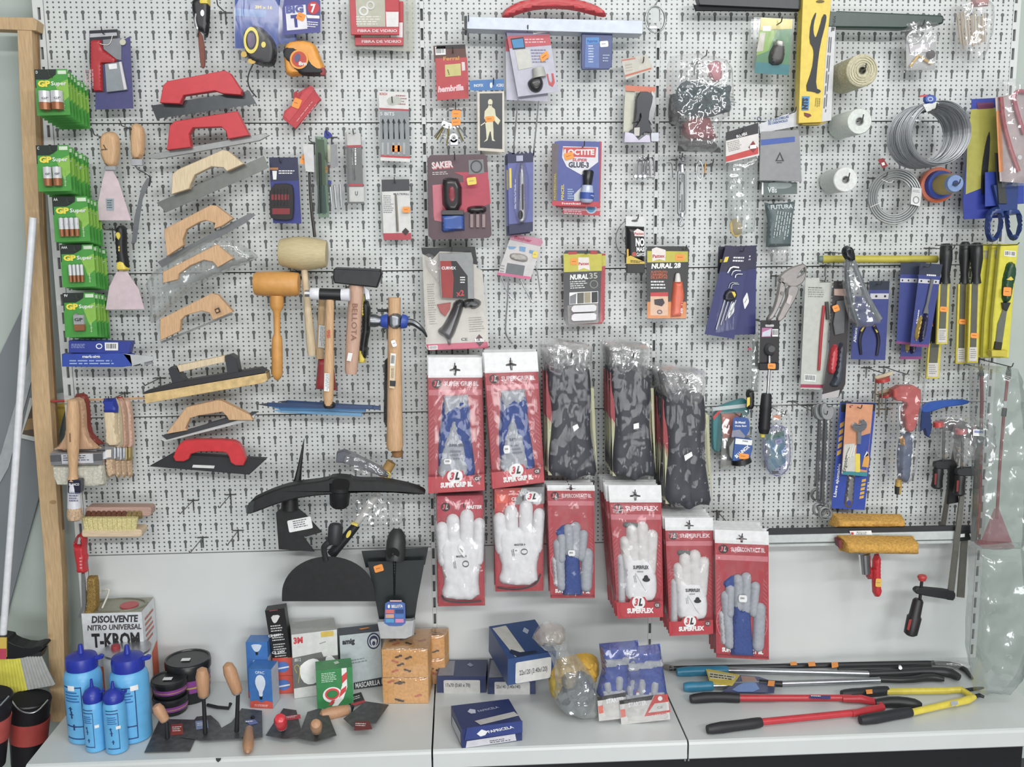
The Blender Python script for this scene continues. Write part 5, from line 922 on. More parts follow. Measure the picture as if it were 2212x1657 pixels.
I('fibre_hammer', 'hammer with yellow and black moulded handle behind the club hammer', 'hammer', ('handle', U(sm("778,650 800,650 800,712 794,740 790,784 774,786 773,770 782,700", 1), m('1c1d20', .45), 20, 0, 8, 4)), ('yellow_side', U(sm("776,634 786,636 788,684 780,686", 0), YEL, 18, 4, 4, 3)+U(sm("774,754 782,756 790,776 790,784 774,786", 0), YEL, 20, 3, 4, 3)), ('claw_tip', P("786,618 798,628 800,646 790,648", SILV, 8, 4)))
at(.14)
BB = m('2e50b0', .35)
I('roofing_hammer', 'claw hammer with blue ringed steel head and long wooden handle', 'hammer', ('handle', L((852, 643), (853, 972), [(0, 14), (.09, 13.5), (.2, 15), (.5, 16), (.8, 17.5), (.97, 19), (1, 16)], WD, 14, .8), [('end_stub', L((858, 966, -30), (858, 987, -30), [(0, 12), (.9, 12), (1, 9)], m('9a6c38', .6), 10)), ('handle_label', P("843,762 856,763 852,840 841,838", m('d8c4a0'), .5, 22)+BC(845, 764, 855, 765, 26, 23, 8)+P("842,822 855,823 854,835 842,834", BK, .5, 23)+LN(850, 796, 849, 820, 6, 2, m('6a5a40'), 23)), ('price_label', STK(851, 742, 10, 15, -20, WH, 22))]),
  ('head_eye', U(sm("838,684 846,676 860,676 868,684 868,704 860,712 846,712 838,704", 0), m('8a8f94', .35, .8), 26, 2, 8, 4)), ('blue_ring', L((823, 694, 6), (838, 694, 6), [(0, 12), (.4, 15), (1, 16)], BB, 16)), ('blue_ring', L((867, 694, 6), (881, 696, 6), [(0, 16), (.6, 15), (1, 12)], BB, 16)), ('striking_face', L((798, 692, 6), (824, 694, 6), [(0, 12), (.1, 14.5), (.5, 14.5), (.8, 11), (1, 12)], m('7c8084', .3, .9), 18)), ('claw', T([(878, 696, 8), (892, 696, 10), (906, 706, 10), (916, 716, 8), (922, 728, 4)], [11, 9, 7, 4, 2], m('6a6e72', .3, .9), 8)), hook=(830, 716), hk='long handled claw hammer', hd=118)
at(.10); I('dark_handle', 'narrow dark tool handle mostly hidden behind the long wooden handle', 'handle', ('handle', U(sm("830,780 840,770 842,920 834,924 828,912", 0), m('2a2826', .5), 14, 0, 5, 4)), ('top_block', P("814,668 842,668 842,674 816,674", BK, 10, 0)))
# blue pens on a hook
for i, (a, b, lab) in enumerate((((556, 874), (806, 880), 'dark blue pointed awl lying longest across the hook'), ((586, 880), (790, 886), 'bright blue flat pencil, second from the top of the bundle'), ((590, 887), (782, 896), 'pale blue flat pencil at the bottom of the bundle'), ((600, 868), (822, 882), 'dark blue flat pencil at the back of the bundle'))):
    at(.14-.02*i); dx, dy = b[0]-a[0], b[1]-a[1]; t = 22/250.
    I('carpenter_pencil', lab, 'pencil', ('pencil_body', P(r4(a[0]+dx*t, a[1]+dy*t-4, b[0], b[1]-4, 8), m(('24406c', '3a86c4', '6aa8d4', '2a4a78')[i], .35), 8, 0, 1)), ('point', P([(a[0]+dx*t, a[1]+dy*t-3.5), (a[0]+dx*t, a[1]+dy*t+3.5), (a[0], a[1])], m(('3a4044', '4a90c8', '7ab0d8', '3a4450')[i], .4), 5, 1)), group='blue pencils bundled on a hook')
HOOK(700, 872, .16, 'wire peg hook carrying the blue pencil bundle')
# ================================================================ garden and mason heads
IRON = m('191a1c', .5, nz=.2); GIR = m('232b2b', .4, nz=.15, sc=20)
at(.17)
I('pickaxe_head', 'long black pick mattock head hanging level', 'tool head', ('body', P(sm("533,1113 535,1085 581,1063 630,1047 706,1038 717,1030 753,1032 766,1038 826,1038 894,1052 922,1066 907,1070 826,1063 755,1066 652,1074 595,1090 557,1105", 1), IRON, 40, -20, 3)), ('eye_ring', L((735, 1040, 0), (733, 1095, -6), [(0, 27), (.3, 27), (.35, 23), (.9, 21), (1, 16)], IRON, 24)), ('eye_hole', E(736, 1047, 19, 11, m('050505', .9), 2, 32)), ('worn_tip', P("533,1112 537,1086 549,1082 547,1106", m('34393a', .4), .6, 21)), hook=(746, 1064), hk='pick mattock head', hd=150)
at(.12)
I('hoe_head', 'black hoe head with tall spike and white label', 'tool head', ('spike', L((641, 1050, 4), (657, 948, 0), [(0, 12), (.15, 8), (.4, 5), (.8, 2.5), (1, .6)], IRON, 8)), ('socket', L((626, 1052, 6), (626, 1100, 6), [(0, 16), (1, 19)], IRON, 16)), ('blade', P(sm("596,1108 608,1098 645,1100 660,1112 695,1150 660,1160 654,1158 679,1192 602,1187", 0), IRON, 6, 0)), ('white_label', P(rr(622, 1120, 674, 1146, 3, a=-11), WH, .6, 7)+LN(632, 1126, 664, 1120, 18, 4, m('6a6a70'), 8)))
at(.15)
I('half_moon_hoe', 'black half moon hoe head with flat bottom edge', 'tool head', ('blade', P([(609, 1299)]+ell(709, 1282, 100, 79, 24, 0, 180, 360)[0:]+[(812, 1299)], IRON, 4, 0)), ('shank', T([(704, 1210, 4), (698, 1184, 12), (706, 1174, 16), (718, 1168, 14)], [8, 8, 9, 12], m('2c3032', .45), 8)), ('socket', L((722, 1176, 14), (726, 1130, 6), [(0, 12), (.1, 15), (.8, 16), (.95, 13), (1, 8)], m('2c3032', .5), 18)))
at(.10)
I('bricklayer_hammer', 'hammer with black and yellow grip, head wrapped in clear film', 'hammer', ('grip', L((716, 1198, 0), (770, 1134, 0), [(0, 11), (.8, 10), (1, 9)], m('1e2024', .5), 14), [('yellow_inserts', E(753, 1154, 4, 9, YEL, 3, 12, a=28)+P("757,1132 771,1138 774,1132 762,1128", YEL, 8, 8))]), ('shaft', L((766, 1136, 0), (818, 1064, 0), [(0, 8), (1, 8)], m('d0d0cc', .3), 12)), ('wooden_tip', L((826, 1030, 0), (846, 998, 0), [(0, 12), (1, 11)], m('a8803c', .6), 10)), ('yellow_collar', E(837, 1027, 7, 8, YEL, 4, 14)), ('head', P(sm("727,978 742,974 760,980 842,1022 838,1034 740,1000 726,1000", 0), m('5c6068', .4, .3), 26, -8, 2)), ('film', U(sm("740,974 790,980 856,1030 848,1040 780,1036 738,1006", 1), BAG, 26, 4, 10, 6, 5, .1, True)+U(sm("760,1066 830,1062 872,1100 876,1136 820,1140 760,1142 736,1110", 1), BAG, 30, -10, 14, 7, 9, .09, True)))
at(.07)
I('shovel_blade', 'rear dark green square shovel blade, edge showing above the front one', 'shovel', ('blade', P("781,1191 925,1183 922,1200 918,1220 790,1226", GIR, 3)))
at(.10)
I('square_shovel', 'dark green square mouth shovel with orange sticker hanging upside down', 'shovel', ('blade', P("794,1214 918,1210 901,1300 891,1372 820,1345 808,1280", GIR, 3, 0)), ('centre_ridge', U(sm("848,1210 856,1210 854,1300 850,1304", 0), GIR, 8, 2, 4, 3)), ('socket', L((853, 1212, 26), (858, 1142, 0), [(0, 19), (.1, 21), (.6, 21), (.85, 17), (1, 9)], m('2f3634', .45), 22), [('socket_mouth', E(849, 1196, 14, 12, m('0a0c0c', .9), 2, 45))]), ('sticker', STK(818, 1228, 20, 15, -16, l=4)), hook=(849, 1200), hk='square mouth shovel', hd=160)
at(.14)
I('hang_tag', 'blue shield shaped cardboard tag with coloured squares', 'tag', ('tag', P(sm("832,1304 838,1300 868,1300 875,1304 876,1346 868,1352 854,1353 840,1352 830,1346", 0), m('4a6cb4', .4), 1.5)+P("842,1297 868,1297 867,1301 843,1301", m('d8b0b8'), 1.5)), ('lettering', X('BELLOTA', 846, 1313, 870, 1312, 6, WH, 2.4, .03)+E(840, 1310, 2.5, 4, WH, .4, 2)), ('colour_squares', sum([B(833+j*21, 1317+i*10, 851+j*21, 1325+i*10, m((('d87070', '22447c'), ('d8a080', '4a7cc0'), ('4aa0d0', 'd888b0'))[i][j]), .5, 2) for i in range(3) for j in range(2)], [])))
at(.13)
I('plastic_tray', 'small clear whitish plastic tray under the blue tag', 'tray', ('tray', P("815,1344 888,1342 894,1340 890,1374 876,1380 822,1380", m('b4b8b8', .35), 20, -10), [('side', P("886,1342 897,1338 894,1372 878,1378", m('9a9e9e', .35), 14, -8))]))
# empty hooks low on the left bay
for x, y, lab in ((388, 1108, 'empty wire hook left and low, upper left of four'), (473, 1095, 'empty wire hook below the red float, upper right of four'), (410, 1192, 'empty wire hook just above the panel edge, lower left of four'), (490, 1176, 'empty wire hook near the panel edge, lower right of four'), (312, 830, 'empty wire hook between the marker box and the sponge float')):
    p = W(x, y, .14); q = W(x+42, y-34, 0); HOOK(x, y, .14, lab, .008)
# ================================================================ gloves
GR = m('b02a36', .4); GR2 = m('c8606a', .4); GRD = m('8a1c28', .4); GGY = m('a3a8b0', .7, nz=.08, sc=120); GWH = m('e0e0e2', .75, nz=.06, sc=60); GBL = m('27468e', .7, nz=.15, sc=200); GBK = m('32343e', .55, nz=.12, sc=30)
def logo(x, y, w, h, l=3, plain=False):
    return E(x, y, w, h, m('3a1418') if plain else WH, .5, l)+X('3', x-w*.7, y+h*.45, x-w*.05, y+h*.45, h*1.0, m('e05060') if plain else m('d03848'), l+1, .06, .3)+X('L', x-w*.02, y+h*.45, x+w*.6, y+h*.45, h*1.0, m('b8b0b0') if plain else BK, l+1, .06, .3)
def fan(l=1.8): return sum([P([(a, 40+i*3.2), (a+s*7, 37+i*3.2), (a+s*7, 37.6+i*3.2), (a, 40.8+i*3.2)], GR2, .3, l) for i in range(12) for a, s in ((3, 1), (97, -1))], [])
def gpack(q, d, style, brand, lab, slab, n, step, hookp=True, st=None, head=15, hk=None):
    at(d); fr(*q); H = head
    ps = [('card', P([(0, H), (100, H), (101, 99), (1, 100)], GR, 1.2)+P([(0, H+1), (100, H+1), (100, H+8), (0, H+8)], GR, .3, 1.4)+P([(1, H+9), (99, H+9), (99, H+13), (1, H+13)], m('d0707a'), .3, 1.4)+P("1,97 100,96.5 100,98 1,98.5", GRD, .3, 1.4)+fan()),
      ('header', P([(0, 0), (100, 0), (101, H), (0, H)], m('e4e6e6', .3), 1.4, .4, None, [[(47, H*.4), (53, H*.4), (53, H*.55), (60, H*.6), (60, H*.68), (53, H*.68), (52, H*.9), (48, H*.9), (47, H*.68), (40, H*.68), (40, H*.6), (47, H*.55)]])),
      ('logo', logo(16, H+4.5, 9, 3.4, 2.4, True)), ('lettering', X(brand, 30, H+6, 94, H+6, 3.2, m('e0c8cc'), 2.4, .03))]
    g = []
    if style == 'flex':
        for a in ((25, 39, 30, 62, 21), (41, 30, 42, 58, 25), (63, 28, 60, 60, 27), (83, 34, 74, 66, 26)): g += capU(a[0], a[1], a[2], a[3], a[4], m('d4d2d0', .7), 15, 3, wr=2, w1=a[4]*1.1)
        g += U(sm("22,52 34,50 48,56 62,52 82,60 90,72 88,84 76,88 30,88 20,82", 1), GWH, 17, 4, 12, 5, 2.5, .05)
        ps += [('glove', g, [('stamp', X('SUPERFLEX', 40, 63, 72, 63, 2.6, BK, 23, .03)+LN(48, 64.5, 64, 64.5, 2, 1, GY, 23)+E(66, 71, 8, 1.6, BK, .4, 22)+E(66, 69.4, 4.5, 1.8, BK, .4, 22)+LN(44, 67, 46, 74, 6, 2, GY, 22)+T([(44, 66, 22), (62, 78, 22), (74, 84, 20)], .5, GY, 4, 0))]), ('back_glove', capU(17, 52, 12, 94, 16, m('b8b8bc', .7), 8, 1)+capU(24, 30, 56, 31, 12, m('5c6664', .7), 6, 2))]
    elif style == 'grip':
        g += U(sm("26,30 72,29 78,40 76,50 88,96 56,94 18,92 18,60 24,46", 1), GBL, 14, 2, 12, 5, 4, .12)
        ps += [('glove', g, [('grey_cuff', U(sm("28,29 74,28 74,36 60,40 50,38 28,46", 0), GGY, 13, 5, 8, 4, 2, .1)), ('grey_palm', U(sm("44,46 52,42 58,60 68,62 76,94 14,92 24,66 38,52", 1), GGY, 18, 3, 12, 5, 4, .06), 'grey palm patch')]), ('stamp', X('SUPER GRIP', 38, 66, 66, 66, 2, m('4a5064'), 25)+LN(40, 69, 64, 69, 8, 3, m('7a7c8a'), 24))]
    elif style == 'contact':
        for a in ((30, 43, 28, 66, 20), (44, 35, 46, 60, 22), (60, 33, 58, 62, 23), (78, 40, 72, 64, 21)): g += capU(a[0], a[1], a[2], a[3], a[4], GGY, 14, 5, wr=1)
        ps += [('glove', g+capU(21, 48, 28, 90, 23, GGY, 12, 3, wr=1)+capU(86, 56, 82, 90, 26, GGY, 12, 3, wr=1), [('blue_back', U(sm("36,58 44,56 48,62 60,58 68,66 70,80 74,98 30,98 32,76", 0), GBL, 17, 3, 10, 5, 1.5, .15), 'blue knitted back'), ('cuff', U(sm("14,42 30,36 50,34 46,42 24,48", 0), GBL, 8, 1, 6, 4))]), ('back_glove', capU(12, 64, 16, 88, 12, m('b4b6ba', .7), 8, 1))]
    if style in ('flex', 'grip'):
        ps += [('foot_panel', P(sm([(0, 88), (28, 88), (34, 84), (62, 84), (68, 88), (100, 87), (101, 99), (0, 100)], 0), m('c02c38', .35), .8, 21)), ('foot_logo', logo(48, 88, 14, 5, 22.5)+E(88, 90, 7, 2.6, m('6a3a3e'), .5, 22.5)+X('CE', 84, 91, 92, 91, 1.8, WH, 23.4)), ('foot_lettering', X(brand, 22, 96, 80, 95.6, 3.4, WH, 22.4, .06))]
    else: ps += [('foot_lettering', X(brand, 12, 95, 90, 95, 3, WH, 2.4, .06)+RG(50, 72, 48, 20, 1, m('d8808a'), .3, 1.9))]
    if st: ps.append(('price_label', STK(*st, 0, WH, 25) if len(st) == 4 else STK(*st)))
    ps.append(('bag', U([(-1, H-1), (101, H-1), (103, 101), (-1, 101)], clear(gl=.028, r=.09, milk=.015, bs=.6), 31, 1, 12, 7, 4, .1, True, wy=.35)))
    fr(); r = I('glove_pack', lab, 'gloves', *ps, group='carded work gloves in clear bags')
    if hookp: cx = (q[0]+q[2])/2; cy = (q[1]+q[3])/2+(q[7]-q[1])*H*.0045; HOOK(cx, cy, d+.025, 'wire peg hook holding the '+(hk or lab), .014)
    if n: stack(r, n, step, slab, dz=-.001, jit=.003)
    return r
gpack((925, 772, 1040, 772, 1046, 1062, 925, 1066), .15, 'grip', 'SUPER GRIP BL', 'blue and grey glove pack with white header, top left stack front', 'blue and grey glove pack, %s in the top left glove stack', 4, .024, head=15, st=(35, 77, 14, 4), hk='top left glove stack')
gpack((1045, 762, 1160, 760, 1175, 1045, 1064, 1056), .17, 'grip', 'SUPER GRIP BL', 'blue and grey glove pack with white header, second from left, front', 'blue and grey glove pack, %s in the second top stack', 4, .026, head=15, st=(32, 72, 12, 6), hk='second glove stack from the left')
def bglove(q, d, lab, slab, n, step, stp, strips, hk):
    at(d); fr(*q)
    r = I('black_glove_pack', lab, 'gloves', ('glove', U(sm("10,12 90,12 94,30 90,48 88,62 94,80 100,97 78,96 64,98 50,101 36,97 4,97 4,82 12,62 14,44 6,28", 1), GBK, 18, 2, 22, 6, 3, .05, wy=.3)+U(sm("44,60 60,60 62,98 50,100 42,96", 1), GBK, 4, 17, 10, 5, 1, .1)), ('insert_card', P("4,18 16,30 18,44 8,62 2,50", m('a03038'), 1, 1)+P("4,52 14,58 10,96 2,96", m('b8b890'), 1, 1)+P("92,30 98,30 99,94 93,60", m('b8b890'), 1, 1)),
      ('price_label', P(stp, WH, .6, 36)), ('bag', U(sm("-2,-2 40,-4 60,-2 100,0 101,40 103,103 -2,102 -3,50", 0), clear(gl=.02, r=.08, milk=.01, bs=.6), 33, 2, 12, 6, 3.5, .12, True, wy=.25), [('crumpled_neck', U(sm("-2,-3 30,-5 60,-3 100,-1 98,10 88,20 70,26 50,18 30,24 8,16", 0), clear(gl=.16, r=.1, milk=.1), 33, 4, 16, 5, 9, .09, True, wy=.4))]), group='black gauntlets in clear bags')
    fr(); x = (q[0]+q[2])/2; HOOK(x+6, q[1]+18, d+.04, 'wire peg hook holding the '+hk, .014); stack(r, n, step, slab, dz=-.001, jit=.003)
bglove((1174, 752, 1282, 752, 1292, 1040, 1182, 1038), .17, 'black gauntlet pack in the left one of three bagged stacks, front', 'black gauntlet pack, %s in the left bagged stack', 3, .036, "53,59 63,57 66,60 56,63", 0, 'left stack of black gauntlets')
bglove((1312, 752, 1412, 752, 1418, 1040, 1322, 1040), .19, 'black gauntlet pack with red edge in the middle bagged stack, front', 'black gauntlet pack, %s in the middle bagged stack', 4, .036, "52,57 64,56 64,60 52,61", 0, 'middle stack of black gauntlets')
bglove((1426, 808, 1530, 808, 1540, 1104, 1436, 1100), .21, 'black gauntlet pack hanging lowest in the right bagged stack, front', 'black gauntlet pack, %s in the right bagged stack', 4, .036, "44,60 60,57 62,60 46,64", 0, 'right stack of black gauntlets')
gpack((1314, 1048, 1428, 1048, 1432, 1336, 1334, 1336), .21, 'flex', 'SUPERFLEX', 'white and grey glove pack with wide white header, lower row centre front', 'white and grey glove pack, %s in the lower centre stack', 7, .022, head=13, hk='lower centre stack of white gloves')
gpack((1436, 1118, 1540, 1118, 1540, 1372, 1446, 1374), .21, 'flex', 'SUPERFLEX', 'white glove pack hanging under the rightmost black gauntlets, front', 'white glove pack, %s in the stack under the rightmost gauntlets', 5, .024, head=11, hk='white glove stack under the gauntlets')
gpack((1544, 1144, 1660, 1148, 1660, 1428, 1546, 1420), .23, 'contact', 'SUPERCONTACT BL', 'blue and grey glove pack with big white header, rightmost of all', 'blue and grey glove pack, %s in the rightmost stack', 3, .03, head=10.5, st=(52, 53, 16, 5.5), hk='rightmost glove stack')
gpack((1182, 1048, 1284, 1048, 1284, 1294, 1188, 1292), .17, 'contact', 'SUPERCONTACT BL', 'blue and grey glove pack under the left gauntlets, front', 'blue and grey glove pack, %s under the left gauntlets', 2, .03, head=5, st=(50, 60, 16, 5), hk='glove stack under the left gauntlets')
def wglove(q, d, lab, slab, n, right):
    at(d); fr(*q); g = []
    for a in ((9, 24, 14, 60, 27), (33, 17, 36, 54, 29), (64, 13, 63, 54, 30), (91, 21, 86, 60, 25)): g += capU(a[0], a[1], a[2], a[3], a[4], GWH, 15, 4, wr=1.2)
    g += U(sm("4,42 30,38 60,40 96,44 92,66 86,76 90,96 20,95 6,90 16,78 8,66", 1), GWH, 18, 4, 14, 5, 3.5, .12, wy=.25)
    top = P("0,0 100,0 100,18 0,18", m('b82840', .4), .5, 1.4) if not right else P("0,0 55,0 30,22 0,22", m('c83c34', .4), .5, 1.4)+P("55,0 100,0 100,16 38,16", m('8c8e90', .4), .5, 1.4)
    ps = [('card', P("0,0 98,0 100,100 0,100", GR, 1.2)+top), ('glove', g, [('stamp', X('MASTER 9', 40, 56, 62, 56, 1.8, m('4a4a50'), 25, .03)+RG(60, 62, 7, 3, 1, m('4a4a50'), .4, 24)+LN(38, 59, 40, 66, 6, 2, m('6a6a70'), 24)), ('dark_hem', T([(8, 90, 6), (14, 95, 12), (50, 97, 16), (92, 96, 10)] if not right else [(4, 96, 6), (40, 99, 14), (84, 95, 10), (94, 84, 6)], 2.2, m('2c3434'), 6))]),
      ('logo', logo(18, 10, 10, 4, 2.4, True) if not right else logo(76, 9, 14, 5, 2.4)+P("4,5 28,6 26,14 5,14", m('e85a3c'), .4, 2.2)+X('CE', 34, 12, 44, 12, 3, WH, 2.4)), ('price_label', STK(52, 50, 16, 6, 30, WH, 26) if not right else STK(44, 61, 10, 6, 0, WH, 26)), ('bag', U("-3,-2 102,-2 104,102 -3,102", clear(gl=.04, r=.09, milk=.015, bs=.6), 31, 1, 12, 7, 4, .1, True, wy=.35))]
    if not right: ps.append(('lettering', X('MASTER', 62, 12, 96, 12, 3, WH, 2.4, .04, .3)))
    fr(); r = I('leather_glove_pack', lab, 'gloves', *ps, group='white leather gloves in bags'); stack(r, n, .03, slab, dz=-.001); HOOK((q[0]+q[2])/2+8, q[1]+22, d+.03, 'wire peg hook holding the '+lab.split(',')[0]+(' second' if right else ' first')+' stack', .014)
wglove((944, 1072, 1044, 1070, 1048, 1308, 946, 1310), .15, 'white leather glove pack with all red card, lower row leftmost', 'white leather glove pack, %s in the lower leftmost stack', 2, False)
wglove((1068, 1056, 1176, 1052, 1174, 1276, 1070, 1278), .16, 'white leather glove pack with red and grey logo card, front', 'white leather glove pack, %s behind the red and grey logo card', 2, True)
# ================================================================ cutter pack and right bay, middle part
at(.09)
I('tile_nipper_pack', 'large white card with black handled cutter and red sample box', 'tool pack',
  ('card', P(sm("912,540 918,534 1022,534 1028,540 1030,580 1042,584 1056,746 1050,752 926,757 920,750", 0), m('c4c0b6', .4), 1.5)+P("910,535 1026,533 1032,572 1022,570 1018,545 950,543 934,560 912,548", m('242628'), .5, 1.8)+P("920,744 1053,738 1055,752 926,757", m('c8486a'), .5, 1.8)+P("1035,722 1048,736 1036,749 1024,736", m('4a2028'), .6, 2.6)),
  ('lettering', X('RUBI', 1026, 739, 1046, 738, 7, WH, 3.6, .04)+X('CE', 996, 736, 1010, 736, 6, BK, 2.4)+LN(1012, 686, 1046, 684, 34, 7, m('8a867c'), 2)+LN(922, 614, 940, 613, 90, 18, m('9a968c'), 2)+BC(926, 747, 945, 746, 9, 2.4)),
  ('sample_box', P("948,548 1018,545 1022,560 1024,646 952,643", m('8f9392', .4), 18, 3)+P("951,564 986,564 1010,596 1011,646 955,643", BK, .6, 21.5)+P("951,564 974,564 980,600 978,644 955,643", m('a02a26'), .6, 22.2)+X('CURVEX', 954, 582, 985, 582, 6, WH, 23.2, .03)+X('x2', 986, 640, 1003, 638, 12, m('c83a38'), 23.2, .03)+LN(994, 598, 1006, 598, 16, 3, WH, 22.4)),
  ('handle', U(sm("980,652 998,646 1004,656 994,690 980,728 974,734 975,748 968,748 964,732 946,722 946,712 956,706 976,668", 1), m('2a2a2c', .2), 24, 2, 10, 4)), ('nipper_jaw', U(sm("998,650 1022,644 1040,650 1038,662 1022,670 1014,664 1002,668", 1), m('26282a', .25), 20, 2, 6, 4)), ('red_lever', P(sm("944,658 974,654 972,668 962,684 952,676", 0), m('a8443c', .4), 6, 3)),
  ('blister', P(sm("912,536 1028,533 1034,584 1054,590 1056,750 924,757", 0), CL, 28, 1), [('crinkle', U(sm("914,552 930,546 950,566 950,620 936,600 922,584", 1), BAG, 8, 26, 6, 5, 4, .2, True))]), hook=(976, 540), hk='large white nipper card', hd=130)
at(.10)
PLM = m('a8a29e', .3, .75)
I('locking_pliers', 'nickel locking pliers with open jaws hanging tilted', 'pliers', ('jaws', P(sm("1742,569 1743,590 1736,612 1716,622 1684,612 1682,600 1698,584 1722,573", 1), PLM, 14, 0, 2, ["1738,578 1730,586 1722,600 1732,594 1739,588"])), ('upper_handle', P(sm("1686,604 1700,612 1694,640 1680,672 1668,692 1655,694 1672,668 1680,640", 1), PLM, 16, -2, 2)), ('lower_handle', P(sm("1704,616 1728,618 1722,640 1706,668 1690,694 1676,694 1690,664 1700,640", 1), PLM, 12, 2, 2)), *[('rivet', E(a, b, 4, 4, m('8a8682', .3, .8), 2, 17)) for a, b in ((1690, 604), (1699, 615), (1691, 634))], ('tag', P("1704,636 1712,640 1706,658 1698,654", m('c4bcb8'), .6, 17)), hook=(1700, 596), hk='nickel locking pliers', hd=95)
at(.05)
I('yellow_tube', 'long yellow tube handle held level behind the pliers', 'tube', ('tube', L((1776, 560), (2024, 560), [(0, 8), (1, 8)], m('c0b428', .45), 16)), ('grey_end', L((1768, 560), (1777, 560), [(0, 7), (1, 7.5)], m('6a8078', .5), 16)), hook=(1800, 572), hk='long yellow tube', hd=60)
at(.13)
FILMB = clear('c8ccd0', .16, .12, .12)
I('fencing_pliers', 'dark headed pliers with handles wrapped in grey film', 'pliers', ('head', U(sm("1820,540 1830,529 1844,534 1848,548 1850,562 1838,568 1824,556", 1), m('2a3032', .25, .5), 18, 0, 6, 3)), ('left_handle', T("1832,560,4 1828,590,4 1836,650,4 1852,704,2", [6, 7, 8], m('7a8286', .35, .3), 10)), ('right_handle', T("1840,556,6 1852,590,6 1876,650,6 1900,690,4", [6, 8, 9], m('8a9296', .35, .3), 10)), ('film', U(sm("1822,562 1850,556 1866,600 1884,650 1908,692 1904,704 1856,712 1838,690 1826,640", 1), FILMB, 26, 0, 12, 6, 5, .08, True)), hook=(1838, 545), hk='dark headed fencing pliers', hd=150)
at(.08)
I('pliers_card', 'pale grey green card with crimson stripe and red handled cutter', 'pliers', ('card', P("1740,601 1770,600 1771,610 1798,610 1778,842 1729,840", m('c2c6bc', .4), 1.5)+P("1730,830 1778,831 1777,838 1729,837", m('a82c54'), .4, 1.8)), ('lettering', LN(1746, 620, 1782, 621, 24, 5, m('8a8e86'), 2)+BC(1738, 808, 1763, 810, 15, 2)), ('handle', T("1780,660,6 1774,720,6 1769,800,6", [4, 4.5, 4], m('b83038', .35), 8)+T("1786,652,6 1788,690,6", 5, m('4a4c48', .4), 8)), ('blister', P("1738,602 1800,604 1780,842 1730,841", CL, 16, 2)), hook=(1782, 604), hk='pale card with crimson stripe', hd=110)
at(.095)
I('cutter_card', 'narrow black topped card with red and grey handled snips, orange sticker', 'snips', ('card', P("1801,607 1837,607 1826,830 1812,858 1775,862 1790,760", m('3a3436', .35), 1.2)+P("1776,852 1814,842 1811,858 1775,862", m('b8b4b4'), .4, 1.6)+P("1802,624 1834,624 1832,640 1802,638", m('c8a898'), .5, 1.8)), ('blades', P("1808,650 1826,648 1824,720 1804,724 1800,700", m('6a6c6e', .35, .5), 6, 3)), ('red_handle', U(sm("1798,746 1812,744 1812,770 1806,808 1790,810 1792,780", 1), m('c8303a', .3), 14, 2, 6, 4)), ('grey_handle', U(sm("1812,744 1826,736 1824,800 1818,836 1790,838 1806,810", 1), m('3c4450', .35), 14, 2, 6, 4)), ('sticker', STK(1806, 666, 14, 14, -20, l=12)), ('blister', P("1799,622 1838,622 1826,838 1784,838", CL, 18, 2)), hook=(1818, 612), hk='narrow black topped snips card', hd=125)
BLC = m('39468c', .35)
at(.06)
I('pliers_card', 'blue card with open black handled pliers right of the snips', 'pliers', ('card', P("1878,607 1922,607 1912,778 1838,776 1848,640 1878,640", BLC, 1.5)+P("1878,607 1922,607 1920,626 1878,626", m('1c2a3c'), .5, 1.8)+P("1880,634 1920,634 1919,646 1880,646", m('c8c8cc'), .5, 1.8)), ('handle', T("1868,704,6 1856,730,6 1860,766,4", [6, 5, 4], m('26243c', .3), 8)+T("1868,704,8 1860,716,9", 3, YEL, 6)), ('handle', T("1888,704,6 1900,730,6 1894,768,4", [6, 5, 4], m('26243c', .3), 8)+T("1888,704,8 1895,718,9", 3, YEL, 6)), ('lettering', X('Alicate', 1849, 740, 1852, 708, 6, WH, 2.4)+E(1893, 640, 2.5, 2.5, BK, .4, 2.6)+E(1912, 640, 2.5, 2.5, BK, .4, 2.6)), ('blister', P("1844,608 1924,606 1914,782 1836,778", CL, 18, 2)), hook=(1903, 612), hk='blue pliers card', hd=90)
def bluep(q, d, lab, full):
    at(d); fr(*q); ps = [('card', P("0,0 100,0 100,100 0,100", BLC, 1.2)+P("0,0 100,0 100,14 0,14", m('26304a'), .4, 1.4)+P("2,19 98,19 98,24 2,24", m('c8c8d0'), .4, 1.4)+P("0,97 100,97 100,100 0,100", m('8a3a7a'), .4, 1.4))]+[('punch_dots', sum([E(15+i*34, 21.5, 4, 1.2, BK, .4, 2) for i in range(3)], []))]
    if full: ps += [('jaws', P("60,18 74,18 66,52 74,60 46,60 54,48", m('8a8e94', .3, .7), 5, 4)), ('left_handle', U(sm("34,64 50,62 44,80 42,94 28,92 22,84", 1), m('c8a838', .35), 14, 3, 5, 3)), ('right_handle', U(sm("50,62 74,58 80,76 74,92 58,96 46,90", 1), m('23264c', .3), 14, 3, 5, 3)), ('lettering', X('Alicate', 24, 74, 24, 56, 8, WH, 2.2)+LN(36, 13, 84, 13, 4, 1, WH, 2.2))]
    ps.append(('blister', P("-2,-2 104,-2 104,103 -2,103", CL, 20, 1))); fr(); I('pliers_card', lab, 'pliers', *ps, group='blue plier cards in clear packs')
bluep((1988, 568, 2036, 571, 2006, 750, 1966, 748), .12, 'tilted blue card with yellow and navy pliers, frontmost of four', True)
bluep((1946, 568, 1986, 568, 1968, 745, 1936, 742), .085, 'darker blue plier card left of the tilted front one', False)
bluep((1970, 566, 2000, 566, 1990, 776, 1944, 776), .06, 'blue plier card behind, lower end showing under the front one', True)
HOOK(2008, 574, .155, 'wire peg hook holding the blue plier cards')
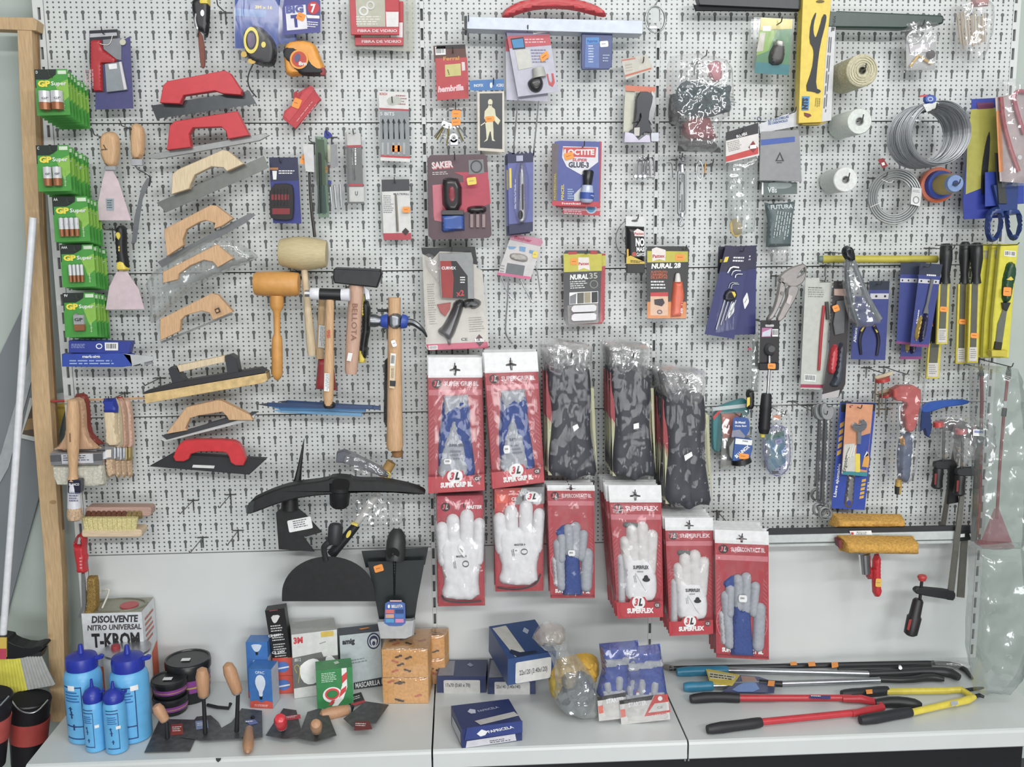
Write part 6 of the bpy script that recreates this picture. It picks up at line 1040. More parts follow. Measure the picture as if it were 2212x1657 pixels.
def filep(x0, x1, y0, y1, y2, d, lab, lw, cap=True):
    at(d); xc = (x0+x1)/2; w = (x1-x0)/2
    I('file', lab, 'file', ('handle', L((xc+4, y0, 0), (xc+2, y1, 0), [(0, w*.6), (.08, w*1.05), (.4, w*1.1), (.8, w*.7), (1, w*.9)], m('212224', .4), 14)), ('sheath', P([(x0, y1+2), (x1, y1), (x1-5, y2), (x0-5, y2)], m('d4c428', .4), 8, -4)), ('file_blade', P([(x0+5, y1-2), (x1-5, y1-2), (x1-9, y2-34), (x0+1, y2-34)], m('6c6e62', .4, .5), 1.5, 4.4)), ('paper_label', P([(x0-1, y2-34), (x1-7, y2-34), (x1-8, y2-4), (x0-2, y2-4)], m('d0ccc4'), .5, 5)+LN(x0+1, y2-30, x1-9, y2-30, 22, 5, GY, 6)), ('sticker', STK(xc-1, lw, 17, 11, 4, l=6)), group='black handled files on yellow sheaths')
filep(2006, 2034, 600, 740, 818, .06, 'file whose yellow sheath hangs lowest below the others', 700)
filep(2028, 2052, 526, 612, 744, .10, 'black handled file nearest the blue plier cards, frontmost', 668)
filep(2070, 2092, 522, 612, 786, .08, 'black handled file in the middle pair, left one', 695)
filep(2095, 2118, 524, 612, 784, .11, 'black handled file in the middle pair, right one with yellow tongue', 725)
HOOK(2060, 535, .14, 'wire peg hook for the yellow sheathed files')
at(.13); I('display_rod', 'long thin wire rod running level across the file handles', 'rod', ('rod', T("2020,530,0 2100,529,0 2196,530,0 2202,524,0", 1.6, WIRE, 6, 1)))
YP = m('d8d020', .35)
for i, (dx, lab) in enumerate(((0, 'chisel in a bright yellow pack with green handle, frontmost'), (-18, 'yellow chisel pack, second, peeking out left of the front one'), (-40, 'yellow chisel pack, rearmost, leftmost edge showing'))):
    at(.12-.03*i); q = [(a+dx, b) for a, b in ((2162, 527), (2201, 526), (2190, 640), (2180, 774), (2142, 772), (2146, 690))]
    ps = [('pack', P(q, YP, 16, -6, 2))]
    if i == 0: ps += [('green_handle', U(sm("2178,566 2194,564 2198,590 2190,620 2184,654 2166,656 2166,610 2172,584", 1), m('1c4a2c', .35), 20, 6, 8, 4), [('eagle_print', P("2174,604 2184,597 2190,604 2184,606", m('d8c428'), .5, 27))]), ('steel_ferrule', P("2166,654 2184,654 2176,672 2168,668", m('3c4040', .4, .5), 12, 8)), ('chisel_blade', P("2168,666 2176,670 2164,754 2150,752 2156,700", m('8f9488', .3, .7), 5, 10)), ('blade_tip', P("2151,738 2166,740 2163,756 2148,754", m('2c2a1c'), 6, 11)), ('barcode', BC(2170, 541, 2195, 543, 12, 10.5)), ('sticker', STK(2176, 630, 17, 19, 4, l=27)), ('base', P("2142,757 2177,757 2176,771 2143,770", m('c8b818'), 22, 6))]
    else: ps += [('label_window', P([(a+dx, b) for a, b in ((2166, 540), (2176, 540), (2176, 558), (2167, 558))], m('b8b49c'), .5, 10.6))]
    I('chisel_pack', lab, 'chisel', *ps, group='yellow chisel packs')
# telescopic magnet, knives, saws
at(.13)
I('telescopic_lifter', 'black carded pick up tool with grey knob and ribbed black grip', 'tool', ('card', P("1643,692 1684,692 1682,800 1640,800", m('1e1d20', .4), 1.5)+P("1646,708 1668,708 1665,728 1645,728", m('b86a98'), .4, 1.8)+P("1647,718 1666,710 1664,726 1646,727", m('c8d0dc'), .4, 2.4)+BC(1668, 711, 1681, 711, 16, 2)+B(1653, 701, 1672, 706, m('c4c4c4'), .5, 2, 2)), ('knob', L((1666, 754, 0), (1667, 754, 26), [(0, 8), (.01, 8), (.99, 7), (1, 7)], m('4a4c4e', .3), 16)+U(ell(1664, 756, 13, 15, 20), m('45474a', .3), 18, 0, 10, 3)), ('red_button', U(ell(1669, 757, 5, 6, 14), m('d02c30', .3), 8, 15, 4, 2)), ('clip', B(1640, 785, 1683, 799, m('161618'), 12, 2, 2)),
  ('rod', T("1662,768,6 1662,790,6 1658,852,6", 4.2, SILV, 10, 0)), ('grip', L((1656, 850, 6), (1650, 936, 6), [(0, 9), (.05, 11), (.3, 12)]+[(.3+.05*i, 12+(i % 2)*1.2) for i in range(1, 13)]+[(1, 10)], m('1a1b1e', .5), 16)), ('yellow_tip', L((1648, 934, 6), (1647, 944, 6), [(0, 6), (1, 5)], m('d8cc3a', .4), 12)), ('sticker', STK(1667, 791, 17, 12, 2, l=15)), hook=(1664, 698), hk='black carded pick up tool', hd=150)
at(.09)
I('pruning_knife', 'black and yellow handled saw knife in cloudy sleeve', 'knife', ('sleeve', U(sm("1622,730 1640,716 1644,780 1640,848 1618,848 1620,790", 0), BAG2, 10, 0, 6, 5, 2, .1, True)), ('blade', P("1628,740 1638,736 1636,846 1622,846", m('8c908a', .35, .6), 1.5, 2)), ('handle', U(sm("1612,850 1618,841 1630,841 1632,860 1630,886 1612,886 1616,866", 1), BK, 16, 0, 6, 4), [('yellow_inlay', P("1614,859 1620,858 1620,874 1613,880", YEL, .6, 15))]), ('round_label', E(1619, 754, 4, 3, m('c83a4a'), .5, 12)))
at(.05)
TL = m('2a7c80', .4)
I('saw_blade_pack', 'teal plastic case with grey stripe behind the hole saw', 'case', ('case', P(sm("1539,884 1600,862 1612,862 1619,876 1618,900 1562,930 1558,976 1546,978 1539,968", 1), TL, 16, 0, 2)), ('grey_stripe', P("1540,880 1612,872 1612,880 1540,888", m('b8c4c4'), .6, 17)), ('red_tag', P("1540,900 1554,886 1560,887 1541,908", m('c83a44'), .6, 17)))
at(.07)
I('hole_saw_pack', 'orange backed blister card behind the small blue box', 'blister pack', ('card', P("1558,894 1600,892 1602,940 1562,948", m('c86a50', .4), 1.2)+P("1560,948 1620,940 1622,1004 1556,1010", m('9a9c94', .4), 1.2)), ('blister', U(sm("1556,892 1616,888 1628,950 1630,1000 1560,1014 1548,1000", 0), BAG, 18, 1, 10, 6, 3, .08, True)), ('text', X('HOLE', 1565, 924, 1580, 924, 4, m('5a2a20'), 2)))
at(.11)
I('hole_saw_box', 'blue and grey cardboard box with peaked hanging flap and orange sticker', 'box', ('flap', P("1584,904 1590,900 1616,904 1619,912 1619,930 1612,942 1582,936", m('26529c', .4), 1.5, 6)+P("1582,930 1598,928 1610,942 1606,950 1580,944", m('8a8ca0'), .6, 8)), ('lettering', X('Bi-Metal', 1588, 915, 1610, 915, 5, WH, 8.4, .03)+X('Hole Saw', 1588, 922, 1613, 922, 4, WH, 8.4, .03)), ('box_body', P("1588,945 1624,950 1626,968 1618,1000 1582,996 1586,960", m('2a58a0', .4), 30, -12, 1.5)+P("1575,966 1588,945 1586,998 1576,985", m('8a8c88', .4), 26, -12)+P("1589,947 1625,951 1624,962 1588,959", WH, .5, 18.5)), ('box_lettering', X('BLU-INOX', 1591, 990, 1620, 966, 7, WH, 19, .05)+LN(1604, 951, 1620, 953, 6, 1, GY, 19.6)), ('saw_rim', L((1600, 990, 4), (1602, 1002, 4), [(0, 20), (.8, 22), (1, 18)], m('1c1e20', .3), 18)), ('sticker', STK(1607, 986, 21, 12, 6, l=20)), hook=(1600, 898), hk='small blue hole saw box', hd=130)
at(.08)
I('safety_goggles', 'clear safety goggles pack with pale green insert', 'goggles', ('insert', P("1656,938 1694,930 1697,1000 1684,1008 1664,1020 1658,998 1664,975 1654,958", m('8ac4ac', .5), 1.2)+P("1656,938 1693,930 1694,941 1656,952", m('3a9c5c'), .4, 1.6)), ('frame', U(sm("1654,926 1676,918 1700,922 1706,950 1708,1000 1702,1022 1682,1030 1660,1022 1652,990 1650,950", 1), clear('a0a4dc', .05, .06, .03, .1), 26, 0, 14, 5, 0, .1, True), [('rim', T([(x, y, 10) for x, y in sm("1654,928 1676,919 1700,924 1707,960 1706,1010 1684,1030 1660,1022 1650,980", 1)], 1.6, m('6a70a8', .2), 6, 0, True))]), ('strap_clip', B(1668, 930, 1678, 938, m('22243a'), 4, 4)+B(1668, 1018, 1682, 1024, m('22243a'), 4, 4)), ('price_label', STK(1682, 954, 15, 11, -20, WH, 5)), ('orange_tag', P("1668,898 1684,896 1687,904 1674,908", m('e88a4a'), .6, 3)), ('bag', U(sm("1654,880 1700,870 1716,920 1716,1010 1700,1036 1660,1030 1640,1000 1638,920", 1), BAG, 30, -4, 14, 7, 5, .08, True)), hook=(1696, 893), hk='clear safety goggles pack', hd=130)
# spanners
SPN = m('9a9e9e', .36, .7)
for i, dx in enumerate((0, -13, -4, -17)):
    at(.125-.022*i); y = (0, -8, -14, -40)[i]
    ps = [('shaft', U([(1784+dx, 905), (1796+dx, 905), (1792+dx, 1000), (1788+dx, 1092+y), (1776+dx, 1092+y), (1780+dx, 1000)], SPN, 7, 0, 4, 4)), ('open_jaw', P(sm([(1774+dx, 876+i*2), (1785+dx, 868+i*2), (1789+dx, 882), (1799+dx, 876), (1804+dx, 890), (1797+dx, 908), (1781+dx, 908), (1773+dx, 895)], 1), SPN, 8, 0, 1.5)),
       ('ring_end', P(ell(1784+dx, 1110+y, 15, 15, 24), SPN, 9, 0, 1.5, [ell(1784+dx, 1110+y, 10, 10, 12)]))]
    I('combination_spanner', 'polished combination spanner, %s in the hanging bunch' % ('frontmost', 'second', 'third', 'rearmost')[i], 'spanner', *ps, group='combination spanners on one hook')
HOOK(1752, 884, .15, 'wire peg hook left of the spanner bunch'); HOOK(1786, 893, .15, 'wire peg hook holding the spanner bunch')
at(.06)
I('spanner_card', 'long blue card with yellow stripes and flat grey adjustable spanner', 'spanner card', ('card', P("1815,870 1892,870 1868,1102 1796,1098", m('2c4aa8', .35), 1.5)+P("1817,872 1891,872 1890,888 1817,890", m('1c1e24'), .5, 1.8)+sum([P([(1815-i*1.6, 915+i*15), (1824-i*1.6, 910+i*15), (1823-i*1.6, 920+i*15), (1814-i*1.6, 925+i*15)], m('d8a838'), .5, 1.8)+P([(1862-i*1.2, 1036+i*9), (1871-i*1.2, 1034+i*9), (1870-i*1.2, 1040+i*9), (1861-i*1.2, 1042+i*9)], m('d8a838'), .5, 1.8) for i in range(5)], [])), ('lettering', X('Llave ajustable', 1806, 1074, 1816, 1002, 6, WH, 2.6, .02)), ('spanner', U("1832,1026 1848,1028 1844,1088 1838,1098 1828,1096 1824,1088", m('8f8c8c', .35, .7), 6, 2, 4, 4), [('hang_hole', E(1834, 1087, 5, 6, m('2a3a9c'), .6, 8.4))]))
at(.085)
I('spanner_card', 'orange and white card with chrome adjustable spanner and fist picture', 'spanner card', ('card', P("1828,872 1886,874 1872,1028 1818,1024", m('d89468', .4), 1.5)+P("1824,960 1846,958 1850,1024 1818,1022", m('c8c8bc'), .5, 1.8)+P("1852,944 1880,936 1872,1016 1848,1012", m('2c48a0'), .5, 1.9)+P("1822,1018 1874,1020 1873,1029 1818,1025", m('2a8a94'), .5, 2)), ('lettering', X('6"', 1835, 881, 1842, 881, 6, m('6a2820'), 2.4)+X('Ergotop', 1826, 1020, 1832, 984, 7, m('3a3c14'), 2.6)+B(1848, 980, 1858, 1020, YEL, .5, 2.6, 2)+P("1866,990 1876,976 1878,992 1876,1010 1862,1008", m('e0a030'), .5, 2.6)+P("1873,974 1876,984 1866,988", WH, .5, 2.6)), ('fist_picture', sum([T([(1830+i*6, 990-i*2, 3), (1838+i*5, 962, 3)], 2, m('e4e4dc', .5), 6, 0) for i in range(3)], [])+T("1826,992,3 1830,976,3 1838,962,3", .6, BK, 4)), ('spanner_head', P(sm("1842,926 1840,920 1848,912 1854,918 1860,916 1858,908 1866,906 1874,914 1872,926 1860,934 1852,934", 1), m('c8ccd2', .15, .9), 9, 3, 1.5)), ('spanner_shaft', P("1852,932 1862,930 1860,960 1852,960", m('b8bcc4', .2, .8), 6, 3)), ('blister', P("1826,904 1884,904 1872,1028 1820,1024", CL, 16, 2)), hook=(1860, 880), hk='orange and white spanner card', hd=110)
at(.10)
I('caulking_gun', 'salmon red foam gun bagged in clear film', 'gun', ('body', P(sm("1931,835 1990,833 1991,870 1984,900 1978,932 1960,934 1957,905 1953,892 1962,880 1958,868 1932,866", 1), m('c0504a', .4), 30, -4, 2.5)), ('trigger_guard', T("1944,876,8 1943,914,8 1950,922,8 1956,916,8 1956,890,8", 1.6, SILV, 6)), ('barrel', U(sm("1948,934 1976,934 1972,1000 1966,1046 1944,1042 1940,990", 1), m('5a6680', .4), 20, -4, 10, 5, 2)), ('yellow_valve', U(sm("1946,944 1955,942 1956,964 1948,964", 1), m('e0a44c'), 16, 6, 4, 3)), ('nozzle', L((1941, 1036, 0), (1940, 1066, 0), [(0, 6), (.5, 7), (.52, 7), (1, 6)], m('c8a03a', .4), 10)+L((1940, 1050, 0), (1939, 1067, 0), [(0, 7.2), (1, 6)], m('262a2c'), 10)), ('bag', U(sm("1938,812 1960,800 1996,806 2004,830 1994,880 1990,960 1984,1010 1970,1050 1924,1044 1918,1000 1928,900 1930,840", 1), clear(gl=.07, r=.1, milk=.03, bs=.4), 44, -4, 16, 7, 6, .08, True)), hook=(1960, 806), hk='salmon red foam gun', hd=150)
at(.12)
for i, (x, y, lab) in enumerate(((1906, 818, 'small bar clamp with red disc left of the foam gun'), (1914, 850, 'second small bar clamp below the red disc one'))):
    at(.10-.03*i); I('small_clamp', lab, 'clamp', ('bar', T([(x-14, y-2, 0), (x-16, y+50, 0)], 2.4, m('6c5c44', .5, .4), 6, 0)+T([(x-16, y+34, 0), (x+10, y+34, 0)], 2.2, m('6c5c44', .5, .4), 6, 0)), ('red_disc', L((x, y-1, 6), (x+1, y+6, 6), [(0, 15), (1, 15)], m('b83028', .4), 18)), ('spindle', T([(x, y, 4), (x-1, y+60, 4)], 2.2, m('5a5850', .4, .6), 6, 0)), ('cord_wrap', P([(x-16, y-4), (x+22, y-16), (x+24, y-9), (x-14, y+4)], m('c0b494', .7), 6, -4)), hook=(x+4, y-14) if i == 0 else None, hk='small red disc clamp', hd=120)
at(.09)
I('blue_clamp', 'blue frame tool partly hidden by bagged clamps', 'clamp', ('upper_arm', P(sm("1990,880 2006,870 2050,864 2096,864 2092,874 2040,880 2008,892 1992,892", 1), m('2454a8', .35), 14, 0, 2)), ('body', P("1990,890 2010,888 2014,924 2008,946 2002,942 1998,926 1988,934", m('1c3468', .4), 16, -4, 2)))
def fclamp(x, y, d, lab, h, film=True, hx=0):
    at(d); ps = [('steel_bar', P(r4(x, y, x+hx, y+h, -9), m('6e6a62', .35, .7), 8, -4, 1)), ('fixed_jaw', P(sm([(x-36, y+2), (x-30, y-8), (x+20, y-6), (x+22, y+10), (x+12, y+34), (x-2, y+40), (x-8, y+16), (x-32, y+16)], 1), m('222426', .5), 22, -10, 2)), ('spindle', T([(x-31, y+10, 2), (x-33, y+96, 2)], 4, m('3a3c3c', .4, .4), 8, 0)), ('sliding_jaw', P(sm([(x-40+hx*.3, y+92), (x-34+hx*.3, y+82), (x+16+hx*.4, y+80), (x+14+hx*.4, y+98), (x-34+hx*.3, y+100)], 1), m('2c2e30', .5), 18, -8, 2)),
      ('handle', L((x-32+hx*.3, y+96, 0), (x-36+hx*.3, y+140, 0), [(0, 9), (.1, 11), (.5, 10), (.9, 12), (1, 8)], m('1e1e20', .45), 14), [('red_stripe', P([(x-40+hx*.3, y+108), (x-35+hx*.3, y+108), (x-37+hx*.3, y+132), (x-41+hx*.3, y+132)], m('8a2424'), .6, 16)), ('cap', L((x-32+hx*.3, y-4, 4), (x-31+hx*.3, y+6, 4), [(0, 11), (1, 12)], m('c83c38', .35), 16), 'red cap')])]
    if film: ps.append(('film', U(sm([(x-46, y-14), (x-10, y-28), (x+40, y-20), (x+46, y+10), (x+36, y+90), (x-6, y+60), (x-30, y+90), (x-44, y+60)], 1), clear(gl=.16, r=.1, milk=.1, bs=.4), 34, -4, 14, 7, 8, .08, True)))
    I('bar_clamp', lab, 'clamp', *ps, group='bar clamps hanging at the right')
fclamp(2070, 915, .09, 'bar clamp in clear film, left of two with red caps', 222, True, -36)
fclamp(2110, 930, .14, 'bar clamp in clear film with white label, right of two', 240, True, -10)
at(.18); I('clamp_label', 'small white label stuck on the crinkled clamp film', 'label', ('label', P(rr(2102, 928, 2127, 942, 1, a=2), WH, .6)+P("2105,930 2124,931 2124,936 2105,935", m('8a94c4'), .4, 1)))
at(.12)
I('long_bar_clamp', 'long steel bar clamp with red knob and black red handle, lowest one', 'clamp', ('steel_bar', P("2078,1040 2088,1040 2060,1298 2046,1296", m('8c8a82', .35, .6), 6, -3, 1)), ('arm', P(sm("1980,1272 1986,1270 2060,1277 2066,1284 2062,1298 2050,1296 1982,1285 1976,1278", 1), m('232427', .5), 18, -8, 2)), ('spindle', T("1991,1256,2 1987,1296,2", 4.5, m('1e1e20', .4), 10, 0)), ('knob', L((1992, 1243, 2), (1992, 1254, 2), [(0, 8), (.3, 10), (1, 7)], m('c83a38', .35), 14)), ('handle', L((1984, 1294, 2), (1966, 1372, 2), [(0, 8), (.05, 11), (.45, 12), (.5, 15), (.95, 14), (1, 9)], m('221e20', .45), 16), [('red_stripe', P("1964,1338 1970,1338 1964,1362 1959,1360", m('9a2828'), .6, 20))]))
at(.10); I('clamp_bar', 'second steel bar hanging right of the long bar clamp', 'bar', ('steel_bar', P("2078,1160 2092,1160 2084,1292 2068,1290", m('7c7a72', .4, .5), 6)))
at(.09); I('black_level', 'black slim tool edge hanging behind the clamp bars', 'tool', ('body', P("2052,1006 2068,1004 2072,1086 2048,1090", BK, 12, 0, 2)))
# squeegee group
at(.10)
I('floor_squeegee', 'wide floor squeegee with black rubber and white metal profile', 'squeegee', ('rubber', P("1654,1152 1664,1143 2110,1136 2112,1152 1664,1158", m('2e2f33', .6), 10, -4)), ('profile', P("1656,1157 2064,1148 2070,1152 2070,1166 1656,1174", m('c4ccca', .35), 18, -6, 2)), ('lower_rim', P("1656,1177 2062,1168 2062,1174 1656,1182", m('c0c8c6', .3), 14, -2, 1)), ('end_piece', P("2070,1150 2112,1146 2112,1166 2072,1170", m('1c1d20', .5), 16, -4, 2), [('end_window', P("2074,1154 2084,1153 2084,1160 2074,1161", WH, .6, 13)+P("2094,1153 2106,1152 2106,1159 2096,1160", WH, .6, 13))]), ('bracket', P(sm("1818,1160 1824,1157 1900,1156 1904,1166 1818,1168", 0), m('9aa6a4', .4), 8, 10)), ('paper_label', P("1835,1147 1882,1146 1885,1159 1840,1160", WH, .6, 13)+P("1838,1150 1844,1150 1844,1155 1839,1155", m('c83a30'), .4, 13.6)+LN(1850, 1149, 1876, 1149, 7, 2, m('5a5a5a'), 13.6)))
SP2 = m('d09c34', .9, nz=.2, sc=150, bump=.7)
at(.07)
I('sponge_roller', 'upper yellow sponge roller behind the squeegee', 'sponge', ('sponge', U("1805,1115 1955,1117 1959,1140 1799,1141", SP2, 50, 0, 12, 5, 2, .2)))
at(.12)
I('sponge_mop', 'lower yellow sponge roller with chrome socket and red handles', 'mop', ('sponge', U(sm("1818,1164 1986,1166 1986,1200 1822,1198", 0), SP2, 56, 4, 14, 5, 2, .2)), ('side_cap', P("1811,1168 1818,1167 1820,1186 1813,1184", m('7a2a30'), 30, 8)), ('chrome_socket', L((1867, 1196, 10), (1870, 1238, 10), [(0, 12), (1, 11)], CHR, 18)), ('red_handle', U(sm("1888,1200 1906,1198 1904,1240 1908,1290 1888,1292 1886,1250", 1), m('c8202c', .3), 18, 2, 8, 4)), ('red_handle', U(sm("1872,1228 1886,1222 1890,1254 1874,1254", 1), m('b01c2c', .35), 16, -8, 6, 4)), ('sticker', STK(1898, 1259, 13, 18, 4, m('e8b430'), 20)))
# big bag at the right edge
at(.13)
I('telescopic_pole', 'thin red telescopic pole with white band hanging in the big bag', 'pole', ('pole', T("2177,812,6 2168,900,6 2160,1000,6 2153,1120,6", 4.2, m('b02a2c', .35), 10, 0)), ('black_tip', L((2180, 792, 6), (2177, 820, 6), [(0, 3), (.3, 5), (.8, 6), (1, 5)], BK, 12)), ('white_band', L((2171, 866, 6), (2170, 880, 6), [(0, 5), (1, 5)], WH, 12)), ('black_band', L((2170, 882, 6), (2168, 899, 6), [(0, 5.2), (1, 5.2)], BK, 12)), hook=(2186, 790), hk='red telescopic pole', hd=170)
at(.07); I('telescopic_pole', 'second red pole hanging left of the banded one', 'pole', ('pole', T("2120,808,6 2121,860,6 2119,960,6 2117,1080,6 2110,1160,6", 5, m('a03038', .4), 10, 0)), ('black_tip', L((2119, 792, 6), (2120, 812, 6), [(0, 3), (1, 6)], BK, 10)))
at(.10); I('red_brush', 'red flat brush foot at the bottom of the pole bag', 'brush', ('foot', P(sm("2116,1168 2122,1172 2190,1176 2196,1188 2130,1188 2112,1178", 1), m('b83c48', .45), 24, 0, 2)), ('fan', U("2150,1100 2160,1100 2190,1176 2120,1174", clear('e0909a', .05, .3, .5), 10, 4, 8, 6)))
BG3 = clear('c0cac8', .1, .14, .15, .5)
at(.15)
I('pole_bag', 'big cloudy plastic bag hanging down the right edge', 'bag', ('upper_bag', U(sm("2104,796 2120,790 2190,796 2212,800 2230,1000 2220,1190 2108,1192 2110,1000", 0), BG3, 50, 0, 20, 10, 12, .04, True)), ('lower_bag', (at(.265), U(sm("2106,1188 2220,1180 2236,1400 2212,1470 2180,1506 2116,1504 2100,1400", 0), BG3, 60, -10, 24, 10, 16, .03, True))[1]), hook=(2118, 792), hk='big cloudy bag', hd=120)
# ================================================================ things standing and lying on the shelf
ZV = Vector((0, 0, 1))
def gp(px, py): return ZP(px, py, ZS)+Vector((0, 0, .001))
def upz(px, py, d): MD = MODE; v = ray(px, py); t = (-d-CP.y)/v.y; return (CP+v*t).z
def bottle(cx, w, ybot, ysh, ycap, lab, small=False):
    r = 1; b0 = gp(cx, ybot); k = (ZP(cx+w/2, ybot-w*.12, ZS)-ZP(cx-w/2, ybot-w*.12, ZS)).length/2; c = b0+Vector((0, k, .001)); d = -c.y
    zs = upz(cx, ysh, d); zc = upz(cx, ycap, d); top = Vector((c.x, c.y, zs)); H = zs-c.z
    LB = m('5ab4ea', .35, nz=.04); DB = m('2034a8', .35)
    body = lathe3(c, top, [(0, k*.9), (.01, k*.97), (.03, k), (.86, k), (.93, k*.94), (.98, k*.76), (1, k*.72)], LB, 28)
    ch = zc-zs; cap = lathe3(top+Vector((0, 0, -.004)), top+Vector((0, 0, ch*.62)), [(0, k*.84), (.55, k*.86), (.8, k*.8), (1, k*.3)] if not small else [(0, k*.9), (.4, k*.95), (.75, k*.7), (1, k*.2)], DB, 24)
    sp = lathe3(top+Vector((0, 0, ch*.55)), top+Vector((0, 0, ch)), [(0, k*.2), (1, k*.11)], DB, 10)
    pc = tube3([top+Vector((k*.8, -.002, ch*.35)), top+Vector((k*1.12, -.002, ch*.42)), top+Vector((k*1.15, -.002, ch*.5))], k*.14, DB, 8)
    def on(u0, u1, v0, v1, mt, off=.0007): # patch on the cylinder; u in radians from the front, v fraction of height
        V = []; F = []; n = 8
        for i in range(n+1):
            a = -math.pi/2+u0+(u1-u0)*i/n
            for v in (v0, v1): V.append((c.x+(k+off)*math.cos(a), c.y+(k+off)*math.sin(a), c.z+H*v))
        return [(V, [(2*i, 2*i+2, 2*i+3, 2*i+1) for i in range(n)], mt, True)]
    INK = m('1c3c78', .5); a = -.25 if cx < 210 else .1
    ink = []
    for v in ((.80, .26, .09) if not small else (.86, .80, .12)): ink += on(a-.6, a+.5, v-.008, v+.008, INK)
    for i in range(4): ink += on(a-.5, a+.25+.1*(i % 2), .72-.04*i, .738-.04*i, m('2c6cb0', .5))
    ink += on(a+.45, a+.5, .1, .8, INK)
    for u, v, s in ((-.3, .42, .05), (-.2, .25, .04), (-.35, .5, .03)): ink += on(a+u, a+u+.28, v, v+.012, INK)+on(a+u+.1, a+u+.2, v-s, v+s, INK)
    I('marking_powder_bottle', lab, 'bottle', ('bottle_body', body), ('cap', cap), ('spout', sp), ('side_plug', pc), ('ink_print', ink), ('price_label', on(-.5 if cx < 190 else .35, -.1 if cx < 190 else .75, .76 if not small else .5, .83 if not small else .56, WH, .0015)), group='light blue plastic bottles with dark blue caps')
bottle(175, 77, 1612, 1438, 1392, 'large light blue bottle at the far left of the shelf')
bottle(275, 80, 1612, 1440, 1393, 'large light blue bottle in front of the solvent can')
bottle(201, 43, 1629, 1510, 1467, 'small light blue bottle in front, left one of the pair', True)
bottle(246, 47, 1633, 1510, 1472, 'small light blue bottle in front, right one of the pair', True)
# ---- solvent can
def bx(A, B, dep, ytop, skew=0):
    '''upright box on the shelf: front base corners A,B (px), depth m, pixel row of the top of A'''
    a, b = gp(*A), gp(*B); e = (b-a); n = Vector((-e.y, e.x, 0)).normalized()*min(dep, -max(a.y, b.y)-.006)
    if n.y < 0: n = -n
    n = n+e.normalized()*skew; h = Vector((0, 0, upz(A[0], ytop, -a.y)-ZS)); return a, e, n, h
def boxsh(a, e, n, h, mat, sides=None):
    P8 = [a, a+e, a+e+n, a+n]; V = [tuple(p) for p in P8]+[tuple(p+h) for p in P8]
    f = lambda q, mt: [(V, [q], mt or mat, False)]
    sd = sides or {}
    return f((0, 1, 5, 4), sd.get('f'))+f((1, 2, 6, 5), sd.get('r'))+f((3, 0, 4, 7), sd.get('l'))+f((4, 5, 6, 7), sd.get('t'))+f((2, 3, 7, 6), None)+f((0, 3, 2, 1), None)
def onface(a, e, n, h, which):
    N = e.cross(h).normalized()
    if which == 'f': face(a+h, e, -h, N if N.y < 0 else -N)
    elif which == 't': face(a+h+n, e, -n, Vector((0, 0, 1)))
    elif which == 'r': face(a+e+h, n, -h, e.normalized())
    elif which == 'l': face(a+n+h, -n, -h, -e.normalized())
def off():
    global MODE; MODE = None
def place(px, py, d): return px, yb(px, d)
A = (192, yb(192, .125)); Bq = (320, yb(320, .125)); bb = bx(A, Bq, .11, 1326)
TIN = m('c6c8c8', .35)
s0 = boxsh(*bb, m('d6dadc', .35), {'t': m('9c9c88', .4, .3)}); onface(*bb, 'f')
ff = X('DISOLVENTE', 16, 10, 94, 10, 7, m('3a3a3c'), 1, .04, .15); f2 = X('NITRO UNIVERSAL', 8, 18, 98, 18, 5.5, m('4a4446'), 1, .03, .15); f3 = X('T-KROM', 14, 36, 94, 36, 14, m('2c2a2a'), 1, .04)
f4 = P("0,60 20,57 60,60 100,56 100,100 0,100", m('d86a38'), .4, .6); onface(*bb, 't')
tp = P(ell(70, 56, 15, 24), m('c04048', .4), 3, .5)+RG(50, 50, 49, 47, 4, m('8a8a78', .35, .4), 3, 0, 24)+T("6,60,4 14,20,30 24,30,40 34,30,40 30,80,6", 2.4, m('dcd8c8'), 6)
onface(*bb, 'r'); sd = P("0,62 100,48 100,100 0,100", m('d86038'), .4, .6)+LN(20, 10, 90, 10, 30, 5, m('c86a50'), 1); off()
I('solvent_can', 'tall white square solvent can behind the blue bottles', 'can', ('can_body', s0), ('lettering', ff+f2+f3), ('orange_print', f4+sd), ('can_top', tp))
def cyl(cx, yb_, w, ytop, prof, mat, n=28):
    b0 = gp(cx, yb_); k = (ZP(cx+w/2, yb_-w*.12, ZS)-ZP(cx-w/2, yb_-w*.12, ZS)).length/2; c = b0+Vector((0, k, .0005)); z = upz(cx, ytop, -c.y); t = Vector((c.x, c.y, z))
    return lathe3(c, t, [(s, r*k) for s, r in prof], mat, n), c, k, z-c.z
s, c, k, H = cyl(268, 1562, 98, 1402, [(0, .96), (.02, 1), (.97, 1), (1, .96)], m('d4d6d8', .35))
I('paint_tin', 'round white paint tin mostly hidden behind the blue bottles', 'tin', ('tin_body', s), ('lid_rim', lathe3(c+Vector((0, 0, H-.004)), c+Vector((0, 0, H+.002)), [(0, k*1.02), (1, k*1.02), (1, k*.9)], SILV, 28)), ('red_cap', lathe3(c+Vector((-.03, 0, H)), c+Vector((-.03, 0, H+.012)), [(0, k*.2), (1, k*.18)], m('a82c38'), 14)))
